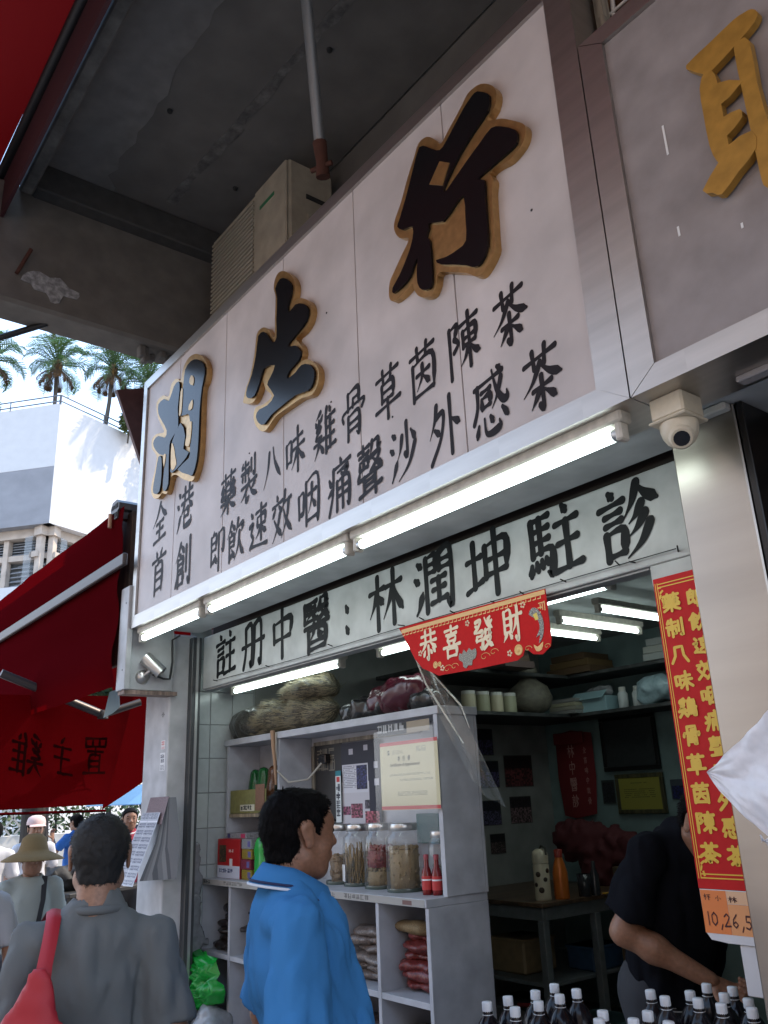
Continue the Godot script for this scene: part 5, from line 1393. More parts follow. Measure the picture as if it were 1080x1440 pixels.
func field_surface(prims: Array, cell: float, k: float, amp := 0.0, freq := 6.0, seed_value := 1, stretch := Vector3.ONE) -> Array:
	var lo := Vector3(1e9, 1e9, 1e9)
	var hi := -lo
	for p in prims:
		if p.minus:
			continue
		var r: float = max(p.ra, p.rb) * max(1.0, p.flat)
		for e in [p.a, p.b]:
			lo = lo.min(e - Vector3(r, r, r))
			hi = hi.max(e + Vector3(r, r, r))
	var pad := cell * 2.0 + k * 0.3 + amp
	lo -= Vector3(pad, pad, pad)
	hi += Vector3(pad, pad, pad)
	var nx := int(ceil((hi.x - lo.x) / cell)) + 1
	var ny := int(ceil((hi.y - lo.y) / cell)) + 1
	var nz := int(ceil((hi.z - lo.z) / cell)) + 1
	var f := PackedFloat32Array()
	f.resize(nx * ny * nz)
	f.fill(1.0)
	for p in prims:
		var a: Vector3 = p.a
		var b: Vector3 = p.b
		var ra: float = p.ra
		var rb: float = p.rb
		var s: float = p.flat
		var axis: Vector3 = p.axis
		var cut: Array = p.cut
		var minus: bool = p.minus
		var kk: float = k if p.k < 0 else p.k
		var r: float = max(ra, rb) * max(1.0, s) + kk * 0.6 + cell * 2.5
		var l0 := ((a.min(b) - Vector3(r, r, r) - lo) / cell).floor()
		var h0 := ((a.max(b) + Vector3(r, r, r) - lo) / cell).ceil()
		var x0: int = max(0, int(l0.x))
		var y0: int = max(0, int(l0.y))
		var z0: int = max(0, int(l0.z))
		var x1: int = min(nx - 1, int(h0.x))
		var y1: int = min(ny - 1, int(h0.y))
		var z1: int = min(nz - 1, int(h0.z))
		var ba := b - a
		var inv: float = 1.0 / max(ba.dot(ba), 1e-9)
		var squash := 1.0 / s - 1.0
		var ds: float = min(s, 1.0)
		var has_cut := cut.size() > 0
		for z in range(z0, z1 + 1):
			for y in range(y0, y1 + 1):
				var base := (z * ny + y) * nx
				for x in range(x0, x1 + 1):
					var q := lo + Vector3(x, y, z) * cell
					var v := q - a
					if squash != 0.0:
						v += axis * (v.dot(axis) * squash)
					var h := clampf(v.dot(ba) * inv, 0.0, 1.0)
					var d := ((v - ba * h).length() - (ra + (rb - ra) * h)) * ds
					if has_cut:
						for c in cut:
							var e: float = (q - c[0]).dot(c[1])
							if e > d:
								d = e
					var o := f[base + x]
					if minus:
						var mh: float = max(kk - absf(-d - o), 0.0) / kk
						f[base + x] = max(o, -d) + mh * mh * kk * 0.25
					else:
						var hh: float = max(kk - absf(d - o), 0.0) / kk
						f[base + x] = min(o, d) - hh * hh * kk * 0.25
	if amp > 0.0:
		var n := FastNoiseLite.new()
		n.seed = seed_value
		n.frequency = absf(freq)
		n.fractal_octaves = 3
		if freq < 0.0:
			n.fractal_type = FastNoiseLite.FRACTAL_RIDGED
			n.fractal_octaves = 2
		var lim := amp * 2.0 + cell * 2.0
		for z in nz:
			for y in ny:
				var base := (z * ny + y) * nx
				for x in nx:
					var v := f[base + x]
					if absf(v) < lim:
						f[base + x] = v + amp * n.get_noise_3dv((lo + Vector3(x, y, z) * cell) * stretch)
	# nets
	var ids := PackedInt32Array()
	ids.resize(nx * ny * nz)
	ids.fill(-1)
	var verts := PackedVector3Array()
	var sy := nx
	var sz := nx * ny
	var off := [0, 1, sy, sy + 1, sz, sz + 1, sz + sy, sz + sy + 1]
	var corner := [Vector3(0, 0, 0), Vector3(1, 0, 0), Vector3(0, 1, 0), Vector3(1, 1, 0), Vector3(0, 0, 1), Vector3(1, 0, 1), Vector3(0, 1, 1), Vector3(1, 1, 1)]
	var edges := [[0, 1], [2, 3], [4, 5], [6, 7], [0, 2], [1, 3], [4, 6], [5, 7], [0, 4], [1, 5], [2, 6], [3, 7]]
	for z in nz - 1:
		for y in ny - 1:
			var base := (z * ny + y) * nx
			for x in nx - 1:
				var i := base + x
				var v0 := f[i]
				if v0 > cell * 3.0 or v0 < -cell * 3.0:
					continue
				var inside := 0
				for o in off:
					if f[i + o] < 0.0:
						inside += 1
				if inside == 0 or inside == 8:
					continue
				var sum := Vector3.ZERO
				var cnt := 0
				for e in edges:
					var da := f[i + off[e[0]]]
					var db := f[i + off[e[1]]]
					if (da < 0.0) != (db < 0.0):
						var ca: Vector3 = corner[e[0]]
						sum += ca.lerp(corner[e[1]], da / (da - db))
						cnt += 1
				ids[i] = verts.size()
				verts.append(lo + (Vector3(x, y, z) + sum / cnt) * cell)
	var tris := PackedInt32Array()
	for z in range(1, nz - 1):
		for y in range(1, ny - 1):
			var base := (z * ny + y) * nx
			for x in range(1, nx - 1):
				var i := base + x
				if ids[i] < 0 and ids[i - 1] < 0 and ids[i - sy] < 0 and ids[i - sz] < 0:
					continue
				var d := f[i]
				var neg := d < 0.0
				for ax in 3:
					var st: int = [1, sy, sz][ax]
					if (f[i + st] < 0.0) == neg:
						continue
					var u: int = [sy, sz, 1][ax]
					var w: int = [sz, 1, sy][ax]
					var p0 := ids[i]
					var p1 := ids[i - u]
					var p2 := ids[i - u - w]
					var p3 := ids[i - w]
					if p0 < 0 or p1 < 0 or p2 < 0 or p3 < 0:
						continue
					# clockwise is the front in Godot
					if neg:
						tris.append_array([p0, p2, p1, p0, p3, p2])
					else:
						tris.append_array([p0, p1, p2, p0, p2, p3])
	var normals := PackedVector3Array()
	normals.resize(verts.size())
	for t in range(0, tris.size(), 3):
		var a := verts[tris[t]]
		var nn := (verts[tris[t + 2]] - a).cross(verts[tris[t + 1]] - a)
		for j in 3:
			normals[tris[t + j]] += nn
	for j in normals.size():
		normals[j] = normals[j].normalized()
	return [verts, normals, tris]


func field_mesh(surfaces: Array) -> ArrayMesh:
	var v := PackedVector3Array()
	var n := PackedVector3Array()
	var t := PackedInt32Array()
	for s in surfaces:
		var base := v.size()
		v.append_array(s[0])
		n.append_array(s[1])
		for i in s[2]:
			t.append(i + base)
	var arr := []
	arr.resize(Mesh.ARRAY_MAX)
	arr[Mesh.ARRAY_VERTEX] = v
	arr[Mesh.ARRAY_NORMAL] = n
	arr[Mesh.ARRAY_INDEX] = t
	var m := ArrayMesh.new()
	m.add_surface_from_arrays(Mesh.PRIMITIVE_TRIANGLES, arr)
	return m


# soft lump: list of [a, b, ra, rb, flatness, axis?]
func blob(list: Array, cell: float, k: float, amp: float, seed_value: int) -> ArrayMesh:
	var prims := []
	for q in list:
		prims.append(prim(q[0], q[1], q[2], q[3], q[4], q[5] if q.size() > 5 else Vector3.BACK))
	return field_mesh([field_surface(prims, cell, k, amp, -6.0 if amp >= 0.035 else 7.0, seed_value)])


# short hairs or fibres standing on a surface: thin blades rooted at its points, laid along the given flow
func strands(surface: Array, count: int, length: float, width: float, seed_value: int, flow: Callable) -> Array:
	var rr := RandomNumberGenerator.new()
	rr.seed = seed_value
	var verts: PackedVector3Array = surface[0]
	var normals: PackedVector3Array = surface[1]
	var v := PackedVector3Array()
	var n := PackedVector3Array()
	var t := PackedInt32Array()
	for i in count:
		var k := rr.randi() % verts.size()
		var nrm := normals[k]
		var root := verts[k] - nrm * width * 2.0 + Vector3(rr.randf_range(-1, 1), rr.randf_range(-1, 1), rr.randf_range(-1, 1)) * 0.003
		var d: Vector3 = flow.call(verts[k], nrm)
		d = (d - nrm * min(0.0, d.dot(nrm)) + Vector3(rr.randf_range(-1, 1), rr.randf_range(-1, 1), rr.randf_range(-1, 1)) * 0.22).normalized()
		var l := length * rr.randf_range(0.5, 1.2)
		var side := d.cross(nrm).normalized() * width
		var mid := root + d * l * 0.55 + nrm * l * 0.06
		var tip := root + d * l - nrm * l * 0.05
		var b := v.size()
		v.append_array([root - side, root + side, mid - side, mid + side, tip])
		n.append_array([nrm, nrm, nrm, nrm, nrm])
		t.append_array([b, b + 2, b + 1, b + 1, b + 2, b + 3, b + 2, b + 4, b + 3])
	return [v, n, t]


# ---------------------------------------------------------------- inside of the shop
func build_room() -> void:
	var teal := mat("teal_wall", 0.20, 0.29, 0.29, 0.7, 0.0, "blotch", 0.6)
	structure("floor", span(Vector3(-4.9, 0.0, -3.7), Vector3(-1.0, 0.12, -0.45)), mat("floor_tile", 0.16, 0.15, 0.14, 0.5, 0.0, "blotch", 1.0), "dim tiled shop floor one step above the street")
	structure("wall_back", span(Vector3(-4.9, 0.12, -3.8), Vector3(3.0, 2.74, -3.66)), teal, "teal painted back wall of the shop")
	var left := structure("wall_left", span(Vector3(-4.9, 0.12, -3.66), Vector3(-4.865, 2.74, -0.92)), mat("side_wall", 0.28, 0.29, 0.28, 0.7, 0.0, "blotch", 0.6), "pale side wall of the shop with tiles near the street")
	structure("wall_right", span(Vector3(-1.02, 0.12, -3.66), Vector3(-0.9, 2.74, -0.62)), teal, "teal side wall behind the steel pillar")
	# white glazed tiles on the street end of the side wall
	var joint := mat("tile_joint", 0.30, 0.32, 0.32, 0.9)
	wpart("tile_bed", span(Vector3(-4.9, 0.12, -0.92), Vector3(-4.874, 2.62, -0.45)), joint, left)
	var tile_mesh := cuboid(Vector3(0.008, 0.196, 0.146), 0.002)
	var tiles := []
	for k in 3:
		tiles.append(mat("wall_tile_%d" % k, 0.46 + 0.03 * k, 0.49 + 0.03 * k, 0.49 + 0.025 * k, 0.16, 0.0, "grain", 1.5))
	var rr := RandomNumberGenerator.new()
	rr.seed = 12
	for i in 13:
		for j in 3:
			wpart("tile", tile_mesh, tiles[rr.randi() % 3], left, Transform3D(Basis(), Vector3(-4.8695, 0.12 + 0.1 + 0.2 * i - 0.04, -0.53 - 0.15 * j)))
	# shelves round the corner, high up
	var dark_wood := mat("dark_shelf", 0.07, 0.075, 0.075, 0.6, 0.0, "wood", 1.0)
	var sh := thing("wall_shelf", "dark wall shelf running round the corner of the room", "shelf", Vector3(-4.4, 2.14, -3.2))
	for y in [2.15, 2.44]:
		wpart("board", span(Vector3(-4.86, y - 0.025, -3.65), Vector3(-4.25, y, -1.9), 0.002), dark_wood, sh)
		wpart("board", span(Vector3(-4.249, y - 0.025, -3.65), Vector3(-1.05, y, -3.28), 0.002), dark_wood, sh)
	# things standing on it
	for k in 4:
		var j := thing("storage_jar", "cream lidded storage jar in the row on the wall shelf", "jar", Vector3(-4.36, 2.151, -2.33 - 0.135 * k), 0.0, "cream storage jars on the wall shelf")
		part("body", Shape.new().lathe([Vector2(0, 0), Vector2(0.05, 0), Vector2(0.052, 0.01), Vector2(0.052, 0.115), Vector2(0.046, 0.125)], 18).done(), mat("cream_jar_%d" % (k % 2), 0.55 - 0.15 * (k % 2), 0.50 - 0.1 * (k % 2), 0.35 - 0.08 * (k % 2), 0.5), j)
		part("lid", Shape.new().lathe([Vector2(0.05, 0.122), Vector2(0.05, 0.145), Vector2(0, 0.148)], 18).done(), mat("white_lid", 0.62, 0.62, 0.58, 0.5), j)
	var gourd := thing("gourd_flask", "big brown bottle gourd standing on the wall shelf", "gourd", Vector3(-4.38, 2.151, -2.98))
	part("body", Shape.new().lathe([Vector2(0, 0), Vector2(0.08, 0.0), Vector2(0.15, 0.05), Vector2(0.17, 0.12), Vector2(0.14, 0.20), Vector2(0.07, 0.25), Vector2(0.055, 0.275), Vector2(0.072, 0.31), Vector2(0.07, 0.34), Vector2(0.03, 0.37), Vector2(0, 0.375)], 24).done(), mat("gourd_skin", 0.24, 0.22, 0.17, 0.6, 0.0, "stain", 4.0), gourd)
	var books := thing("book_stack", "stack of pale books lying beside the gourd", "books", Vector3(-4.3, 2.151, -3.36))
	for k in 4:
		part("book", Shape.new().box(Vector3(0.01 * (k % 2), 0.014 + 0.028 * k, 0), Vector3(0.26, 0.026, 0.26), 0.002).done(), mat("book_%d" % (k % 3), 0.26 + 0.06 * (k % 3), 0.26 + 0.05 * (k % 3), 0.25, 0.7), books)
	var tray := thing("blue_carton", "pale blue open carton on the back shelf", "box", Vector3(-4.10, 2.151, -3.44))
	part("body", Shape.new().box(Vector3(0, 0.055, 0), Vector3(0.30, 0.11, 0.24), 0.002).done(), mat("pale_blue_card", 0.30, 0.46, 0.50, 0.6), tray)
	part("flap", Shape.new().box(Vector3(0, 0.12, 0.13), Vector3(0.30, 0.003, 0.09), 0.0, Basis(Vector3.RIGHT, 0.7)).done(), mat("pale_blue_card", 0.30, 0.46, 0.50, 0.6), tray)
	for k in 3:
		var bt := thing("white_bottle", "white plastic pill bottle grouped on the back shelf", "bottle", Vector3(-3.87 + 0.09 * k, 2.151, -3.42 - 0.05 * (k % 2)), 0.0, "white pill bottles on the back shelf")
		part("body", Shape.new().lathe([Vector2(0, 0), Vector2(0.036, 0), Vector2(0.037, 0.11), Vector2(0.022, 0.13)], 16).done(), mat("white_plastic", 0.6, 0.64, 0.64, 0.4), bt)
		part("cap", Shape.new().lathe([Vector2(0.026, 0.125), Vector2(0.026, 0.16), Vector2(0, 0.162)], 14).done(), mat("white_lid", 0.62, 0.62, 0.58, 0.5), bt)
	var cb := thing("blue_bag", "pale blue plastic bag crumpled on the back shelf", "bag", Vector3(-3.58, 2.151, -3.42))
	part("bag", blob([[Vector3(-0.05, 0.1, 0), Vector3(0.07, 0.12, 0), 0.10, 0.09, 0.9]], 0.016, 0.03, 0.03, 401), mat("pale_blue_film", 0.40, 0.55, 0.60, 0.3, 0.0, "blotch", 5.0, 0.6), cb)
	var cc := thing("clear_bag", "grey clear plastic bag lying on the blue carton", "bag", Vector3(-4.06, 2.262, -3.44))
	part("bag", blob([[Vector3(-0.08, 0.04, 0), Vector3(0.06, 0.05, 0), 0.05, 0.045, 0.9]], 0.014, 0.03, 0.03, 402), mat("cloudy_film", 0.32, 0.33, 0.35, 0.15, 0.0, "blotch", 4.0, 0.9), cc)
	for q in [[-4.3, -2.6, 0.08, 0.05, 0.045, "dark cartons piled on the upper wall shelf"], [-4.2, -3.4, 0.10, 0.06, 0.03, "brown flat boxes piled in the upper shelf corner"], [-3.35, -3.42, 0.30, 0.32, 0.31, "grey papers piled on the upper back shelf"]]:
		var st := thing("box_pile", q[5], "boxes", Vector3(q[0], 2.441, q[1]))
		for k in 3:
			part("box", Shape.new().box(Vector3(rr.randf_range(-0.02, 0.02), 0.025 + 0.05 * k, 0), Vector3(0.42 - 0.05 * k, 0.048, 0.3), 0.002).done(), mat("pile_%d_%d" % [int(q[2] * 100), k % 2], q[2] + 0.03 * (k % 2), q[3] + 0.02 * (k % 2), q[4], 0.7), st)
	var redsack := thing("red_bundle", "dark red cloth bundle on the upper back shelf", "bundle", Vector3(-2.95, 2.441, -3.44))
	part("bundle", blob([[Vector3(-0.15, 0.08, 0), Vector3(0.2, 0.08, 0), 0.09, 0.09, 0.9]], 0.018, 0.03, 0.02, 403), mat("dark_red_cloth", 0.22, 0.015, 0.02, 0.8, 0.0, "fabric", 6.0), redsack)
	# photographs on the side wall
	var k2 := 0
	for q in [[1.99, -2.92, 0.22, 0.20, 0.20, 0.2, 0.26, "small group photo high on the side wall"], [1.75, -2.94, 0.26, 0.20, 0.20, 0.2, 0.27, "group photo of people in pale clothes on the side wall"], [1.77, -3.29, 0.32, 0.24, 0.26, 0.14, 0.13, "large reddish group photo on the side wall"], [1.47, -2.93, 0.26, 0.18, 0.19, 0.19, 0.23, "lower group photo on the side wall"], [1.48, -3.28, 0.24, 0.2, 0.28, 0.24, 0.22, "pale snapshot low on the side wall"], [1.25, -3.0, 0.16, 0.14, 0.2, 0.18, 0.16, "smallest snapshot lowest on the side wall"]]:
		var img := printed_page(96, 72, Color(0.28, 0.28, 0.27), Color.WHITE, [["photo", 0.03, 0.04, 0.94, 0.4, Color(q[4] * 0.5, q[5] * 0.5, q[6] * 0.6)], ["photo", 0.03, 0.42, 0.94, 0.54, Color(q[4] * 1.5, q[5] * 1.5, q[6] * 1.5)]], 70 + k2)
		wpart_single_poster("wall_photo", q[7], sheet_mesh(q[2], q[3]), print_mat("wall_photo_%d" % k2, img), Vector3(-4.858, q[0], q[1]), PI / 2)
		k2 += 1
	# hanging red scroll in the corner
	var scroll := thing("red_scroll", "dark red hanging banner with pale characters in the room's corner", "banner", Vector3(-4.55, 1.4, -3.62))
	var red := mat("scroll_red", 0.20, 0.012, 0.016, 0.7, 0.0, "fabric", 5.0)
	wpart("cloth", Shape.new().grid([[Vector3(-4.74, 2.04, -3.63), Vector3(-4.55, 2.06, -3.60), Vector3(-4.37, 2.03, -3.63)], [Vector3(-4.74, 1.7, -3.62), Vector3(-4.55, 1.72, -3.58), Vector3(-4.36, 1.7, -3.62)], [Vector3(-4.72, 1.42, -3.63), Vector3(-4.57, 1.40, -3.59), Vector3(-4.40, 1.43, -3.63)]]).done(), red, scroll)
	wpart("cloth_fold", Shape.new().box(Vector3(-4.56, 2.0, -3.575), Vector3(0.30, 0.09, 0.02), 0.006).done(), red, scroll)
	var pale := mat("scroll_ink", 0.45, 0.22, 0.2, 0.7)
	var n := 0
	for q in ["林", "中", "醫", "診"]:
		write(scroll, q, Vector3(-4.545, 1.90 - 0.125 * n, -3.568) - scroll.position, Vector2(0.07, 0.10), pale, 0.1)
		n += 1
	n = 0
	for q in ["全", "首", "味", "中", "效", "骨"]:
		write(scroll, q, Vector3(-4.42, 1.90 - 0.075 * n, -3.585) - scroll.position, Vector2(0.035, 0.05), pale, 0.1)
		n += 1
	# framed pictures
	var fr := thing("dark_picture", "dark framed picture hanging above the yellow certificate", "picture", Vector3(-4.02, 1.75, -3.64))
	wpart("canvas", Shape.new().box(Vector3(-4.03, 1.93, -3.635), Vector3(0.44, 0.34, 0.012)).done(), mat("dark_canvas", 0.035, 0.04, 0.042, 0.4, 0.0, "blotch", 3.0), fr)
	for q in [[-4.03, 2.115, 0.50, 0.03], [-4.03, 1.745, 0.50, 0.03], [-4.265, 1.93, 0.03, 0.338], [-3.795, 1.93, 0.03, 0.338]]:
		wpart("frame_bar", Shape.new().box(Vector3(q[0], q[1], -3.632), Vector3(q[2], q[3], 0.026), 0.003).done(), mat("black_trim", 0.012, 0.011, 0.011, 0.3, 0.3), fr)
	var yc := thing("yellow_certificate", "yellow certificate in a dark wooden frame on the teal wall", "certificate", Vector3(-3.98, 1.43, -3.64))
	var yimg := printed_page(128, 80, Color(0.55, 0.53, 0.22), Color(0.35, 0.33, 0.15), [["text", 0.3, 0.15, 0.4, 0.06], ["text", 0.12, 0.35, 0.75, 0.3]], 81)
	wpart("paper", sheet_mesh(0.36, 0.22), print_mat("yellow_paper", yimg), yc, move(-3.985, 1.565, -3.628))
	for q in [[-3.985, 1.69, 0.42, 0.03], [-3.985, 1.44, 0.42, 0.03], [-4.18, 1.565, 0.03, 0.218], [-3.79, 1.565, 0.03, 0.218]]:
		wpart("frame_bar", Shape.new().box(Vector3(q[0], q[1], -3.634), Vector3(q[2], q[3], 0.024), 0.003).done(), mat("olive_frame", 0.10, 0.09, 0.04, 0.5, 0.0, "wood", 3.0), yc)
	wpart_single_poster("wall_photo", "narrow dark portrait photo between the red banner and yellow certificate", sheet_mesh(0.12, 0.17), print_mat("portrait", printed_page(48, 72, Color(0.2, 0.22, 0.22), Color.WHITE, [["photo", 0.1, 0.1, 0.8, 0.8, Color(0.14, 0.15, 0.16)]], 82)), Vector3(-4.28, 1.585, -3.645), 0.0)
	wpart_single_poster("wall_photo", "bluish group photo beside the yellow certificate", sheet_mesh(0.22, 0.13), print_mat("blue_photo", printed_page(72, 48, Color(0.24, 0.27, 0.30), Color.WHITE, [["photo", 0.05, 0.35, 0.9, 0.6, Color(0.1, 0.12, 0.3)]], 83)), Vector3(-3.62, 1.585, -3.645), 0.0)
	# desk with things on and under it
	var steel := mat("grey_steel", 0.20, 0.22, 0.23, 0.45, 0.3, "blotch", 1.5)
	var desk := thing("desk", "grey steel desk with brown top inside the shop", "table", Vector3(-4.2, 0.12, -2.8))
	wpart("top", span(Vector3(-4.80, 0.945, -3.4), Vector3(-3.80, 0.97, -2.28), 0.003), mat("brown_top", 0.15, 0.09, 0.055, 0.35, 0.0, "wood", 1.0), desk)
	wpart("apron", span(Vector3(-4.78, 0.87, -2.33), Vector3(-3.82, 0.943, -2.30), 0.003), steel, desk)
	wpart("apron", span(Vector3(-3.85, 0.87, -3.38), Vector3(-3.82, 0.943, -2.332), 0.003), steel, desk)
	for p in [[-4.76, -2.32], [-3.84, -2.32], [-3.84, -2.8], [-3.84, -3.36], [-4.76, -3.36]]:
		wpart("leg", span(Vector3(p[0] - 0.025, 0.12, p[1] - 0.025), Vector3(p[0] + 0.025, 0.869, p[1] + 0.025), 0.003), steel, desk)
	wpart("lower_shelf", span(Vector3(-4.74, 0.50, -3.33), Vector3(-3.87, 0.52, -2.35), 0.002), steel, desk)
	var fl := thing("cow_flask", "cream vacuum flask with brown patches standing on the desk", "flask", Vector3(-3.92, 0.97, -2.43))
	var flm := mat("cream_flask", 0.62, 0.56, 0.42, 0.4)
	part("body", Shape.new().lathe([Vector2(0, 0), Vector2(0.048, 0), Vector2(0.05, 0.008), Vector2(0.05, 0.20), Vector2(0.047, 0.21)], 20).done(), flm, fl)
	part("cap", Shape.new().lathe([Vector2(0.05, 0.212), Vector2(0.052, 0.25), Vector2(0.045, 0.28), Vector2(0.025, 0.295), Vector2(0, 0.298)], 20).done(), flm, fl)
	part("handle", Shape.new().tube([Vector3(0, 0.29, 0), Vector3(0.02, 0.315, 0), Vector3(0.05, 0.30, 0), Vector3(0.052, 0.26, 0)], 0.007, 6).done(), mat("dark_switch", 0.05, 0.05, 0.04, 0.5), fl)
	for q in [[0.3, 0.15, 0.017], [1.2, 0.12, 0.014], [0.6, 0.06, 0.018], [1.6, 0.17, 0.015], [-0.1, 0.09, 0.014]]:
		var dir := Vector3(sin(q[0]), 0, cos(q[0]))
		part("patch", Shape.new().lathe([Vector2(q[2], 0), Vector2(q[2] * 0.9, 0.003), Vector2(0, 0.004)], 10).done(), mat("brown_patch", 0.05, 0.03, 0.02, 0.5), fl, Transform3D(Basis(dir.cross(Vector3.UP), dir, Vector3.UP), dir * 0.0485 + Vector3.UP * q[1]))
	var ob := thing("orange_bottle", "orange metal water bottle beside the cream flask", "bottle", Vector3(-3.865, 0.97, -2.54))
	part("body", Shape.new().lathe([Vector2(0, 0), Vector2(0.045, 0), Vector2(0.047, 0.01), Vector2(0.047, 0.15), Vector2(0.036, 0.2), Vector2(0.024, 0.235), Vector2(0.023, 0.24)], 20).done(), mat("orange_metal", 0.62, 0.16, 0.025, 0.3, 0.2), ob)
	part("cap", Shape.new().lathe([Vector2(0.026, 0.24), Vector2(0.026, 0.285), Vector2(0, 0.29)], 16).done(), mat("red_cap", 0.28, 0.03, 0.02, 0.4), ob)
	var bb := thing("pen_holder", "dark glass bottle and cup cluster beside the orange bottle", "bottle", Vector3(-3.83, 0.97, -2.72))
	part("cup", Shape.new().lathe([Vector2(0, 0), Vector2(0.04, 0), Vector2(0.045, 0.13), Vector2(0.042, 0.13)], 16).done(), mat("dark_glass", 0.03, 0.03, 0.035, 0.12), bb)
	part("neck", Shape.new().lathe([Vector2(0.03, 0.0), Vector2(0.03, 0.12), Vector2(0.012, 0.16), Vector2(0.012, 0.2), Vector2(0, 0.201)], 14, Vector3(0.02, 0, -0.08)).done(), mat("dark_glass", 0.03, 0.03, 0.035, 0.12), bb)
	single("pencil", rod(Vector3(-3.80, 0.976, -2.85), Vector3(-3.72, 0.976, -2.99), 0.005, 6), mat("pencil_yellow", 0.6, 0.36, 0.03, 0.5), "yellow pencil lying on the desk's edge", "pencil")
	var jacket := thing("red_jacket", "dark red jacket slung over a chair behind the desk", "jacket", Vector3(-4.15, 0.97, -3.3))
	part("jacket", blob([[Vector3(-0.25, 0.30, 0), Vector3(0.25, 0.24, 0), 0.15, 0.13, 0.8], [Vector3(0.0, 0.1, 0), Vector3(-0.1, 0.3, 0), 0.16, 0.15, 0.8]], 0.022, 0.05, 0.04, 404), mat("jacket_red", 0.10, 0.015, 0.02, 0.8, 0.0, "fabric", 5.0), jacket)
	var carton := thing("brown_carton", "brown cardboard carton standing on the desk", "box", Vector3(-3.65, 0.12, -3.2))
	part("body", Shape.new().box(Vector3(0, 0.50, 0), Vector3(0.34, 1.0, 0.4), 0.003).done(), mat("brown_card", 0.16, 0.105, 0.055, 0.8, 0.0, "wood", 1.5), carton)
	part("tape", Shape.new().box(Vector3(0, 0.6, 0.2015), Vector3(0.05, 0.78, 0.002)).done(), mat("tan_tape", 0.28, 0.2, 0.1, 0.4), carton)
	for q in [[-4.3, 0.521, -2.6, 0.30, 0.20, 0.3, "tan_paper", 0.28, 0.2, 0.11, "tan paper bag lying on the desk's lower shelf"], [-4.0, 0.521, -2.95, 0.22, 0.14, 0.3, "blue_box", 0.03, 0.08, 0.16, "blue box on the desk's lower shelf"], [-4.35, 0.121, -2.6, 0.4, 0.22, 0.4, "grey_bin", 0.15, 0.155, 0.16, "grey plastic crate under the desk"], [-3.45, 0.121, -2.3, 0.3, 0.30, 0.3, "teal_bin", 0.05, 0.10, 0.11, "teal plastic basin on the shop floor"]]:
		var bx := thing("storage_box", q[10], "box", Vector3(q[0], q[1], q[2]))
		part("body", Shape.new().box(Vector3(0, q[4] * 0.5, 0), Vector3(q[3], q[4], q[5]), 0.012).done(), mat(q[6], q[7], q[8], q[9], 0.6, 0.0, "blotch", 2.0), bx)
		part("rim", Shape.new().box(Vector3(0, q[4] - 0.008, 0), Vector3(q[3] + 0.012, 0.016, q[5] + 0.012), 0.004).done(), mat(q[6], q[7], q[8], q[9], 0.6, 0.0, "blotch", 2.0), bx)
	single("red_strap", Shape.new().tube([Vector3(-4.2, 0.36, -2.42), Vector3(-4.0, 0.40, -2.32), Vector3(-3.85, 0.34, -2.30)], 0.014, 6).done(), mat("red_strap", 0.35, 0.02, 0.03, 0.6), "red strap lying across the grey crate", "strap")


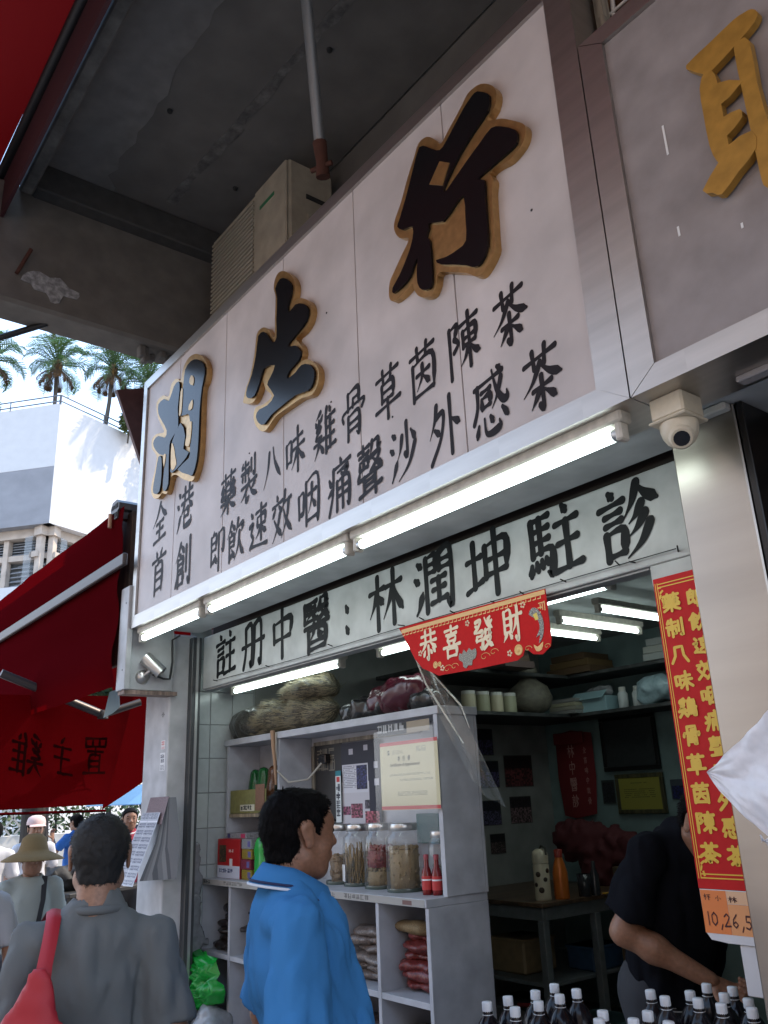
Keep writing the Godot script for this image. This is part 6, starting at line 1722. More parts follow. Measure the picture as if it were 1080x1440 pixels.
# ---------------------------------------------------------------- red and yellow prints
func build_red_prints() -> void:
	var red := mat("luck_red", 0.48, 0.012, 0.012, 0.6, 0.0, "grain", 4.0)
	red.metallic_specular = 0.2
	var gold := mat("print_gold", 0.62, 0.36, 0.12, 0.45)
	var cream := mat("print_cream", 0.68, 0.55, 0.38, 0.5)
	var o := Vector3(-2.3, 2.06, -0.43)
	var s := thing("greeting_banner", "red paper new year greeting banner with gold characters hung from the header board", "banner", o)
	wpart("paper", Shape.new().extrude(smooth_outline(pairs(LUCK), 1), -0.432, -0.430).done(), red, s)
	var row := [["恭", -2.565, 2.188], ["喜", -2.425, 2.176], ["發", -2.245, 2.180], ["財", -2.095, 2.186]]
	for q in row:
		write(s, q[0], Vector3(q[1], q[2], -0.4285) - o, Vector2(0.105, 0.125), cream, 0.12, "brush", 0.05)
	wpart("top_border", span(Vector3(-2.735, 2.262, -0.4298), Vector3(-1.925, 2.278, -0.4286)), gold, s)
	# meander pattern under the border
	for k in 34:
		var x := -2.72 + 0.0232 * k
		wpart("border_key", Shape.new().box(Vector3(x, 2.252, -0.4292), Vector3(0.014, 0.004, 0.0012)).done(), gold, s)
		wpart("border_key", Shape.new().box(Vector3(x + 0.007, 2.256, -0.4294), Vector3(0.003, 0.010, 0.0012)).done(), gold, s)
	for k in 3:
		wpart("corner_key", Shape.new().box(Vector3(-1.945 - 0.008 * k, 2.235 - 0.016 * k, -0.4292), Vector3(0.03 - 0.006 * k, 0.004, 0.0012)).done(), gold, s)
		wpart("corner_key", Shape.new().box(Vector3(-1.932 - 0.01 * k, 2.222, -0.4294), Vector3(0.004, 0.034 - 0.008 * k, 0.0012)).done(), gold, s)
	# printed fish, flowers, coins and swirls
	wpart("fish", Shape.new().extrude(smooth_outline(pairs([-2.01, 2.205, -1.99, 2.225, -1.965, 2.215, -1.948, 2.185, -1.945, 2.15, -1.955, 2.115, -1.975, 2.095, -1.965, 2.125, -1.985, 2.118, -1.965, 2.145, -1.968, 2.175, -1.985, 2.188]), 2), -0.4299, -0.4284).done(), mat("fish_silver", 0.55, 0.5, 0.44, 0.5, 0.0, "herb", 8.0), s)
	wpart("fish_fin", Shape.new().extrude(pairs([-1.99, 2.20, -1.972, 2.205, -1.965, 2.18, -1.98, 2.178]), -0.4284, -0.4280).done(), mat("print_yellow", 0.62, 0.45, 0.06, 0.5), s)
	wpart("ingot", Shape.new().extrude(smooth_outline(pairs([-2.0, 2.095, -1.985, 2.085, -1.97, 2.09, -1.955, 2.098, -1.965, 2.072, -1.99, 2.07]), 2), -0.4299, -0.4284).done(), gold, s)
	for c in [[-2.075, 2.088, 0.020], [-2.53, 2.10, 0.014], [-2.505, 2.10, 0.010]]:
		wpart("coin", Shape.new().lathe([Vector2(c[2], 0), Vector2(c[2], 0.0012), Vector2(c[2] * 0.75, 0.0014), Vector2(c[2] * 0.7, 0.0005), Vector2(c[2] * 0.35, 0.0005), Vector2(c[2] * 0.3, 0.0014), Vector2(0, 0.0014)], 16).done(), gold, s, Transform3D(Basis(Vector3.RIGHT, PI / 2), Vector3(c[0], c[1], -0.4299)))
	for c in [[-2.12, 2.083], [-2.33, 2.232], [-2.035, 2.245], [-2.49, 2.082], [-2.62, 2.16]]:
		for k in 5:
			var a := TAU * k / 5.0
			wpart("petal", Shape.new().lathe([Vector2(0.0045, 0), Vector2(0.004, 0.0012), Vector2(0, 0.0014)], 8).done(), cream, s, Transform3D(Basis(Vector3.RIGHT, PI / 2), Vector3(c[0] + 0.0085 * cos(a), c[1] + 0.0085 * sin(a), -0.4299)))
	wpart("flower_bunch", Shape.new().extrude(smooth_outline(pairs([-2.39, 2.10, -2.385, 2.125, -2.37, 2.118, -2.36, 2.135, -2.345, 2.120, -2.33, 2.136, -2.315, 2.124, -2.295, 2.13, -2.29, 2.11, -2.30, 2.092, -2.315, 2.088, -2.32, 2.068, -2.34, 2.072, -2.352, 2.062, -2.368, 2.07, -2.37, 2.088]), 2), -0.4299, -0.4280).done(), mat("bunch_pale", 0.55, 0.52, 0.42, 0.5, 0.0, "herb", 12.0), s)
	for q in [[-2.46, 2.075, 0.03], [-2.42, 2.078, 0.025], [-2.25, 2.09, 0.03], [-2.20, 2.10, 0.025], [-2.03, 2.085, 0.02], [-1.94, 2.08, 0.016]]:
		var pts := []
		for k in 12:
			var a := k * 0.55
			var r: float = q[2] * (1.0 - k / 13.0)
			pts.append(Vector3(q[0] + r * cos(a), q[1] + r * 0.6 * sin(a), -0.4295))
		wpart("swirl", Shape.new().tube(pts, 0.0014, 4).done(), gold, s)
	# long vertical banner by the pillar
	o = Vector3(-1.34, 1.22, -0.40)
	var v := thing("vertical_banner", "tall red vinyl banner with two columns of yellow block characters beside the pillar", "banner", o)
	var vr := mat("vinyl_red", 0.50, 0.020, 0.020, 0.55, 0.0, "grain", 2.0)
	vr.metallic_specular = 0.25
	var yellow := mat("vinyl_yellow", 0.66, 0.42, 0.04, 0.45)
	wpart("sheet", span(Vector3(-1.465, 1.335, -0.402), Vector3(-1.20, 2.205, -0.400)), vr, v)
	for x in [-1.459, -1.452]:
		wpart("border_line", span(Vector3(x - 0.0012, 1.36, -0.3999), Vector3(x + 0.0012, 2.19, -0.3993)), yellow, v)
	for y in [2.186, 2.176, 1.372, 1.362]:
		wpart("border_line", span(Vector3(-1.45, y - 0.0016, -0.3999), Vector3(-1.20, y + 0.0016, -0.3991)), yellow, v)
	for y in [2.155, 1.395]:
		for k in 4:
			wpart("corner_scroll", Shape.new().box(Vector3(-1.447 + 0.006 * (k % 2), y - 0.014 * k + 0.02, -0.3995), Vector3(0.014, 0.006, 0.001), 0.0, Basis(Vector3.BACK, 0.6 * k)).done(), yellow, v)
	var col := ["藥", "制", "八_block", "味", "鷄", "骨", "草", "茵", "陳", "茶"]
	for i in col.size():
		write(v, col[i], Vector3(-1.4125, 2.124 - 0.0775 * i, -0.3988) - o, Vector2(0.062, 0.056), yellow, 0.15, "block", 0.0)
	col = ["即", "飲", "速", "效", "咽", "痛", "聲", "沙", "外", "感", "茶"]
	for i in col.size():
		write(v, col[i], Vector3(-1.333, 2.122 - 0.0702 * i, -0.3988) - o, Vector2(0.062, 0.054), yellow, 0.15, "block", 0.0)
	# hand-written price card hung under it
	o = Vector3(-1.36, 1.20, -0.40)
	var p := thing("price_card", "orange hand-written price card hanging under the red vertical banner", "price card", o)
	wpart("board", Shape.new().extrude(smooth_outline(pairs([-1.463, 1.334, -1.20, 1.334, -1.20, 1.205, -1.40, 1.205, -1.448, 1.21, -1.462, 1.228]), 1), -0.4015, -0.3995).done(), mat("card_white", 0.6, 0.6, 0.62, 0.5), p)
	wpart("orange_paper", span(Vector3(-1.462, 1.226, -0.3993), Vector3(-1.385, 1.332, -0.3987)), mat("orange_paper", 0.68, 0.20, 0.05, 0.6), p)
	wpart("orange_paper", span(Vector3(-1.384, 1.226, -0.3992), Vector3(-1.20, 1.300, -0.3986)), mat("pale_orange_paper", 0.68, 0.30, 0.12, 0.6), p)
	wpart("orange_paper", span(Vector3(-1.384, 1.301, -0.3992), Vector3(-1.20, 1.332, -0.3986)), mat("peach_paper", 0.68, 0.42, 0.25, 0.6), p)
	var ink := mat("marker_ink", 0.06, 0.012, 0.01, 0.6)
	write(p, "杯", Vector3(-1.443, 1.315, -0.398) - o, Vector2(0.022, 0.016), ink, 0.09)
	write(p, "小", Vector3(-1.41, 1.313, -0.398) - o, Vector2(0.02, 0.014), ink, 0.09)
	write(p, "林", Vector3(-1.368, 1.312, -0.398) - o, Vector2(0.026, 0.015), ink, 0.12)
	var digits := {"1": [[50, 4, 50, 96]], "0": [[50, 4, 20, 26, 18, 70, 48, 96, 80, 72, 80, 28, 50, 4]], "2": [[18, 24, 48, 4, 78, 26, 50, 62, 16, 94], [16, 94, 86, 90]], "6": [[70, 4, 28, 40, 20, 76, 50, 96, 78, 74, 54, 54, 24, 68]], "5": [[76, 6, 30, 6], [30, 6, 26, 44, 66, 46, 78, 74, 50, 96, 18, 86]], ",": [[60, 84, 40, 118]]}
	var x := -1.452
	for ch in "10,26,50,2":
		var g := Shape.new()
		var z := 0.0
		for st in digits[ch]:
			brush(g, st, 0.13, z, "block", func(px: float, py: float, zz: float) -> Vector3: return Vector3(px - 0.5, py - 0.5, zz))
			z += 0.0006
		var w := 0.014 if ch in ["1", ","] else 0.023
		wpart("digit", g.done(), ink, p, Transform3D(Basis.from_scale(Vector3(0.024, 0.034, 0.2)), Vector3(x + w * 0.4, 1.262 - (x + 1.452) * 0.03, -0.3978)))
		x += w
	single("white_plate", span(Vector3(-1.372, 1.085, -0.41), Vector3(-1.24, 1.204, -0.405), 0.002), mat("card_white", 0.6, 0.6, 0.62, 0.5), "plain white plate hanging below the orange price card", "plate")


# ---------------------------------------------------------------- the neighbour's awning
func build_neighbour_awning() -> void:
	var cloth := mat("awning_red", 0.11, 0.004, 0.007, 1.0, 0.0, "fabric", 7.0, 0.3)
	cloth.metallic_specular = 0.0
	cloth.backlight_enabled = true
	cloth.backlight = Color(0.9, 0.03, 0.035)
	var lit := cloth
	var metal := mat("awning_metal", 0.085, 0.075, 0.075, 0.45, 0.5, "brushed", 2.0)
	var a := thing("neighbour_awning", "dark red canvas awning of the next shop with grey folding arms", "awning", Vector3(-6.5, 2.2, 0))
	var rows := []
	var sag := FastNoiseLite.new()
	sag.seed = 4
	sag.frequency = 0.12
	for i in 17:
		var row := []
		for j in 41:
			row.append(Vector3(-4.80 - 4.6 * j / 40.0, 3.38 - 0.0 - 1.10 * i / 16.0, 0.045 + 0.02 * sag.get_noise_2d(j * 0.9, i * 0.9) + 0.012 * sin(i * 1.05)))
		rows.append(row)
	wpart("canvas", Shape.new().grid(rows).done(), cloth, a)
	wpart("light_block_board", span(Vector3(-9.4, 2.42, -0.04), Vector3(-4.80, 3.36, -0.01), 0.003), mat("light_block_timber", 0.09, 0.055, 0.04, 0.8, 0.0, "wood", 1.5), a)  # unseen board added to stop light coming through the canvas
	# cassette with its profile end; dark plates carry the shade of its hollows
	wpart("cassette", Shape.new().extrude(pairs([-0.07, 0.0, -0.04, 0.045, 0.03, 0.05, 0.075, 0.02, 0.075, -0.02, 0.05, -0.03, 0.05, -0.075, 0.0, -0.075, 0.0, -0.03, -0.05, -0.03]), -0.7, 0.06, Transform3D(Basis(), Vector3(-4.93, 3.40, 0.0))).done(), metal, a)
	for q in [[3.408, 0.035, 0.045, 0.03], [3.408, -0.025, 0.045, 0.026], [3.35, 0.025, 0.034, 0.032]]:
		wpart("profile_hollow", span(Vector3(-4.93 + q[1] - q[2] * 0.5, q[0] - q[3] * 0.5, 0.0602), Vector3(-4.93 + q[1] + q[2] * 0.5, q[0] + q[3] * 0.5, 0.0625)), mat("hollow_shade", 0.02, 0.02, 0.02, 0.9), a)
	wpart("winding_eye", Shape.new().tube([Vector3(-4.97, 3.37, 0.07), Vector3(-4.965, 3.28, 0.07)], 0.013, 8).done(), mat("tan_plastic", 0.45, 0.25, 0.16, 0.6), a)
	wpart("arm", Shape.new().box(Vector3(-6.7, 3.0, 0.075), Vector3(4.1, 0.075, 0.03), 0.006).done(), metal, a)
	wpart("elbow_arm", Shape.new().tube([Vector3(-6.3, 2.545, 0.30), Vector3(-6.3, 2.28, -0.44)], 0.03, 10).done(), metal, a)
	wpart("elbow_arm", Shape.new().tube([Vector3(-6.3, 2.28, -0.44), Vector3(-6.3, 2.38, -0.72)], 0.028, 10).done(), metal, a)
	wpart("elbow_joint", Shape.new().lathe([Vector2(0.04, -0.03), Vector2(0.04, 0.03), Vector2(0, 0.032)], 12, Vector3(-6.3, 2.28, -0.44)).done(), metal, a)
	var drop := thing("valance", "bright red lettered awning valance seen from behind over the pavement", "banner", Vector3(-6.45, 1.6, -0.1))
	rows = []
	for i in 13:
		var row := []
		for j in 31:
			var u := j / 30.0
			var v := i / 12.0
			var zr := -0.72 + 0.17 * v
			row.append(Vector3(-6.43 + 0.035 * sin(u * 9.0) * v + 0.02 * sag.get_noise_2d(u * 22.0, v * 8.0), 2.44 - (0.82 - 0.03 * u) * v - 0.05 * (1.0 - u) * (1 - v), lerpf(1.2, zr, u)))
		rows.append(row)
	wpart("cloth", Shape.new().grid(rows).done(), lit, drop)
	wpart("hem", Shape.new().tube([Vector3(-6.42, 1.635, 1.2), Vector3(-6.40, 1.612, 0.2), Vector3(-6.42, 1.605, -0.55)], 0.011, 6).done(), lit, drop)
	var ink := mat("valance_ink", 0.022, 0.003, 0.003, 1.0)
	ink.metallic_specular = 0.0
	var turn := Basis(Vector3.UP, PI / 2)
	write(drop, "雞", Vector3(-6.375, 2.00, 0.05) - drop.position, Vector2(0.23, 0.30), ink, 0.085, "brush", 0.15, turn, true)
	write(drop, "主", Vector3(-6.375, 1.985, -0.19) - drop.position, Vector2(0.20, 0.28), ink, 0.085, "brush", 0.1, turn, true)
	write(drop, "置", Vector3(-6.375, 1.985, -0.43) - drop.position, Vector2(0.19, 0.32), ink, 0.075, "brush", 0.0, turn, true)
	# shaded fold of the same canvas, added as a separate sheet
	var cur := thing("shaded_fold", "red sheet added for the shaded canvas fold between the valance and the corner pilaster", "curtain", Vector3(-6.6, 1.6, -1.0))
	wpart("cloth", Shape.new().grid([[Vector3(-6.55, 3.2, -0.4), Vector3(-6.6, 3.2, -1.0), Vector3(-6.6, 3.2, -1.6)], [Vector3(-6.5, 2.25, -0.64), Vector3(-6.58, 2.2, -0.95), Vector3(-6.6, 2.3, -1.4)], [Vector3(-6.5, 1.612, -0.55), Vector3(-6.55, 1.74, -0.78), Vector3(-6.6, 1.95, -1.12)]]).done(), cloth, cur)
	var rag := thing("paper_scrap", "torn pale blue paper scrap hanging below the side panel", "paper", Vector3(-5.6, 2.2, -0.42))
	wpart("paper", Shape.new().extrude(pairs([-0.10, 0.12, -0.04, 0.14, -0.025, 0.02, -0.07, -0.02, -0.13, -0.05]), 0, 0.003, Transform3D(Basis(Vector3.UP, 1.0), Vector3(-5.6, 2.24, -0.33))).done(), mat("pale_blue_paper", 0.42, 0.55, 0.58, 0.6), rag)
	# dark maroon roof corner above, next to the sign's top
	var m := thing("maroon_roof_edge", "maroon sheet metal roof corner jutting out beside the sign's top", "roof", Vector3(-4.95, 3.8, 0))
	wpart("sheet", Shape.new().extrude(pairs([0.12, 4.19, -0.12, 4.27, -0.12, 3.6]), 0.0, 0.03, Transform3D(Basis(Vector3(0, 0, 1), Vector3.UP, Vector3(-1, 0, 0)), Vector3(-4.87, 0, 0))).done(), mat("maroon_sheet", 0.09, 0.035, 0.035, 0.6, 0.1, "blotch", 2.0), m)


# ---------------------------------------------------------------- herbal tea bottles on the front table
func build_bottles() -> void:
	var tb := thing("front_table", "steel topped table standing under the bottles at the shop opening", "table", Vector3(-1.6, 0, -0.25))
	var steel := mat("brushed_stainless", 0.38, 0.35, 0.315, 0.3, 1.0, "brushed", 1.2)
	wpart("top", span(Vector3(-2.3, 0.80, -0.72), Vector3(-1.26, 0.83, 0.22), 0.004), steel, tb)
	for p in [[-2.26, -0.68], [-1.30, -0.68], [-2.26, 0.18], [-1.30, 0.18]]:
		wpart("leg", span(Vector3(p[0] - 0.02, 0, p[1] - 0.02), Vector3(p[0] + 0.02, 0.80, p[1] + 0.02), 0.003), steel, tb)
	var body := mat("dark_tea", 0.008, 0.006, 0.008, 0.16)
	body.metallic_specular = 0.35
	var cap := mat("white_cap", 0.58, 0.60, 0.63, 0.4)
	var label := mat("tea_label", 0.35, 0.03, 0.04, 0.5, 0.0, "herb", 16.0)
	var b := thing("tea_bottle", "dark herbal tea bottle with white screw cap among the bottles on the front table", "bottle", Vector3.ZERO, 0.0, "herbal tea bottles on the front table")
	part("bottle", Shape.new().lathe([Vector2(0, 0), Vector2(0.036, 0), Vector2(0.039, 0.008), Vector2(0.039, 0.055), Vector2(0.036, 0.062), Vector2(0.039, 0.07), Vector2(0.039, 0.155), Vector2(0.036, 0.178), Vector2(0.026, 0.20), Vector2(0.0145, 0.214), Vector2(0.0135, 0.226)], 20).done(), body, b)
	part("label", Shape.new().lathe([Vector2(0.0396, 0.078), Vector2(0.0396, 0.145)], 20).done(), label, b)
	part("cap", Shape.new().lathe([Vector2(0.0135, 0.224), Vector2(0.0138, 0.229), Vector2(0.0138, 0.245), Vector2(0.0125, 0.2475), Vector2(0, 0.248)], 16).done(), cap, b)
	part("neck_ring", Shape.new().lathe([Vector2(0.0135, 0.216), Vector2(0.0152, 0.2175), Vector2(0.0135, 0.219)], 16).done(), cap, b)
	var spots := BOTTLE_SPOTS
	for i in range(0, spots.size(), 2):
		var o: Node3D = b
		if i > 0:
			o = b.duplicate()
			o.name = numbered("tea_bottle")
			add_child(o)
		o.position = Vector3(spots[i], 0.8305, spots[i + 1])
		o.rotation = Vector3(0.03 * sin(i * 2.3), i * 1.3, 0.03 * cos(i * 1.7))


# ---------------------------------------------------------------- the street beyond
func build_street() -> void:
	var pale := mat("pale_wall", 0.55, 0.52, 0.47, 0.9, 0.0, "blotch", 0.6)
	var w := thing("planter_wall", "low pale wall with lattice panel at the far side of the street", "wall", Vector3(-17, 0, -4))
	wpart("wall", span(Vector3(-17.3, 0, -12), Vector3(-17.0, 1.25, 6), 0.01), pale, w)
	for k in 12:
		for sgn in [-1.0, 1.0]:
			wpart("lattice_bar", Shape.new().box(Vector3(-16.98, 1.55, -3.0 + 0.28 * k), Vector3(0.02, 0.75, 0.03), 0.0, Basis(Vector3.RIGHT, 0.7 * sgn)).done(), mat("lattice_grey", 0.28, 0.27, 0.25, 0.8), w)
	# clipped hedge on the wall
	var hedge := thing("hedge", "loose green hedge growing above the low pale wall", "hedge", Vector3(-18, 0, -4))
	var leaf := mat("hedge_leaf", 0.05, 0.10, 0.025, 0.7, 0.0, "leafy", 3.0)
	var rr := RandomNumberGenerator.new()
	rr.seed = 20
	var s := Shape.new()
	for k in 5200:
		var p := Vector3(-18.2 + rr.randf_range(-0.7, 0.8), 1.2 + rr.randf_range(0, 1.0) * rr.randf_range(0.4, 1.0), rr.randf_range(-11, 5))
		var d := Vector3(rr.randf_range(-1, 1), rr.randf_range(-0.3, 1), rr.randf_range(-1, 1)).normalized() * 0.09
		var e := d.cross(Vector3(rr.randf_range(-1, 1), rr.randf_range(-1, 1), rr.randf_range(-1, 1))).normalized() * 0.035
		s.tri(p, p + d + e, p + d * 1.3)
		s.tri(p, p + d * 1.3, p + d - e)
	wpart("foliage", s.done(), leaf, hedge).set_meta("kind", "stuff")
	for k in 14:
		wpart("stem", rod(Vector3(-18.0, 0, -10.5 + 1.1 * k), Vector3(-18.1, 1.9, -10.4 + 1.1 * k), 0.025, 6), mat("bark", 0.05, 0.04, 0.032, 0.9, 0.0, "wood", 2.0), hedge)
	# street tree, only its trunk shows under the awning
	var tree := thing("street_tree", "dark thick street tree trunk standing beyond the straw hat", "tree", Vector3(-12.2, 0, -1.75))
	part("trunk", Shape.new().tube([Vector3(0, 0, 0), Vector3(0.02, 0.6, 0.0), Vector3(-0.03, 1.8, 0.03), Vector3(0.05, 2.8, -0.05)], [0.28, 0.2, 0.17, 0.14], 12).done(), mat("bark", 0.05, 0.04, 0.032, 0.9, 0.0, "wood", 2.0), tree)
	for k in 5:
		var a := TAU * k / 5.0
		part("limb", Shape.new().tube([Vector3(0.05, 2.6, -0.05), Vector3(0.6 * cos(a), 2.95, 0.6 * sin(a)), Vector3(1.3 * cos(a), 3.2, 1.3 * sin(a))], [0.1, 0.06, 0.02], 7).done(), mat("bark", 0.05, 0.04, 0.032, 0.9, 0.0, "wood", 2.0), tree)
	s = Shape.new()
	for k in 2600:
		var dir := Vector3(rr.randf_range(-1, 1), rr.randf_range(-0.6, 0.8), rr.randf_range(-1, 1)).normalized()
		var p := Vector3(0, 3.15, 0) + dir * Vector3(1.5, 0.55, 1.5) * pow(rr.randf(), 0.5)
		var d := Vector3(rr.randf_range(-1, 1), rr.randf_range(-1, 0.5), rr.randf_range(-1, 1)).normalized() * 0.14
		var e := d.cross(Vector3(rr.randf_range(-1, 1), rr.randf_range(-1, 1), rr.randf_range(-1, 1))).normalized() * 0.05
		s.tri(p, p + d + e, p + d * 1.4)
		s.tri(p, p + d * 1.4, p + d - e)
	part("crown", s.done(), leaf, tree).set_meta("kind", "stuff")
	# blue market parasol
	var um := thing("blue_parasol", "pale blue parasol far behind the man in the red polo shirt", "parasol", Vector3(-12.6, 0, -3.6))
	var blue := mat("parasol_blue", 0.16, 0.36, 0.62, 0.7, 0.0, "fabric", 4.0)
	blue.backlight_enabled = true
	blue.backlight = Color(0.2, 0.4, 0.6)
	part("pole", rod(Vector3(0, 0, 0), Vector3(0, 2.0, 0), 0.02), mat("galvanised", 0.30, 0.31, 0.32, 0.5, 0.5, "grain", 4.0), um)
	for k in 8:
		var a0 := TAU * k / 8.0
		var a1 := TAU * (k + 1) / 8.0
		var g := Shape.new()
		g.tri(Vector3(0, 2.05, 0), Vector3(1.1 * cos(a1), 1.68, 1.1 * sin(a1)), Vector3(1.1 * cos(a0), 1.68, 1.1 * sin(a0)))
		part("canopy_gore", g.done(), blue, um)
	# bench with bags
	var bench := thing("street_bench", "dark steel bench loaded with bags on the sunlit pavement", "bench", Vector3(-9.3, 0, -1.55), 0.4)
	var iron := mat("dark_iron", 0.03, 0.028, 0.026, 0.6, 0.5)
	part("seat", Shape.new().box(Vector3(0, 0.84, 0), Vector3(0.5, 0.04, 1.1), 0.006).done(), iron, bench)
	for p in [[-0.2, -0.48], [0.2, -0.48], [-0.2, 0.48], [0.2, 0.48]]:
		part("leg", Shape.new().box(Vector3(p[0], 0.41, p[1]), Vector3(0.06, 0.82, 0.06), 0.004).done(), iron, bench)
	for q in [["black_pack", "black cloth pack lying on the dark bench", Vector3(-9.25, 0.86, -1.35), "pack_black", 0.02, 0.02, 0.022, 0.14], ["purple_pack", "white and purple folded cloth piled on the dark bench", Vector3(-9.3, 0.98, -1.6), "pack_purple", 0.32, 0.26, 0.5, 0.11]]:
		var t := thing(q[0], q[1], "bag", q[2])
		part("bag", blob([[Vector3(0, 0.10, -0.25), Vector3(0, 0.12, 0.22), q[7], q[7], 1.0]], 0.03, 0.05, 0.04, 501), mat(q[3], q[4], q[5], q[6], 0.7, 0.0, "herb", 4.0), t)
	# stall frame silhouettes in the distance
	for q in [[-14.5, -0.4, "white market gazebo leg and cloth near the picture's street edge", 0.7, 0.7, 0.72]]:
		var t := thing("market_stall", q[2], "stall", Vector3(q[0], 0, q[1]))
		part("table", Shape.new().box(Vector3(0, 0.8, 0), Vector3(0.8, 0.06, 1.6), 0.01).done(), mat("stall_white", q[3], q[4], q[5], 0.8), t)
		for p in [[-0.35, -0.75], [0.35, -0.75], [-0.35, 0.75], [0.35, 0.75]]:
			part("leg", Shape.new().box(Vector3(p[0], 0.385, p[1]), Vector3(0.04, 0.77, 0.04)).done(), iron, t)


# ---------------------------------------------------------------- roof garden palms
func frond_mesh(seed_value: int, length: float, dead: bool) -> ArrayMesh:
	var rr := RandomNumberGenerator.new()
	rr.seed = seed_value
	var s := Shape.new()
	var n := 22
	var pts := []
	for i in n + 1:
		var t := float(i) / n
		pts.append(Vector3(0, length * (0.42 * sin(t * 1.5) - (0.55 if not dead else 0.2) * t * t), length * t * (1.0 - 0.28 * t * t)))
	s.tube([pts[0], pts[n / 2], pts[n]], [0.022, 0.014, 0.004], 5)
	for i in range(2, n + 1):
		var t := float(i) / n
		var d: Vector3 = (pts[i] - pts[i - 1]).normalized()
		var l := length * (0.30 if not dead else 0.18) * sin(clampf(t * 1.05, 0.12, 1.0) * PI * 0.92 + 0.12) * rr.randf_range(0.85, 1.1)
		for sd in [-1.0, 1.0]:
			var out := (Vector3(sd, rr.randf_range(-0.15, 0.15) + 0.2, 0) * 0.9 + d * 0.7).normalized()
			var tip: Vector3 = pts[i] + out * l - Vector3.UP * l * 0.35
			var mid: Vector3 = pts[i] + out * l * 0.5
			var wd := d * 0.016
			s.quad(pts[i] - wd, pts[i] + wd, mid + wd, mid - wd)
			s.tri(mid - wd, mid + wd, tip)
	return s.done()


func build_palms() -> void:
	var green := mat("palm_leaf", 0.14, 0.25, 0.10, 0.55, 0.0, "leafy", 2.0)
	green.backlight_enabled = true
	green.backlight = Color(0.55, 0.72, 0.4)
	var young := mat("palm_leaf_young", 0.15, 0.20, 0.06, 0.55, 0.0, "leafy", 2.0)
	young.backlight_enabled = true
	young.backlight = Color(0.55, 0.6, 0.25)
	var dead := mat("palm_leaf_dead", 0.16, 0.085, 0.035, 0.85, 0.0, "leafy", 3.0)
	var fruit := mat("palm_fruit", 0.45, 0.22, 0.03, 0.7, 0.0, "herb", 5.0)
	var bark := mat("palm_bark", 0.12, 0.10, 0.08, 0.9, 0.0, "wood", 2.0)
	var live := []
	var gone := []
	for k in 3:
		live.append(frond_mesh(30 + k, 1.3 + 0.13 * k, false))
		gone.append(frond_mesh(40 + k, 1.1, true))
	var rr := RandomNumberGenerator.new()
	rr.seed = 33
	var spots := [[-25.0, -2.9, 14.85, "palm beyond the building's grey-banded face", 0.12], [-24.7, -4.78, 15.1, "palm with two trailing bunches of dead leaves behind the roof corner", -0.2], [-23.85, -6.25, 15.0, "palm with thick orange fruit skirt and leaning trunk", 0.35], [-23.2, -7.2, 14.5, "palm half hidden by the maroon roof corner", 0.1], [-26.6, -2.6, 14.2, "shorter palm over the shrubs at the roof's edge", 0.0]]
	for q in spots:
		var base := Vector3(q[0], 12.3, q[1])
		var h: float = q[2] - 12.3
		var p := thing("palm_tree", "rooftop " + q[3], "palm", base, 0.0, "palms on the roof garden")
		part("trunk", Shape.new().tube([Vector3(q[4] * 1.2, 0, q[4] * 0.8), Vector3(q[4] * 0.6, h * 0.5, q[4] * 0.3), Vector3(0, h, 0)], [0.075, 0.06, 0.07], 9).done(), bark, p)
		part("heart", Shape.new().lathe([Vector2(0, h - 0.35), Vector2(0.14, h - 0.25), Vector2(0.17, h - 0.05), Vector2(0.09, h + 0.12), Vector2(0, h + 0.2)], 10).done(), dead, p)
		for k in 26:
			var a := k * 2.399 + rr.randf_range(-0.2, 0.2)
			var lift := lerpf(1.1, -0.75, k / 25.0) + rr.randf_range(-0.12, 0.12)
			var t := Transform3D(Basis(Vector3.UP, a) * Basis(Vector3.RIGHT, -lift), Vector3(0, h + 0.05 * (1.0 - k / 13.0), 0))
			part("frond", live[k % 3], young if k < 5 else green, p, t)
		for k in 12:
			var a := k * 2.399
			var t := Transform3D(Basis(Vector3.UP, a) * Basis(Vector3.RIGHT, 1.25 + rr.randf_range(-0.12, 0.1)), Vector3(0, h - 0.12, 0))
			part("dead_frond", gone[k % 3], dead, p, t)
		for k in 2:
			var off := Vector3(rr.randf_range(0.02, 0.14), h - 0.42, rr.randf_range(-0.14, 0.1))
			part("fruit_bunch", blob([[Vector3.ZERO, Vector3(0, 0.28, 0), 0.07, 0.05, 1.0]], 0.025, 0.03, 0.04, 600 + k), fruit, p, Transform3D(Basis(), off))
	# low shrubs trailing over the parapet
	for q in [[-25.7, -2.2, "bushy shrub spilling over the parapet by the shaded wall", 0.6], [-23.35, -6.7, "thin trailing shrub over the sunlit parapet", 0.35], [-23.9, -8.4, "green shrub behind the sign's top edge", 0.6]]:
		var sb := thing("roof_shrub", q[2], "shrub", Vector3(q[0], 12.3, q[1]), 0.0, "shrubs on the roof garden")
		var s := Shape.new()
		for k in 900:
			var dir := Vector3(rr.randf_range(-1, 1), rr.randf_range(-1, 1), rr.randf_range(-1, 1)).normalized()
			var pnt: Vector3 = Vector3(0.2, 0.65, 0) + dir * q[3] * pow(rr.randf(), 0.4)
			var d := Vector3(rr.randf_range(-1, 1), rr.randf_range(-1, 0.6), rr.randf_range(-1, 1)).normalized() * 0.11
			var e := d.cross(Vector3(rr.randf_range(-1, 1), rr.randf_range(-1, 1), rr.randf_range(-1, 1))).normalized() * 0.035
			s.tri(pnt, pnt + d + e, pnt + d * 1.3)
			s.tri(pnt, pnt + d * 1.3, pnt + d - e)
		part("foliage", s.done(), young, sb).set_meta("kind", "stuff")
		part("stem", rod(Vector3(0, 0, 0), Vector3(0.15, 0.6, 0), 0.03, 6), bark, sb)


# ---------------------------------------------------------------- people
var body_cache := {}


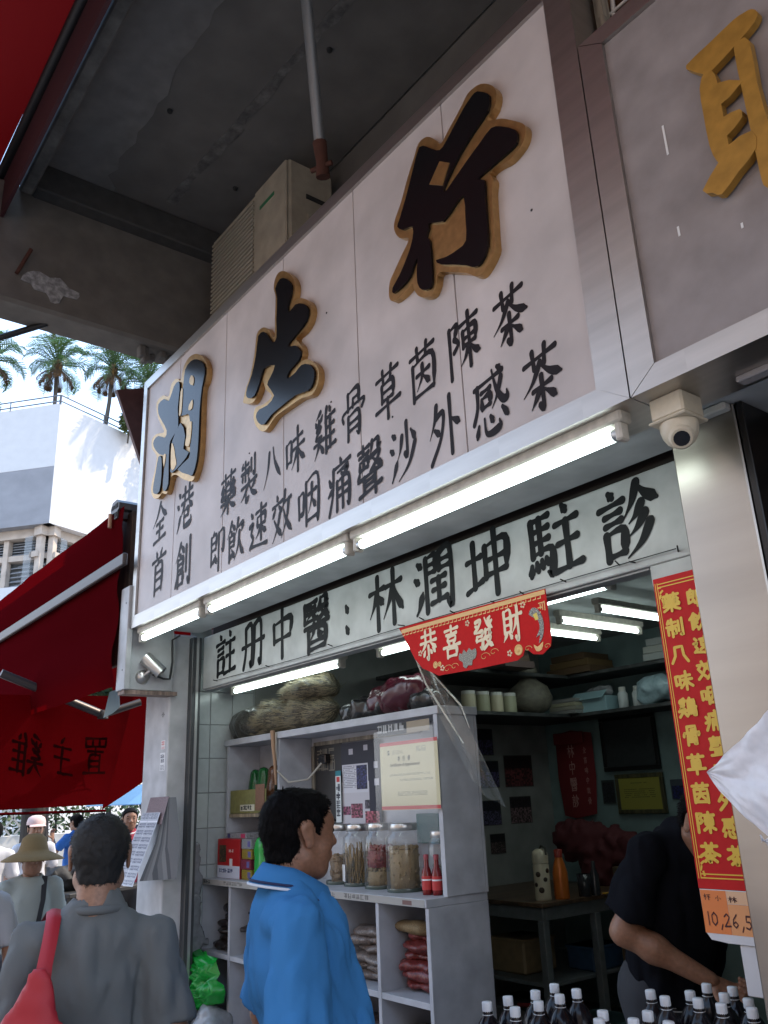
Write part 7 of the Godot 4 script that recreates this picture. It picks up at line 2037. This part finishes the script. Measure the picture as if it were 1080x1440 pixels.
func head_prims(c: Vector3, turn: Basis) -> Array:
	var out := []
	var add := func(a: Vector3, b: Vector3, ra: float, rb: float, flat := 1.0, k := 0.02, minus := false) -> void:
		out.append(prim(c + turn * a, c + turn * b, ra, rb, flat, turn.x, [], minus, k))
	add.call(Vector3(0, 0.036, -0.024), Vector3(0, 0.034, 0.020), 0.079, 0.077, 0.96)
	add.call(Vector3(0, -0.005, 0.030), Vector3(0, -0.062, 0.038), 0.064, 0.048, 0.98, 0.03)
	add.call(Vector3(0, -0.072, 0.036), Vector3(0, -0.097, 0.058), 0.043, 0.023, 1.05, 0.03)
	for s in [-1.0, 1.0]:
		add.call(Vector3(s * 0.034, -0.028, 0.060), Vector3(s * 0.036, -0.04, 0.05), 0.026, 0.026, 1.0, 0.02)
		add.call(Vector3(s * 0.045, -0.06, 0.0), Vector3(s * 0.03, -0.085, 0.04), 0.026, 0.024, 1.0, 0.03)
	add.call(Vector3(-0.030, 0.028, 0.078), Vector3(0.030, 0.028, 0.078), 0.015, 0.015, 1.0, 0.015)
	add.call(Vector3(0, 0.012, 0.090), Vector3(0, -0.026, 0.108), 0.009, 0.013, 1.0, 0.012)
	for s in [-1.0, 1.0]:
		add.call(Vector3(s * 0.012, -0.031, 0.096), Vector3(s * 0.012, -0.031, 0.096), 0.010, 0.010, 1.0, 0.008)
		add.call(Vector3(s * 0.032, 0.006, 0.110), Vector3(s * 0.032, 0.006, 0.110), 0.014, 0.014, 1.0, 0.012, true)
	add.call(Vector3(-0.020, -0.055, 0.086), Vector3(0.020, -0.055, 0.086), 0.009, 0.009, 1.0, 0.008)
	add.call(Vector3(-0.016, -0.066, 0.085), Vector3(0.016, -0.066, 0.085), 0.009, 0.009, 1.0, 0.008)
	add.call(Vector3(-0.020, -0.0605, 0.099), Vector3(0.020, -0.0605, 0.099), 0.0035, 0.0035, 1.0, 0.004, true)
	for s in [-1.0, 1.0]:
		add.call(Vector3(s * 0.082, 0.016, -0.016), Vector3(s * 0.080, -0.024, -0.006), 0.021, 0.014, 0.42, 0.008)
		add.call(Vector3(s * 0.092, 0.006, -0.008), Vector3(s * 0.090, -0.010, -0.004), 0.010, 0.008, 0.5, 0.006, true)
	add.call(Vector3(0, -0.05, -0.028), Vector3(0, -0.15, -0.045), 0.058, 0.056, 1.0, 0.03)
	return out


func hand_prims(w: Vector3, dir: Vector3, palm: Vector3, side: float, curl: float) -> Array:
	var out := []
	var across := dir.cross(palm).normalized() * side
	var k := 0.006
	out.append(prim(w - dir * 0.02, w + dir * 0.075, 0.024, 0.036, 0.45, palm, [], false, 0.012))
	var lens := [0.92, 1.0, 0.94, 0.74]
	for i in 4:
		var p := w + dir * (0.082 - 0.004 * absf(i - 1.2)) + across * (1.5 - i) * 0.0195
		var d := dir
		for j in 3:
			d = d.rotated(dir.cross(palm).normalized(), -curl * (0.8 if j == 0 else 1.1))
			var l: float = [0.040, 0.027, 0.021][j] * lens[i]
			var r: float = [0.0095, 0.0088, 0.0080][j]
			out.append(prim(p, p + d * l, r, r * 0.93, 1.0, Vector3.BACK, [], false, k))
			p += d * l
	var tb := w + dir * 0.022 + across * 0.026
	var td := (dir * 0.75 + across * 0.75 + palm * 0.35).normalized()
	for j in 3:
		var l: float = [0.040, 0.030, 0.025][j]
		out.append(prim(tb, tb + td * l, 0.0125 - 0.0015 * j, 0.011 - 0.0012 * j, 1.0, Vector3.BACK, [], false, 0.008))
		tb += td * l
		td = (td - across * 0.35 * curl + dir * 0.25 + palm * 0.3 * curl).normalized()
	return out


const STANCE := {
	"hip": Vector3(0, 0.88, 0), "belly": Vector3(0, 1.02, 0.012), "chest": Vector3(0, 1.23, 0.0), "neck": Vector3(0, 1.385, -0.012), "head": Vector3(0, 1.535, 0.02),
	"shoulder_l": Vector3(0.175, 1.325, -0.015), "shoulder_r": Vector3(-0.175, 1.325, -0.015),
	"elbow_l": Vector3(0.252, 1.055, -0.03), "elbow_r": Vector3(-0.252, 1.055, -0.03),
	"wrist_l": Vector3(0.265, 0.82, 0.06), "wrist_r": Vector3(-0.265, 0.82, 0.06),
	"knee_l": Vector3(0.10, 0.47, 0.02), "knee_r": Vector3(-0.10, 0.47, 0.0),
	"ankle_l": Vector3(0.11, 0.08, -0.03), "ankle_r": Vector3(-0.11, 0.08, -0.05),
}


func figure(called_label: String, at: Vector3, turn: float, tall: float, o: Dictionary) -> Node3D:
	var p := thing("person", called_label, "person", at, turn)
	p.scale = Vector3.ONE * tall / 1.66
	var j := STANCE.duplicate()
	for key in o.get("pose", {}):
		j[key] = o.pose[key]
	var fine: bool = o.get("fine", false)
	var cb := 0.013 if fine else 0.024
	var ch := 0.0045 if fine else 0.009
	var ck := 0.0095 if fine else 0.022
	var build: float = o.get("build", 1.0)
	var gut: float = o.get("gut", 0.0)
	var sleeve: float = o.get("sleeve", 0.8)
	var curl: float = o.get("curl", 0.5)
	var tilt: Basis = o.get("tilt", Basis())
	var key := str([j, fine, build, gut, sleeve, curl, tilt, o.get("loose", 0.0), o.get("hem", 0.8), o.get("skirt", false)])
	var m: Dictionary
	if body_cache.has(key):
		m = body_cache[key]
	else:
		m = {}
		var hc: Vector3 = j.head
		# skin
		var sk := [
			prim(j.hip, j.belly, 0.10, 0.09, 0.75), prim(j.belly, j.chest, 0.09, 0.10, 0.7), prim(j.shoulder_l * Vector3(0.85, 1, 1) - Vector3(0, 0.02, 0), j.shoulder_r * Vector3(0.85, 1, 1) - Vector3(0, 0.02, 0), 0.032, 0.032),
			prim(j.chest, j.neck, 0.075, 0.055, 0.8), prim(j.neck - Vector3(0, 0.03, 0), hc + tilt * Vector3(0, -0.06, -0.03), 0.050, 0.057)]
		for s in ["l", "r"]:
			sk.append(prim(j["shoulder_" + s] - Vector3(0, 0.02, 0), j["shoulder_" + s].lerp(j["elbow_" + s], 0.5), 0.034, 0.040))
			sk.append(prim(j["shoulder_" + s].lerp(j["elbow_" + s], 0.5), j["elbow_" + s], 0.041, 0.040))
			sk.append(prim(j["elbow_" + s], j["elbow_" + s].lerp(j["wrist_" + s], 0.35), 0.040, 0.041))
			sk.append(prim(j["elbow_" + s].lerp(j["wrist_" + s], 0.35), j["wrist_" + s], 0.041, 0.027))
			var hipj: Vector3 = j.hip + Vector3(0.085 if s == "l" else -0.085, -0.03, 0)
			sk.append(prim(hipj, j["knee_" + s], 0.085, 0.056))
			sk.append(prim(j["knee_" + s], j["ankle_" + s], 0.056, 0.036))
			sk.append(prim(j["ankle_" + s] + Vector3(0, -0.035, 0.0), j["ankle_" + s] + Vector3(0, -0.05, 0.14), 0.036, 0.03))
		var surf := [field_surface(sk, cb, 0.035), field_surface(head_prims(hc, tilt), ch, 0.02)]
		for s in ["l", "r"]:
			var dir: Vector3 = (j["wrist_" + s] - j["elbow_" + s]).normalized()
			if o.has("hand_dir_" + s):
				dir = o["hand_dir_" + s]
			var palm := Vector3(-1 if s == "l" else 1, 0, 0)
			if o.has("palm_" + s):
				palm = o["palm_" + s]
			palm = (palm - dir * palm.dot(dir)).normalized()
			surf.append(field_surface(hand_prims(j["wrist_" + s], dir, palm, 1.0 if s == "l" else -1.0, curl), 0.004 if fine else 0.007, 0.008))
		m.body = field_mesh(surf)
		# shirt
		var hem: float = o.get("hem", 0.8)
		var low := [[Vector3(0, hem, 0), Vector3(0, -1, 0)]]
		var lo: float = o.get("loose", 0.0)
		var sh := [
			prim(Vector3(j.hip.x, hem - 0.02, j.hip.z + gut * 0.3), j.belly + Vector3(0, 0, gut), (0.140 + lo) * build, (0.142 + lo) * build, 0.80, Vector3.BACK, low),
			prim(j.belly + Vector3(0, 0, gut), j.chest + Vector3(0, 0, gut * 0.3), (0.142 + lo) * build, (0.148 + lo * 0.5) * build, 0.78, Vector3.BACK, low),
			prim(j.chest, j.chest.lerp(j.neck, 0.55), 0.146 * build, 0.115 * build, 0.74),
			prim(j.shoulder_l * Vector3(0.9, 1, 1), j.shoulder_r * Vector3(0.9, 1, 1), 0.062 * build, 0.062 * build, 0.95),
			prim(j.chest.lerp(j.neck, 0.6) + Vector3(0.07, 0.0, -0.01), j.chest.lerp(j.neck, 0.6) + Vector3(-0.07, 0.0, -0.01), 0.074, 0.074, 0.95),
			prim(j.chest.lerp(j.neck, 0.5), j.neck + Vector3(0, 0.002, 0), 0.098, 0.080, 0.98)]
		for s in ["l", "r"]:
			var a: Vector3 = j["shoulder_" + s]
			var e: Vector3 = j["elbow_" + s]
			var dir := (e - a).normalized()
			if sleeve <= 1.0:
				var q := a.lerp(e, sleeve)
				sh.append(prim(a, q + dir * 0.06, 0.066 * build, (0.071 + lo * 0.5) * build, 1.0, Vector3.BACK, [[q, dir]], false, 0.016))
			else:
				var w: Vector3 = j["wrist_" + s]
				var q := e.lerp(w, sleeve - 1.0)
				sh.append(prim(a, e, 0.070 * build, 0.058 * build))
				sh.append(prim(e, q + (w - e).normalized() * 0.05, 0.058, 0.048, 1.0, Vector3.BACK, [[q, (w - e).normalized()]]))
		var up: Vector3 = (j.head - j.neck).normalized()
		sh.append(prim(j.neck + up * 0.075, j.neck + up * 0.16, 0.066, 0.075, 1.0, Vector3.BACK, [], true, 0.008))
		m.shirt = field_mesh([field_surface(sh, ck, 0.035, 0.016 if fine else 0.012, -6.5, 7 + int(gut * 100), Vector3(1.0, 0.45, 1.0))])
		# trousers or skirt
		var tr := []
		var top := [[Vector3(0, 0.93, 0), Vector3(0, 1, 0)]]
		tr.append(prim(j.hip + Vector3(0, 0.1, 0), j.hip - Vector3(0, 0.02, 0), 0.135 * build, 0.15 * build, 0.78, Vector3.BACK, top))
		for s in ["l", "r"]:
			var hipj: Vector3 = j.hip + Vector3(0.085 if s == "l" else -0.085, -0.04, 0)
			tr.append(prim(hipj, j["knee_" + s], 0.1 * build, 0.075, 1.0))
			tr.append(prim(j["knee_" + s], j["ankle_" + s] + Vector3(0, -0.02, 0), 0.075, 0.066, 1.0, Vector3.BACK, [[j["ankle_" + s] + Vector3(0, -0.02, 0), Vector3.DOWN]]))
		m.trousers = field_mesh([field_surface(tr, 0.02 if fine else 0.026, 0.03, 0.008, 5.0, 9)])
		var shoe := []
		for s in ["l", "r"]:
			var an: Vector3 = j["ankle_" + s]
			shoe.append(field_mesh([field_surface([prim(an + Vector3(0, -0.03, -0.02), an + Vector3(0, -0.045, 0.15), 0.046, 0.038, 1.0), prim(an + Vector3(0, -0.062, -0.02), an + Vector3(0, -0.064, 0.15), 0.016, 0.016, 2.2, Vector3.RIGHT)], 0.013, 0.02)]))
		m.shoe = shoe
		body_cache[key] = m
	part("body", m.body, o.skin, p)
	part("shirt", m.shirt, o.shirt, p)
	part("trousers", m.trousers, o.trousers, p)
	for k in 2:
		part("shoe", m.shoe[k], mat("dark_shoe", 0.03, 0.028, 0.028, 0.5), p)
	# hair as a cap cut along the hairline
	var hc2: Vector3 = j.head
	var thick: float = o.get("hair_thick", 0.012)
	var hl: float = o.get("hairline", 0.078)
	var hk := str([hc2, tilt, thick, hl, fine])
	if not body_cache.has(hk):
		var pt: Vector3 = hc2 + tilt * Vector3(0, hl, 0.088)
		var n: Vector3 = (tilt * Vector3(0, -0.70, 0.71)).normalized()
		var cut := [[pt, n]]
		var hp := [
			prim(hc2 + tilt * Vector3(0, 0.036, -0.026), hc2 + tilt * Vector3(0, 0.036, 0.018), 0.079 + thick, 0.077 + thick, 0.97, tilt.x, cut),
			prim(hc2 + tilt * Vector3(0, 0.0, -0.035), hc2 + tilt * Vector3(0, -0.045, -0.038), 0.070 + thick * 0.7, 0.058 + thick * 0.3, 1.02, tilt.x, [[hc2 + tilt * Vector3(0, -0.072, 0), tilt * Vector3.DOWN], [hc2 + tilt * Vector3(0, 0, -0.024), tilt * Vector3.BACK]])]
		for s in [-1.0, 1.0]:
			hp.append(prim(hc2 + tilt * Vector3(s * 0.070, 0.050, 0.016), hc2 + tilt * Vector3(s * 0.072, 0.004, 0.020), 0.014, 0.008))
			hp.append(prim(hc2 + tilt * Vector3(s * 0.088, 0.004, -0.012), hc2 + tilt * Vector3(s * 0.086, -0.05, 0.0), 0.031, 0.034, 1.0, Vector3.BACK, [], true, 0.006))
		var hs := field_surface(hp, 0.005 if fine else 0.009, 0.014, 0.004, 45.0, 5)
		var parts := [hs]
		if fine:
			var crown: Vector3 = hc2 + tilt * Vector3(0, 0.11, -0.05)
			var long: float = o.get("strand", 0.015)
			var lift: float = o.get("strand_lift", 0.04)
			parts.append(strands(hs, 9000, long, 0.0009, 15, func(at: Vector3, nrm: Vector3) -> Vector3:
				var away := at - crown
				return away.normalized() + nrm * lift))
		body_cache[hk] = field_mesh(parts)
	part("hair", body_cache[hk], o.hair, p)
	if o.get("eyes", true):
		for s in [-1.0, 1.0]:
			var e := Shape.new().lathe([Vector2(0, -0.011), Vector2(0.008, -0.008), Vector2(0.0115, 0), Vector2(0.008, 0.008), Vector2(0, 0.011)], 10)
			part("eye", e.done(), mat("eye_dark", 0.03, 0.022, 0.018, 0.2), p, Transform3D(tilt, hc2 + tilt * Vector3(s * 0.032, 0.006, 0.084)))
			part("eyebrow", Shape.new().tube([Vector3(-0.014, 0, 0), Vector3(0, 0.003, 0.003), Vector3(0.014, 0, 0)], 0.003, 5).done(), o.hair, p, Transform3D(tilt, hc2 + tilt * Vector3(s * 0.032, 0.030, 0.093)))
	return p


func collar(p: Node3D, neck: Vector3, m: Material, trim: Material, trim2: Material) -> void:
	var ring := func(r: float, y: float, dz: float) -> Array:
		var row := []
		for k in 29:
			var a := PI * 0.5 + 0.16 + (TAU - 0.32) * k / 28.0
			var front: float = max(0.0, sin(a))
			row.append(neck + Vector3(cos(a) * r, y + 0.016 * max(0.0, -sin(a)) - front * (0.05 + (r - 0.07) * 0.9), sin(a) * r * 1.02 + dz + front * 0.022))
		return row
	part("collar", Shape.new().grid([ring.call(0.072, 0.012, 0.004), ring.call(0.070, 0.062, 0.012), ring.call(0.077, 0.066, 0.012), ring.call(0.090, 0.046, 0.010), ring.call(0.107, 0.016, 0.004)]).done(), m, p)
	part("collar_trim", Shape.new().tube(ring.call(0.108, 0.015, 0.004), 0.004, 5).done(), trim, p)
	part("collar_trim", Shape.new().tube(ring.call(0.1045, 0.024, 0.005), 0.0035, 5).done(), trim2, p)


func build_people() -> void:
	var skin := mat("skin_tan", 0.30, 0.145, 0.085, 0.5, 0.0, "skin", 7.0, 0.25)
	skin.subsurf_scatter_enabled = true
	skin.subsurf_scatter_strength = 0.06
	var skin_b := mat("skin_mid", 0.36, 0.19, 0.12, 0.5, 0.0, "skin", 7.0, 0.25)
	var black_hair := mat("black_hair", 0.008, 0.007, 0.0075, 0.75, 0.0, "hair", 14.0, 1.0)
	black_hair.metallic_specular = 0.2
	var grey_hair := mat("cropped_grey_hair", 0.045, 0.043, 0.042, 0.8, 0.0, "herb", 22.0, 0.6)
	# man in the blue polo shirt, looking into the shop
	var blue := mat("blue_polo", 0.06, 0.235, 0.52, 0.9, 0.0, "fabric", 22.0, 0.35)
	blue.metallic_specular = 0.2
	var navy := mat("navy_trim", 0.015, 0.02, 0.07, 0.8)
	var white_trim := mat("white_trim", 0.62, 0.66, 0.72, 0.8)
	var bm := figure("man in a light blue polo shirt with black hair looking into the shop", Vector3(-2.11, 0, 0.505), 2.76, 1.645, {"fine": true, "skin": skin, "shirt": blue, "trousers": mat("dark_trousers", 0.03, 0.032, 0.04, 0.85, 0.0, "fabric", 12.0), "hair": black_hair, "gut": 0.065, "build": 1.14, "loose": 0.014, "sleeve": 0.92, "hem": 0.76, "hair_thick": 0.006, "hairline": 0.09, "strand": 0.011, "tilt": Basis(Vector3.UP, 0.30)})
	collar(bm, STANCE.neck, blue, white_trim, navy)
	part("placket", Shape.new().tube([Vector3(0, 1.36, 0.085), Vector3(0, 1.28, 0.118), Vector3(0, 1.2, 0.135)], [0.010, 0.011, 0.010], 6).done(), navy, bm)
	part("chest_emblem", Shape.new().extrude(pairs([-0.03, 0.004, -0.012, 0.010, 0.0, 0.004, 0.016, 0.012, 0.03, 0.006, 0.018, -0.002, 0.004, -0.004, -0.014, -0.008]), 0.0, 0.002).done(), navy, bm, Transform3D(Basis(Vector3.UP, -0.75), Vector3(-0.095, 1.20, 0.118)))
	# man in the grey T-shirt seen from behind, red bag on his shoulder
	var grey := mat("grey_tee", 0.155, 0.165, 0.165, 0.9, 0.0, "fabric", 20.0, 0.35)
	var gm := figure("man in a grey T-shirt seen from behind carrying a red shoulder bag", Vector3(-2.52, 0, 0.885), -1.918, 1.60, {"fine": true, "skin": skin_b, "shirt": grey, "trousers": mats["dark_trousers"], "hair": grey_hair, "pose": {"shoulder_l": Vector3(0.165, 1.315, -0.015), "shoulder_r": Vector3(-0.165, 1.315, -0.015), "elbow_l": Vector3(0.228, 1.05, -0.02), "elbow_r": Vector3(-0.228, 1.05, -0.02), "wrist_l": Vector3(0.25, 0.82, 0.06), "wrist_r": Vector3(-0.25, 0.82, 0.06)}, "gut": 0.02, "build": 0.98, "loose": 0.010, "sleeve": 0.88, "hem": 0.72, "hair_thick": 0.004, "hairline": 0.07, "strand": 0.007, "strand_lift": 0.8})
	part("neck_band", Shape.new().tube(ring_points(STANCE.neck + Vector3(0, 0.014, 0.004), 0.074, 0.02), 0.012, 8).done(), grey, gm)
	var red := mat("red_bag", 0.48, 0.018, 0.030, 0.6, 0.0, "fabric", 12.0, 0.3)
	var bag := thing("shoulder_bag", "bright red cloth tote bag hanging from the grey shirted man's shoulder", "bag", gm.position, gm.rotation.y)
	var k: float = gm.scale.x
	part("pouch", field_mesh([field_surface([prim(Vector3(0.135, 1.24, -0.178) * k, Vector3(0.17, 1.02, -0.195) * k, 0.03, 0.16, 0.34, Vector3(0.35, 0, -0.94).normalized()), prim(Vector3(0.12, 0.95, -0.20) * k, Vector3(0.25, 0.95, -0.17) * k, 0.14, 0.13, 0.4, Vector3(0.35, 0, -0.94).normalized())], 0.012, 0.04, 0.012, 6.0, 3)]), red, bag)
	var strap_rows := []
	var line := [Vector3(0.135, 1.20, -0.185), Vector3(0.122, 1.28, -0.150), Vector3(0.115, 1.34, -0.108), Vector3(0.112, 1.385, -0.065), Vector3(0.115, 1.402, -0.01), Vector3(0.13, 1.375, 0.05), Vector3(0.17, 1.24, 0.12), Vector3(0.25, 1.05, 0.03)]
	for i in line.size():
		var q: Vector3 = line[i] * k
		var wide := 0.03 if i in [0, line.size() - 1] else 0.019
		strap_rows.append([q + Vector3(-wide, 0, 0), q + Vector3(-wide * 0.3, 0.004, -0.003), q + Vector3(wide * 0.3, 0.004, -0.003), q + Vector3(wide, -0.004, 0)])
	part("strap", Shape.new().grid(strap_rows).done(), red, bag)
	# shopkeeper in a black T-shirt bending over the bottles
	var black := mat("black_tee", 0.009, 0.010, 0.014, 0.95, 0.0, "fabric", 20.0, 0.3)
	black.metallic_specular = 0.15
	var lean := {"hip": Vector3(0, 0.88, -0.06), "belly": Vector3(0, 1.02, -0.01), "chest": Vector3(0, 1.21, 0.09), "neck": Vector3(0, 1.325, 0.15), "head": Vector3(0, 1.375, 0.245),
		"shoulder_l": Vector3(0.175, 1.29, 0.12), "shoulder_r": Vector3(-0.175, 1.29, 0.12), "elbow_l": Vector3(0.25, 1.06, 0.18), "elbow_r": Vector3(-0.245, 1.05, 0.04), "wrist_l": Vector3(0.16, 0.88, 0.34), "wrist_r": Vector3(-0.06, 0.91, 0.21)}
	var sm := figure("shopkeeper in a black T-shirt bending over the tea bottles", Vector3(-1.925, 0.12, -0.91), 1.33, 1.64, {"fine": true, "skin": skin, "shirt": black, "trousers": mats["dark_trousers"], "hair": black_hair, "pose": lean, "tilt": Basis(Vector3.RIGHT, 0.9), "sleeve": 0.80, "build": 1.1, "loose": 0.02, "hem": 0.80, "curl": 1.05, "palm_r": Vector3(0.2, -0.6, -0.75), "gut": 0.02})
	var belt := mat("pale_stripe", 0.38, 0.38, 0.36, 0.8)
	for q in 6:
		part("hem_stripe", Shape.new().tube(ring_points(Vector3(0, 0.815 + 0.011 * q, -0.05), 0.178, 0.016), 0.0018, 4).done(), belt, sm)
	# passers-by in the sun
	var pale_shirt := mat("pale_sage_shirt", 0.36, 0.39, 0.36, 0.85, 0.0, "fabric", 12.0)
	var hw := figure("short person in a wide straw hat and pale grey shirt with dark cross strap", Vector3(-6.11, 0, 0.03), 1.45, 1.44, {"skin": skin, "shirt": pale_shirt, "trousers": mats["dark_trousers"], "hair": black_hair, "sleeve": 1.3, "loose": 0.03})
	var straw := mat("straw_hat", 0.50, 0.33, 0.13, 0.85, 0.0, "herb", 16.0, 0.6)
	part("hat", Shape.new().lathe([Vector2(0, 0.195), Vector2(0.05, 0.19), Vector2(0.085, 0.16), Vector2(0.104, 0.085), Vector2(0.112, 0.066), Vector2(0.16, 0.045), Vector2(0.225, 0.01), Vector2(0.224, 0.004), Vector2(0.158, 0.038), Vector2(0.108, 0.058)], 28, STANCE.head + Vector3(0, -0.02, 0)).done(), straw, hw)
	part("cross_strap", Shape.new().grid([[Vector3(0.115, 1.40, 0.03), Vector3(0.075, 1.41, 0.03)], [Vector3(0.09, 1.25, 0.16), Vector3(0.055, 1.25, 0.165)], [Vector3(0.06, 1.05, 0.17), Vector3(0.025, 1.05, 0.175)], [Vector3(0.02, 0.88, 0.17), Vector3(-0.02, 0.88, 0.17)]]).done(), mat("strap_black", 0.02, 0.02, 0.022, 0.8), hw)
	var satchel := thing("satchel", "dark navy satchel carried by the person in the straw hat", "bag", Vector3(-5.93, 0.62, 0.10))
	part("bag", blob([[Vector3(0, 0.05, 0.08), Vector3(0, 0.22, -0.06), 0.11, 0.10, 0.6, Vector3.RIGHT]], 0.02, 0.03, 0.015, 701), mat("navy_bag", 0.015, 0.018, 0.035, 0.7, 0.0, "herb", 8.0), satchel)
	var white_shirt := mat("white_shirt", 0.62, 0.62, 0.66, 0.85, 0.0, "fabric", 10.0)
	var pw := figure("person in a pale pink cap and white shirt beside the dark bench", Vector3(-10.0, 0, -1.10), 1.5, 1.57, {"skin": skin_b, "shirt": white_shirt, "trousers": mats["dark_trousers"], "hair": black_hair, "hair_thick": 0.02})
	cap(pw, mat("pink_cap", 0.62, 0.45, 0.42, 0.85), Basis())
	var polo := mat("crimson_polo", 0.28, 0.012, 0.035, 0.85, 0.0, "fabric", 10.0)
	var rp := figure("man in a crimson polo shirt raising one hand near the blister card rack", Vector3(-9.75, 0, -2.05), 1.35, 1.63, {"skin": skin, "shirt": polo, "trousers": mats["dark_trousers"], "hair": black_hair, "gut": 0.03, "build": 1.08, "pose": {"elbow_l": Vector3(0.29, 1.14, 0.10), "wrist_l": Vector3(0.24, 1.32, 0.22)}, "hand_dir_l": Vector3(0.1, 0.95, 0.25).normalized(), "palm_l": Vector3(0, -0.2, 1)})
	part("collar_band", Shape.new().tube(ring_points(STANCE.neck + Vector3(0, 0.02, 0.006), 0.078, 0.03), 0.014, 6).done(), white_shirt, rp)
	part("chest_emblem", Shape.new().box(Vector3(0.09, 1.22, 0.128), Vector3(0.05, 0.02, 0.004)).done(), white_trim, rp)
	var dark_top := mat("dark_navy_top", 0.03, 0.032, 0.05, 0.85, 0.0, "fabric", 10.0)
	var bc := figure("person in a black cap and dark top behind the crimson polo shirt", Vector3(-10.75, 0, -2.68), 1.3, 1.69, {"skin": skin_b, "shirt": dark_top, "trousers": mats["dark_trousers"], "hair": black_hair})
	cap(bc, mat("black_cap", 0.02, 0.02, 0.022, 0.8), Basis())
	figure("person in a bright blue shirt far back near the lattice wall", Vector3(-13.0, 0, -2.55), -1.2, 1.58, {"skin": skin_b, "shirt": mat("bright_blue_shirt", 0.03, 0.16, 0.55, 0.85, 0.0, "fabric", 10.0), "trousers": mats["dark_trousers"], "hair": black_hair, "gut": 0.03, "build": 1.08, "pose": {"elbow_l": Vector3(0.29, 1.14, 0.10), "wrist_l": Vector3(0.24, 1.32, 0.22)}, "hand_dir_l": Vector3(0.1, 0.95, 0.25).normalized(), "palm_l": Vector3(0, -0.2, 1)})
	figure("person in a white top walking away past the street tree", Vector3(-9.0, 0, -0.42), -1.6, 1.56, {"skin": skin_b, "shirt": white_shirt, "trousers": mats["dark_trousers"], "hair": black_hair, "hair_thick": 0.02})
	var stripe := figure("person in a grey top with maroon lower band at the picture's edge by the street", Vector3(-4.75, 0, 0.72), -1.7, 1.5, {"skin": skin, "shirt": mat("light_grey_top", 0.42, 0.42, 0.44, 0.85, 0.0, "fabric", 10.0), "trousers": mat("maroon_trousers", 0.13, 0.012, 0.025, 0.85), "hair": black_hair, "hair_thick": 0.02})
	part("red_band", Shape.new().tube(ring_points(Vector3(0, 1.1, 0.0), 0.168, 0.0), 0.02, 6).done(), mat("maroon_band", 0.2, 0.012, 0.02, 0.85), stripe)


func ring_points(c: Vector3, r: float, dip: float) -> Array:
	var out := []
	for k in 25:
		var a := TAU * k / 24.0
		out.append(c + Vector3(cos(a) * r, -dip * max(0.0, sin(a)), sin(a) * r * (0.75 if r > 0.12 else 1.0)))
	return out


func cap(p: Node3D, m: Material, tilt: Basis) -> void:
	var c: Vector3 = STANCE.head
	part("cap_crown", Shape.new().lathe([Vector2(0.104, 0.045), Vector2(0.104, 0.075), Vector2(0.09, 0.12), Vector2(0.05, 0.145), Vector2(0, 0.15)], 18, c).done(), m, p)
	var rows := []
	for i in 4:
		var row := []
		for k in 9:
			var a := PI * (0.2 + 0.6 * k / 8.0)
			row.append(c + Vector3(cos(a) * (0.10 + 0.004 * i), 0.052 - 0.008 * i, sin(a) * (0.095 + 0.025 * i)))
		rows.append(row)
	part("cap_brim", Shape.new().grid(rows).done(), m, p)


const BOTTLE_SPOTS := [-1.853, 0.051, -1.854, -0.034, -1.758, 0.050, -1.862, -0.127, -1.766, -0.041, -1.872, -0.224, -1.773, -0.134, -1.777, -0.222, -1.567, -0.072, -1.533, 0.002, -1.479, -0.058, -1.495, -0.137, -1.403, -0.086, -1.519, 0.082, -1.618, -0.347, -1.548, -0.306, -1.476, -0.343, -1.535, -0.398, -1.458, -0.423, -1.558, -0.500, -1.396, -0.329, -1.475, -0.514, -1.377, -0.422, -1.316, -0.339]
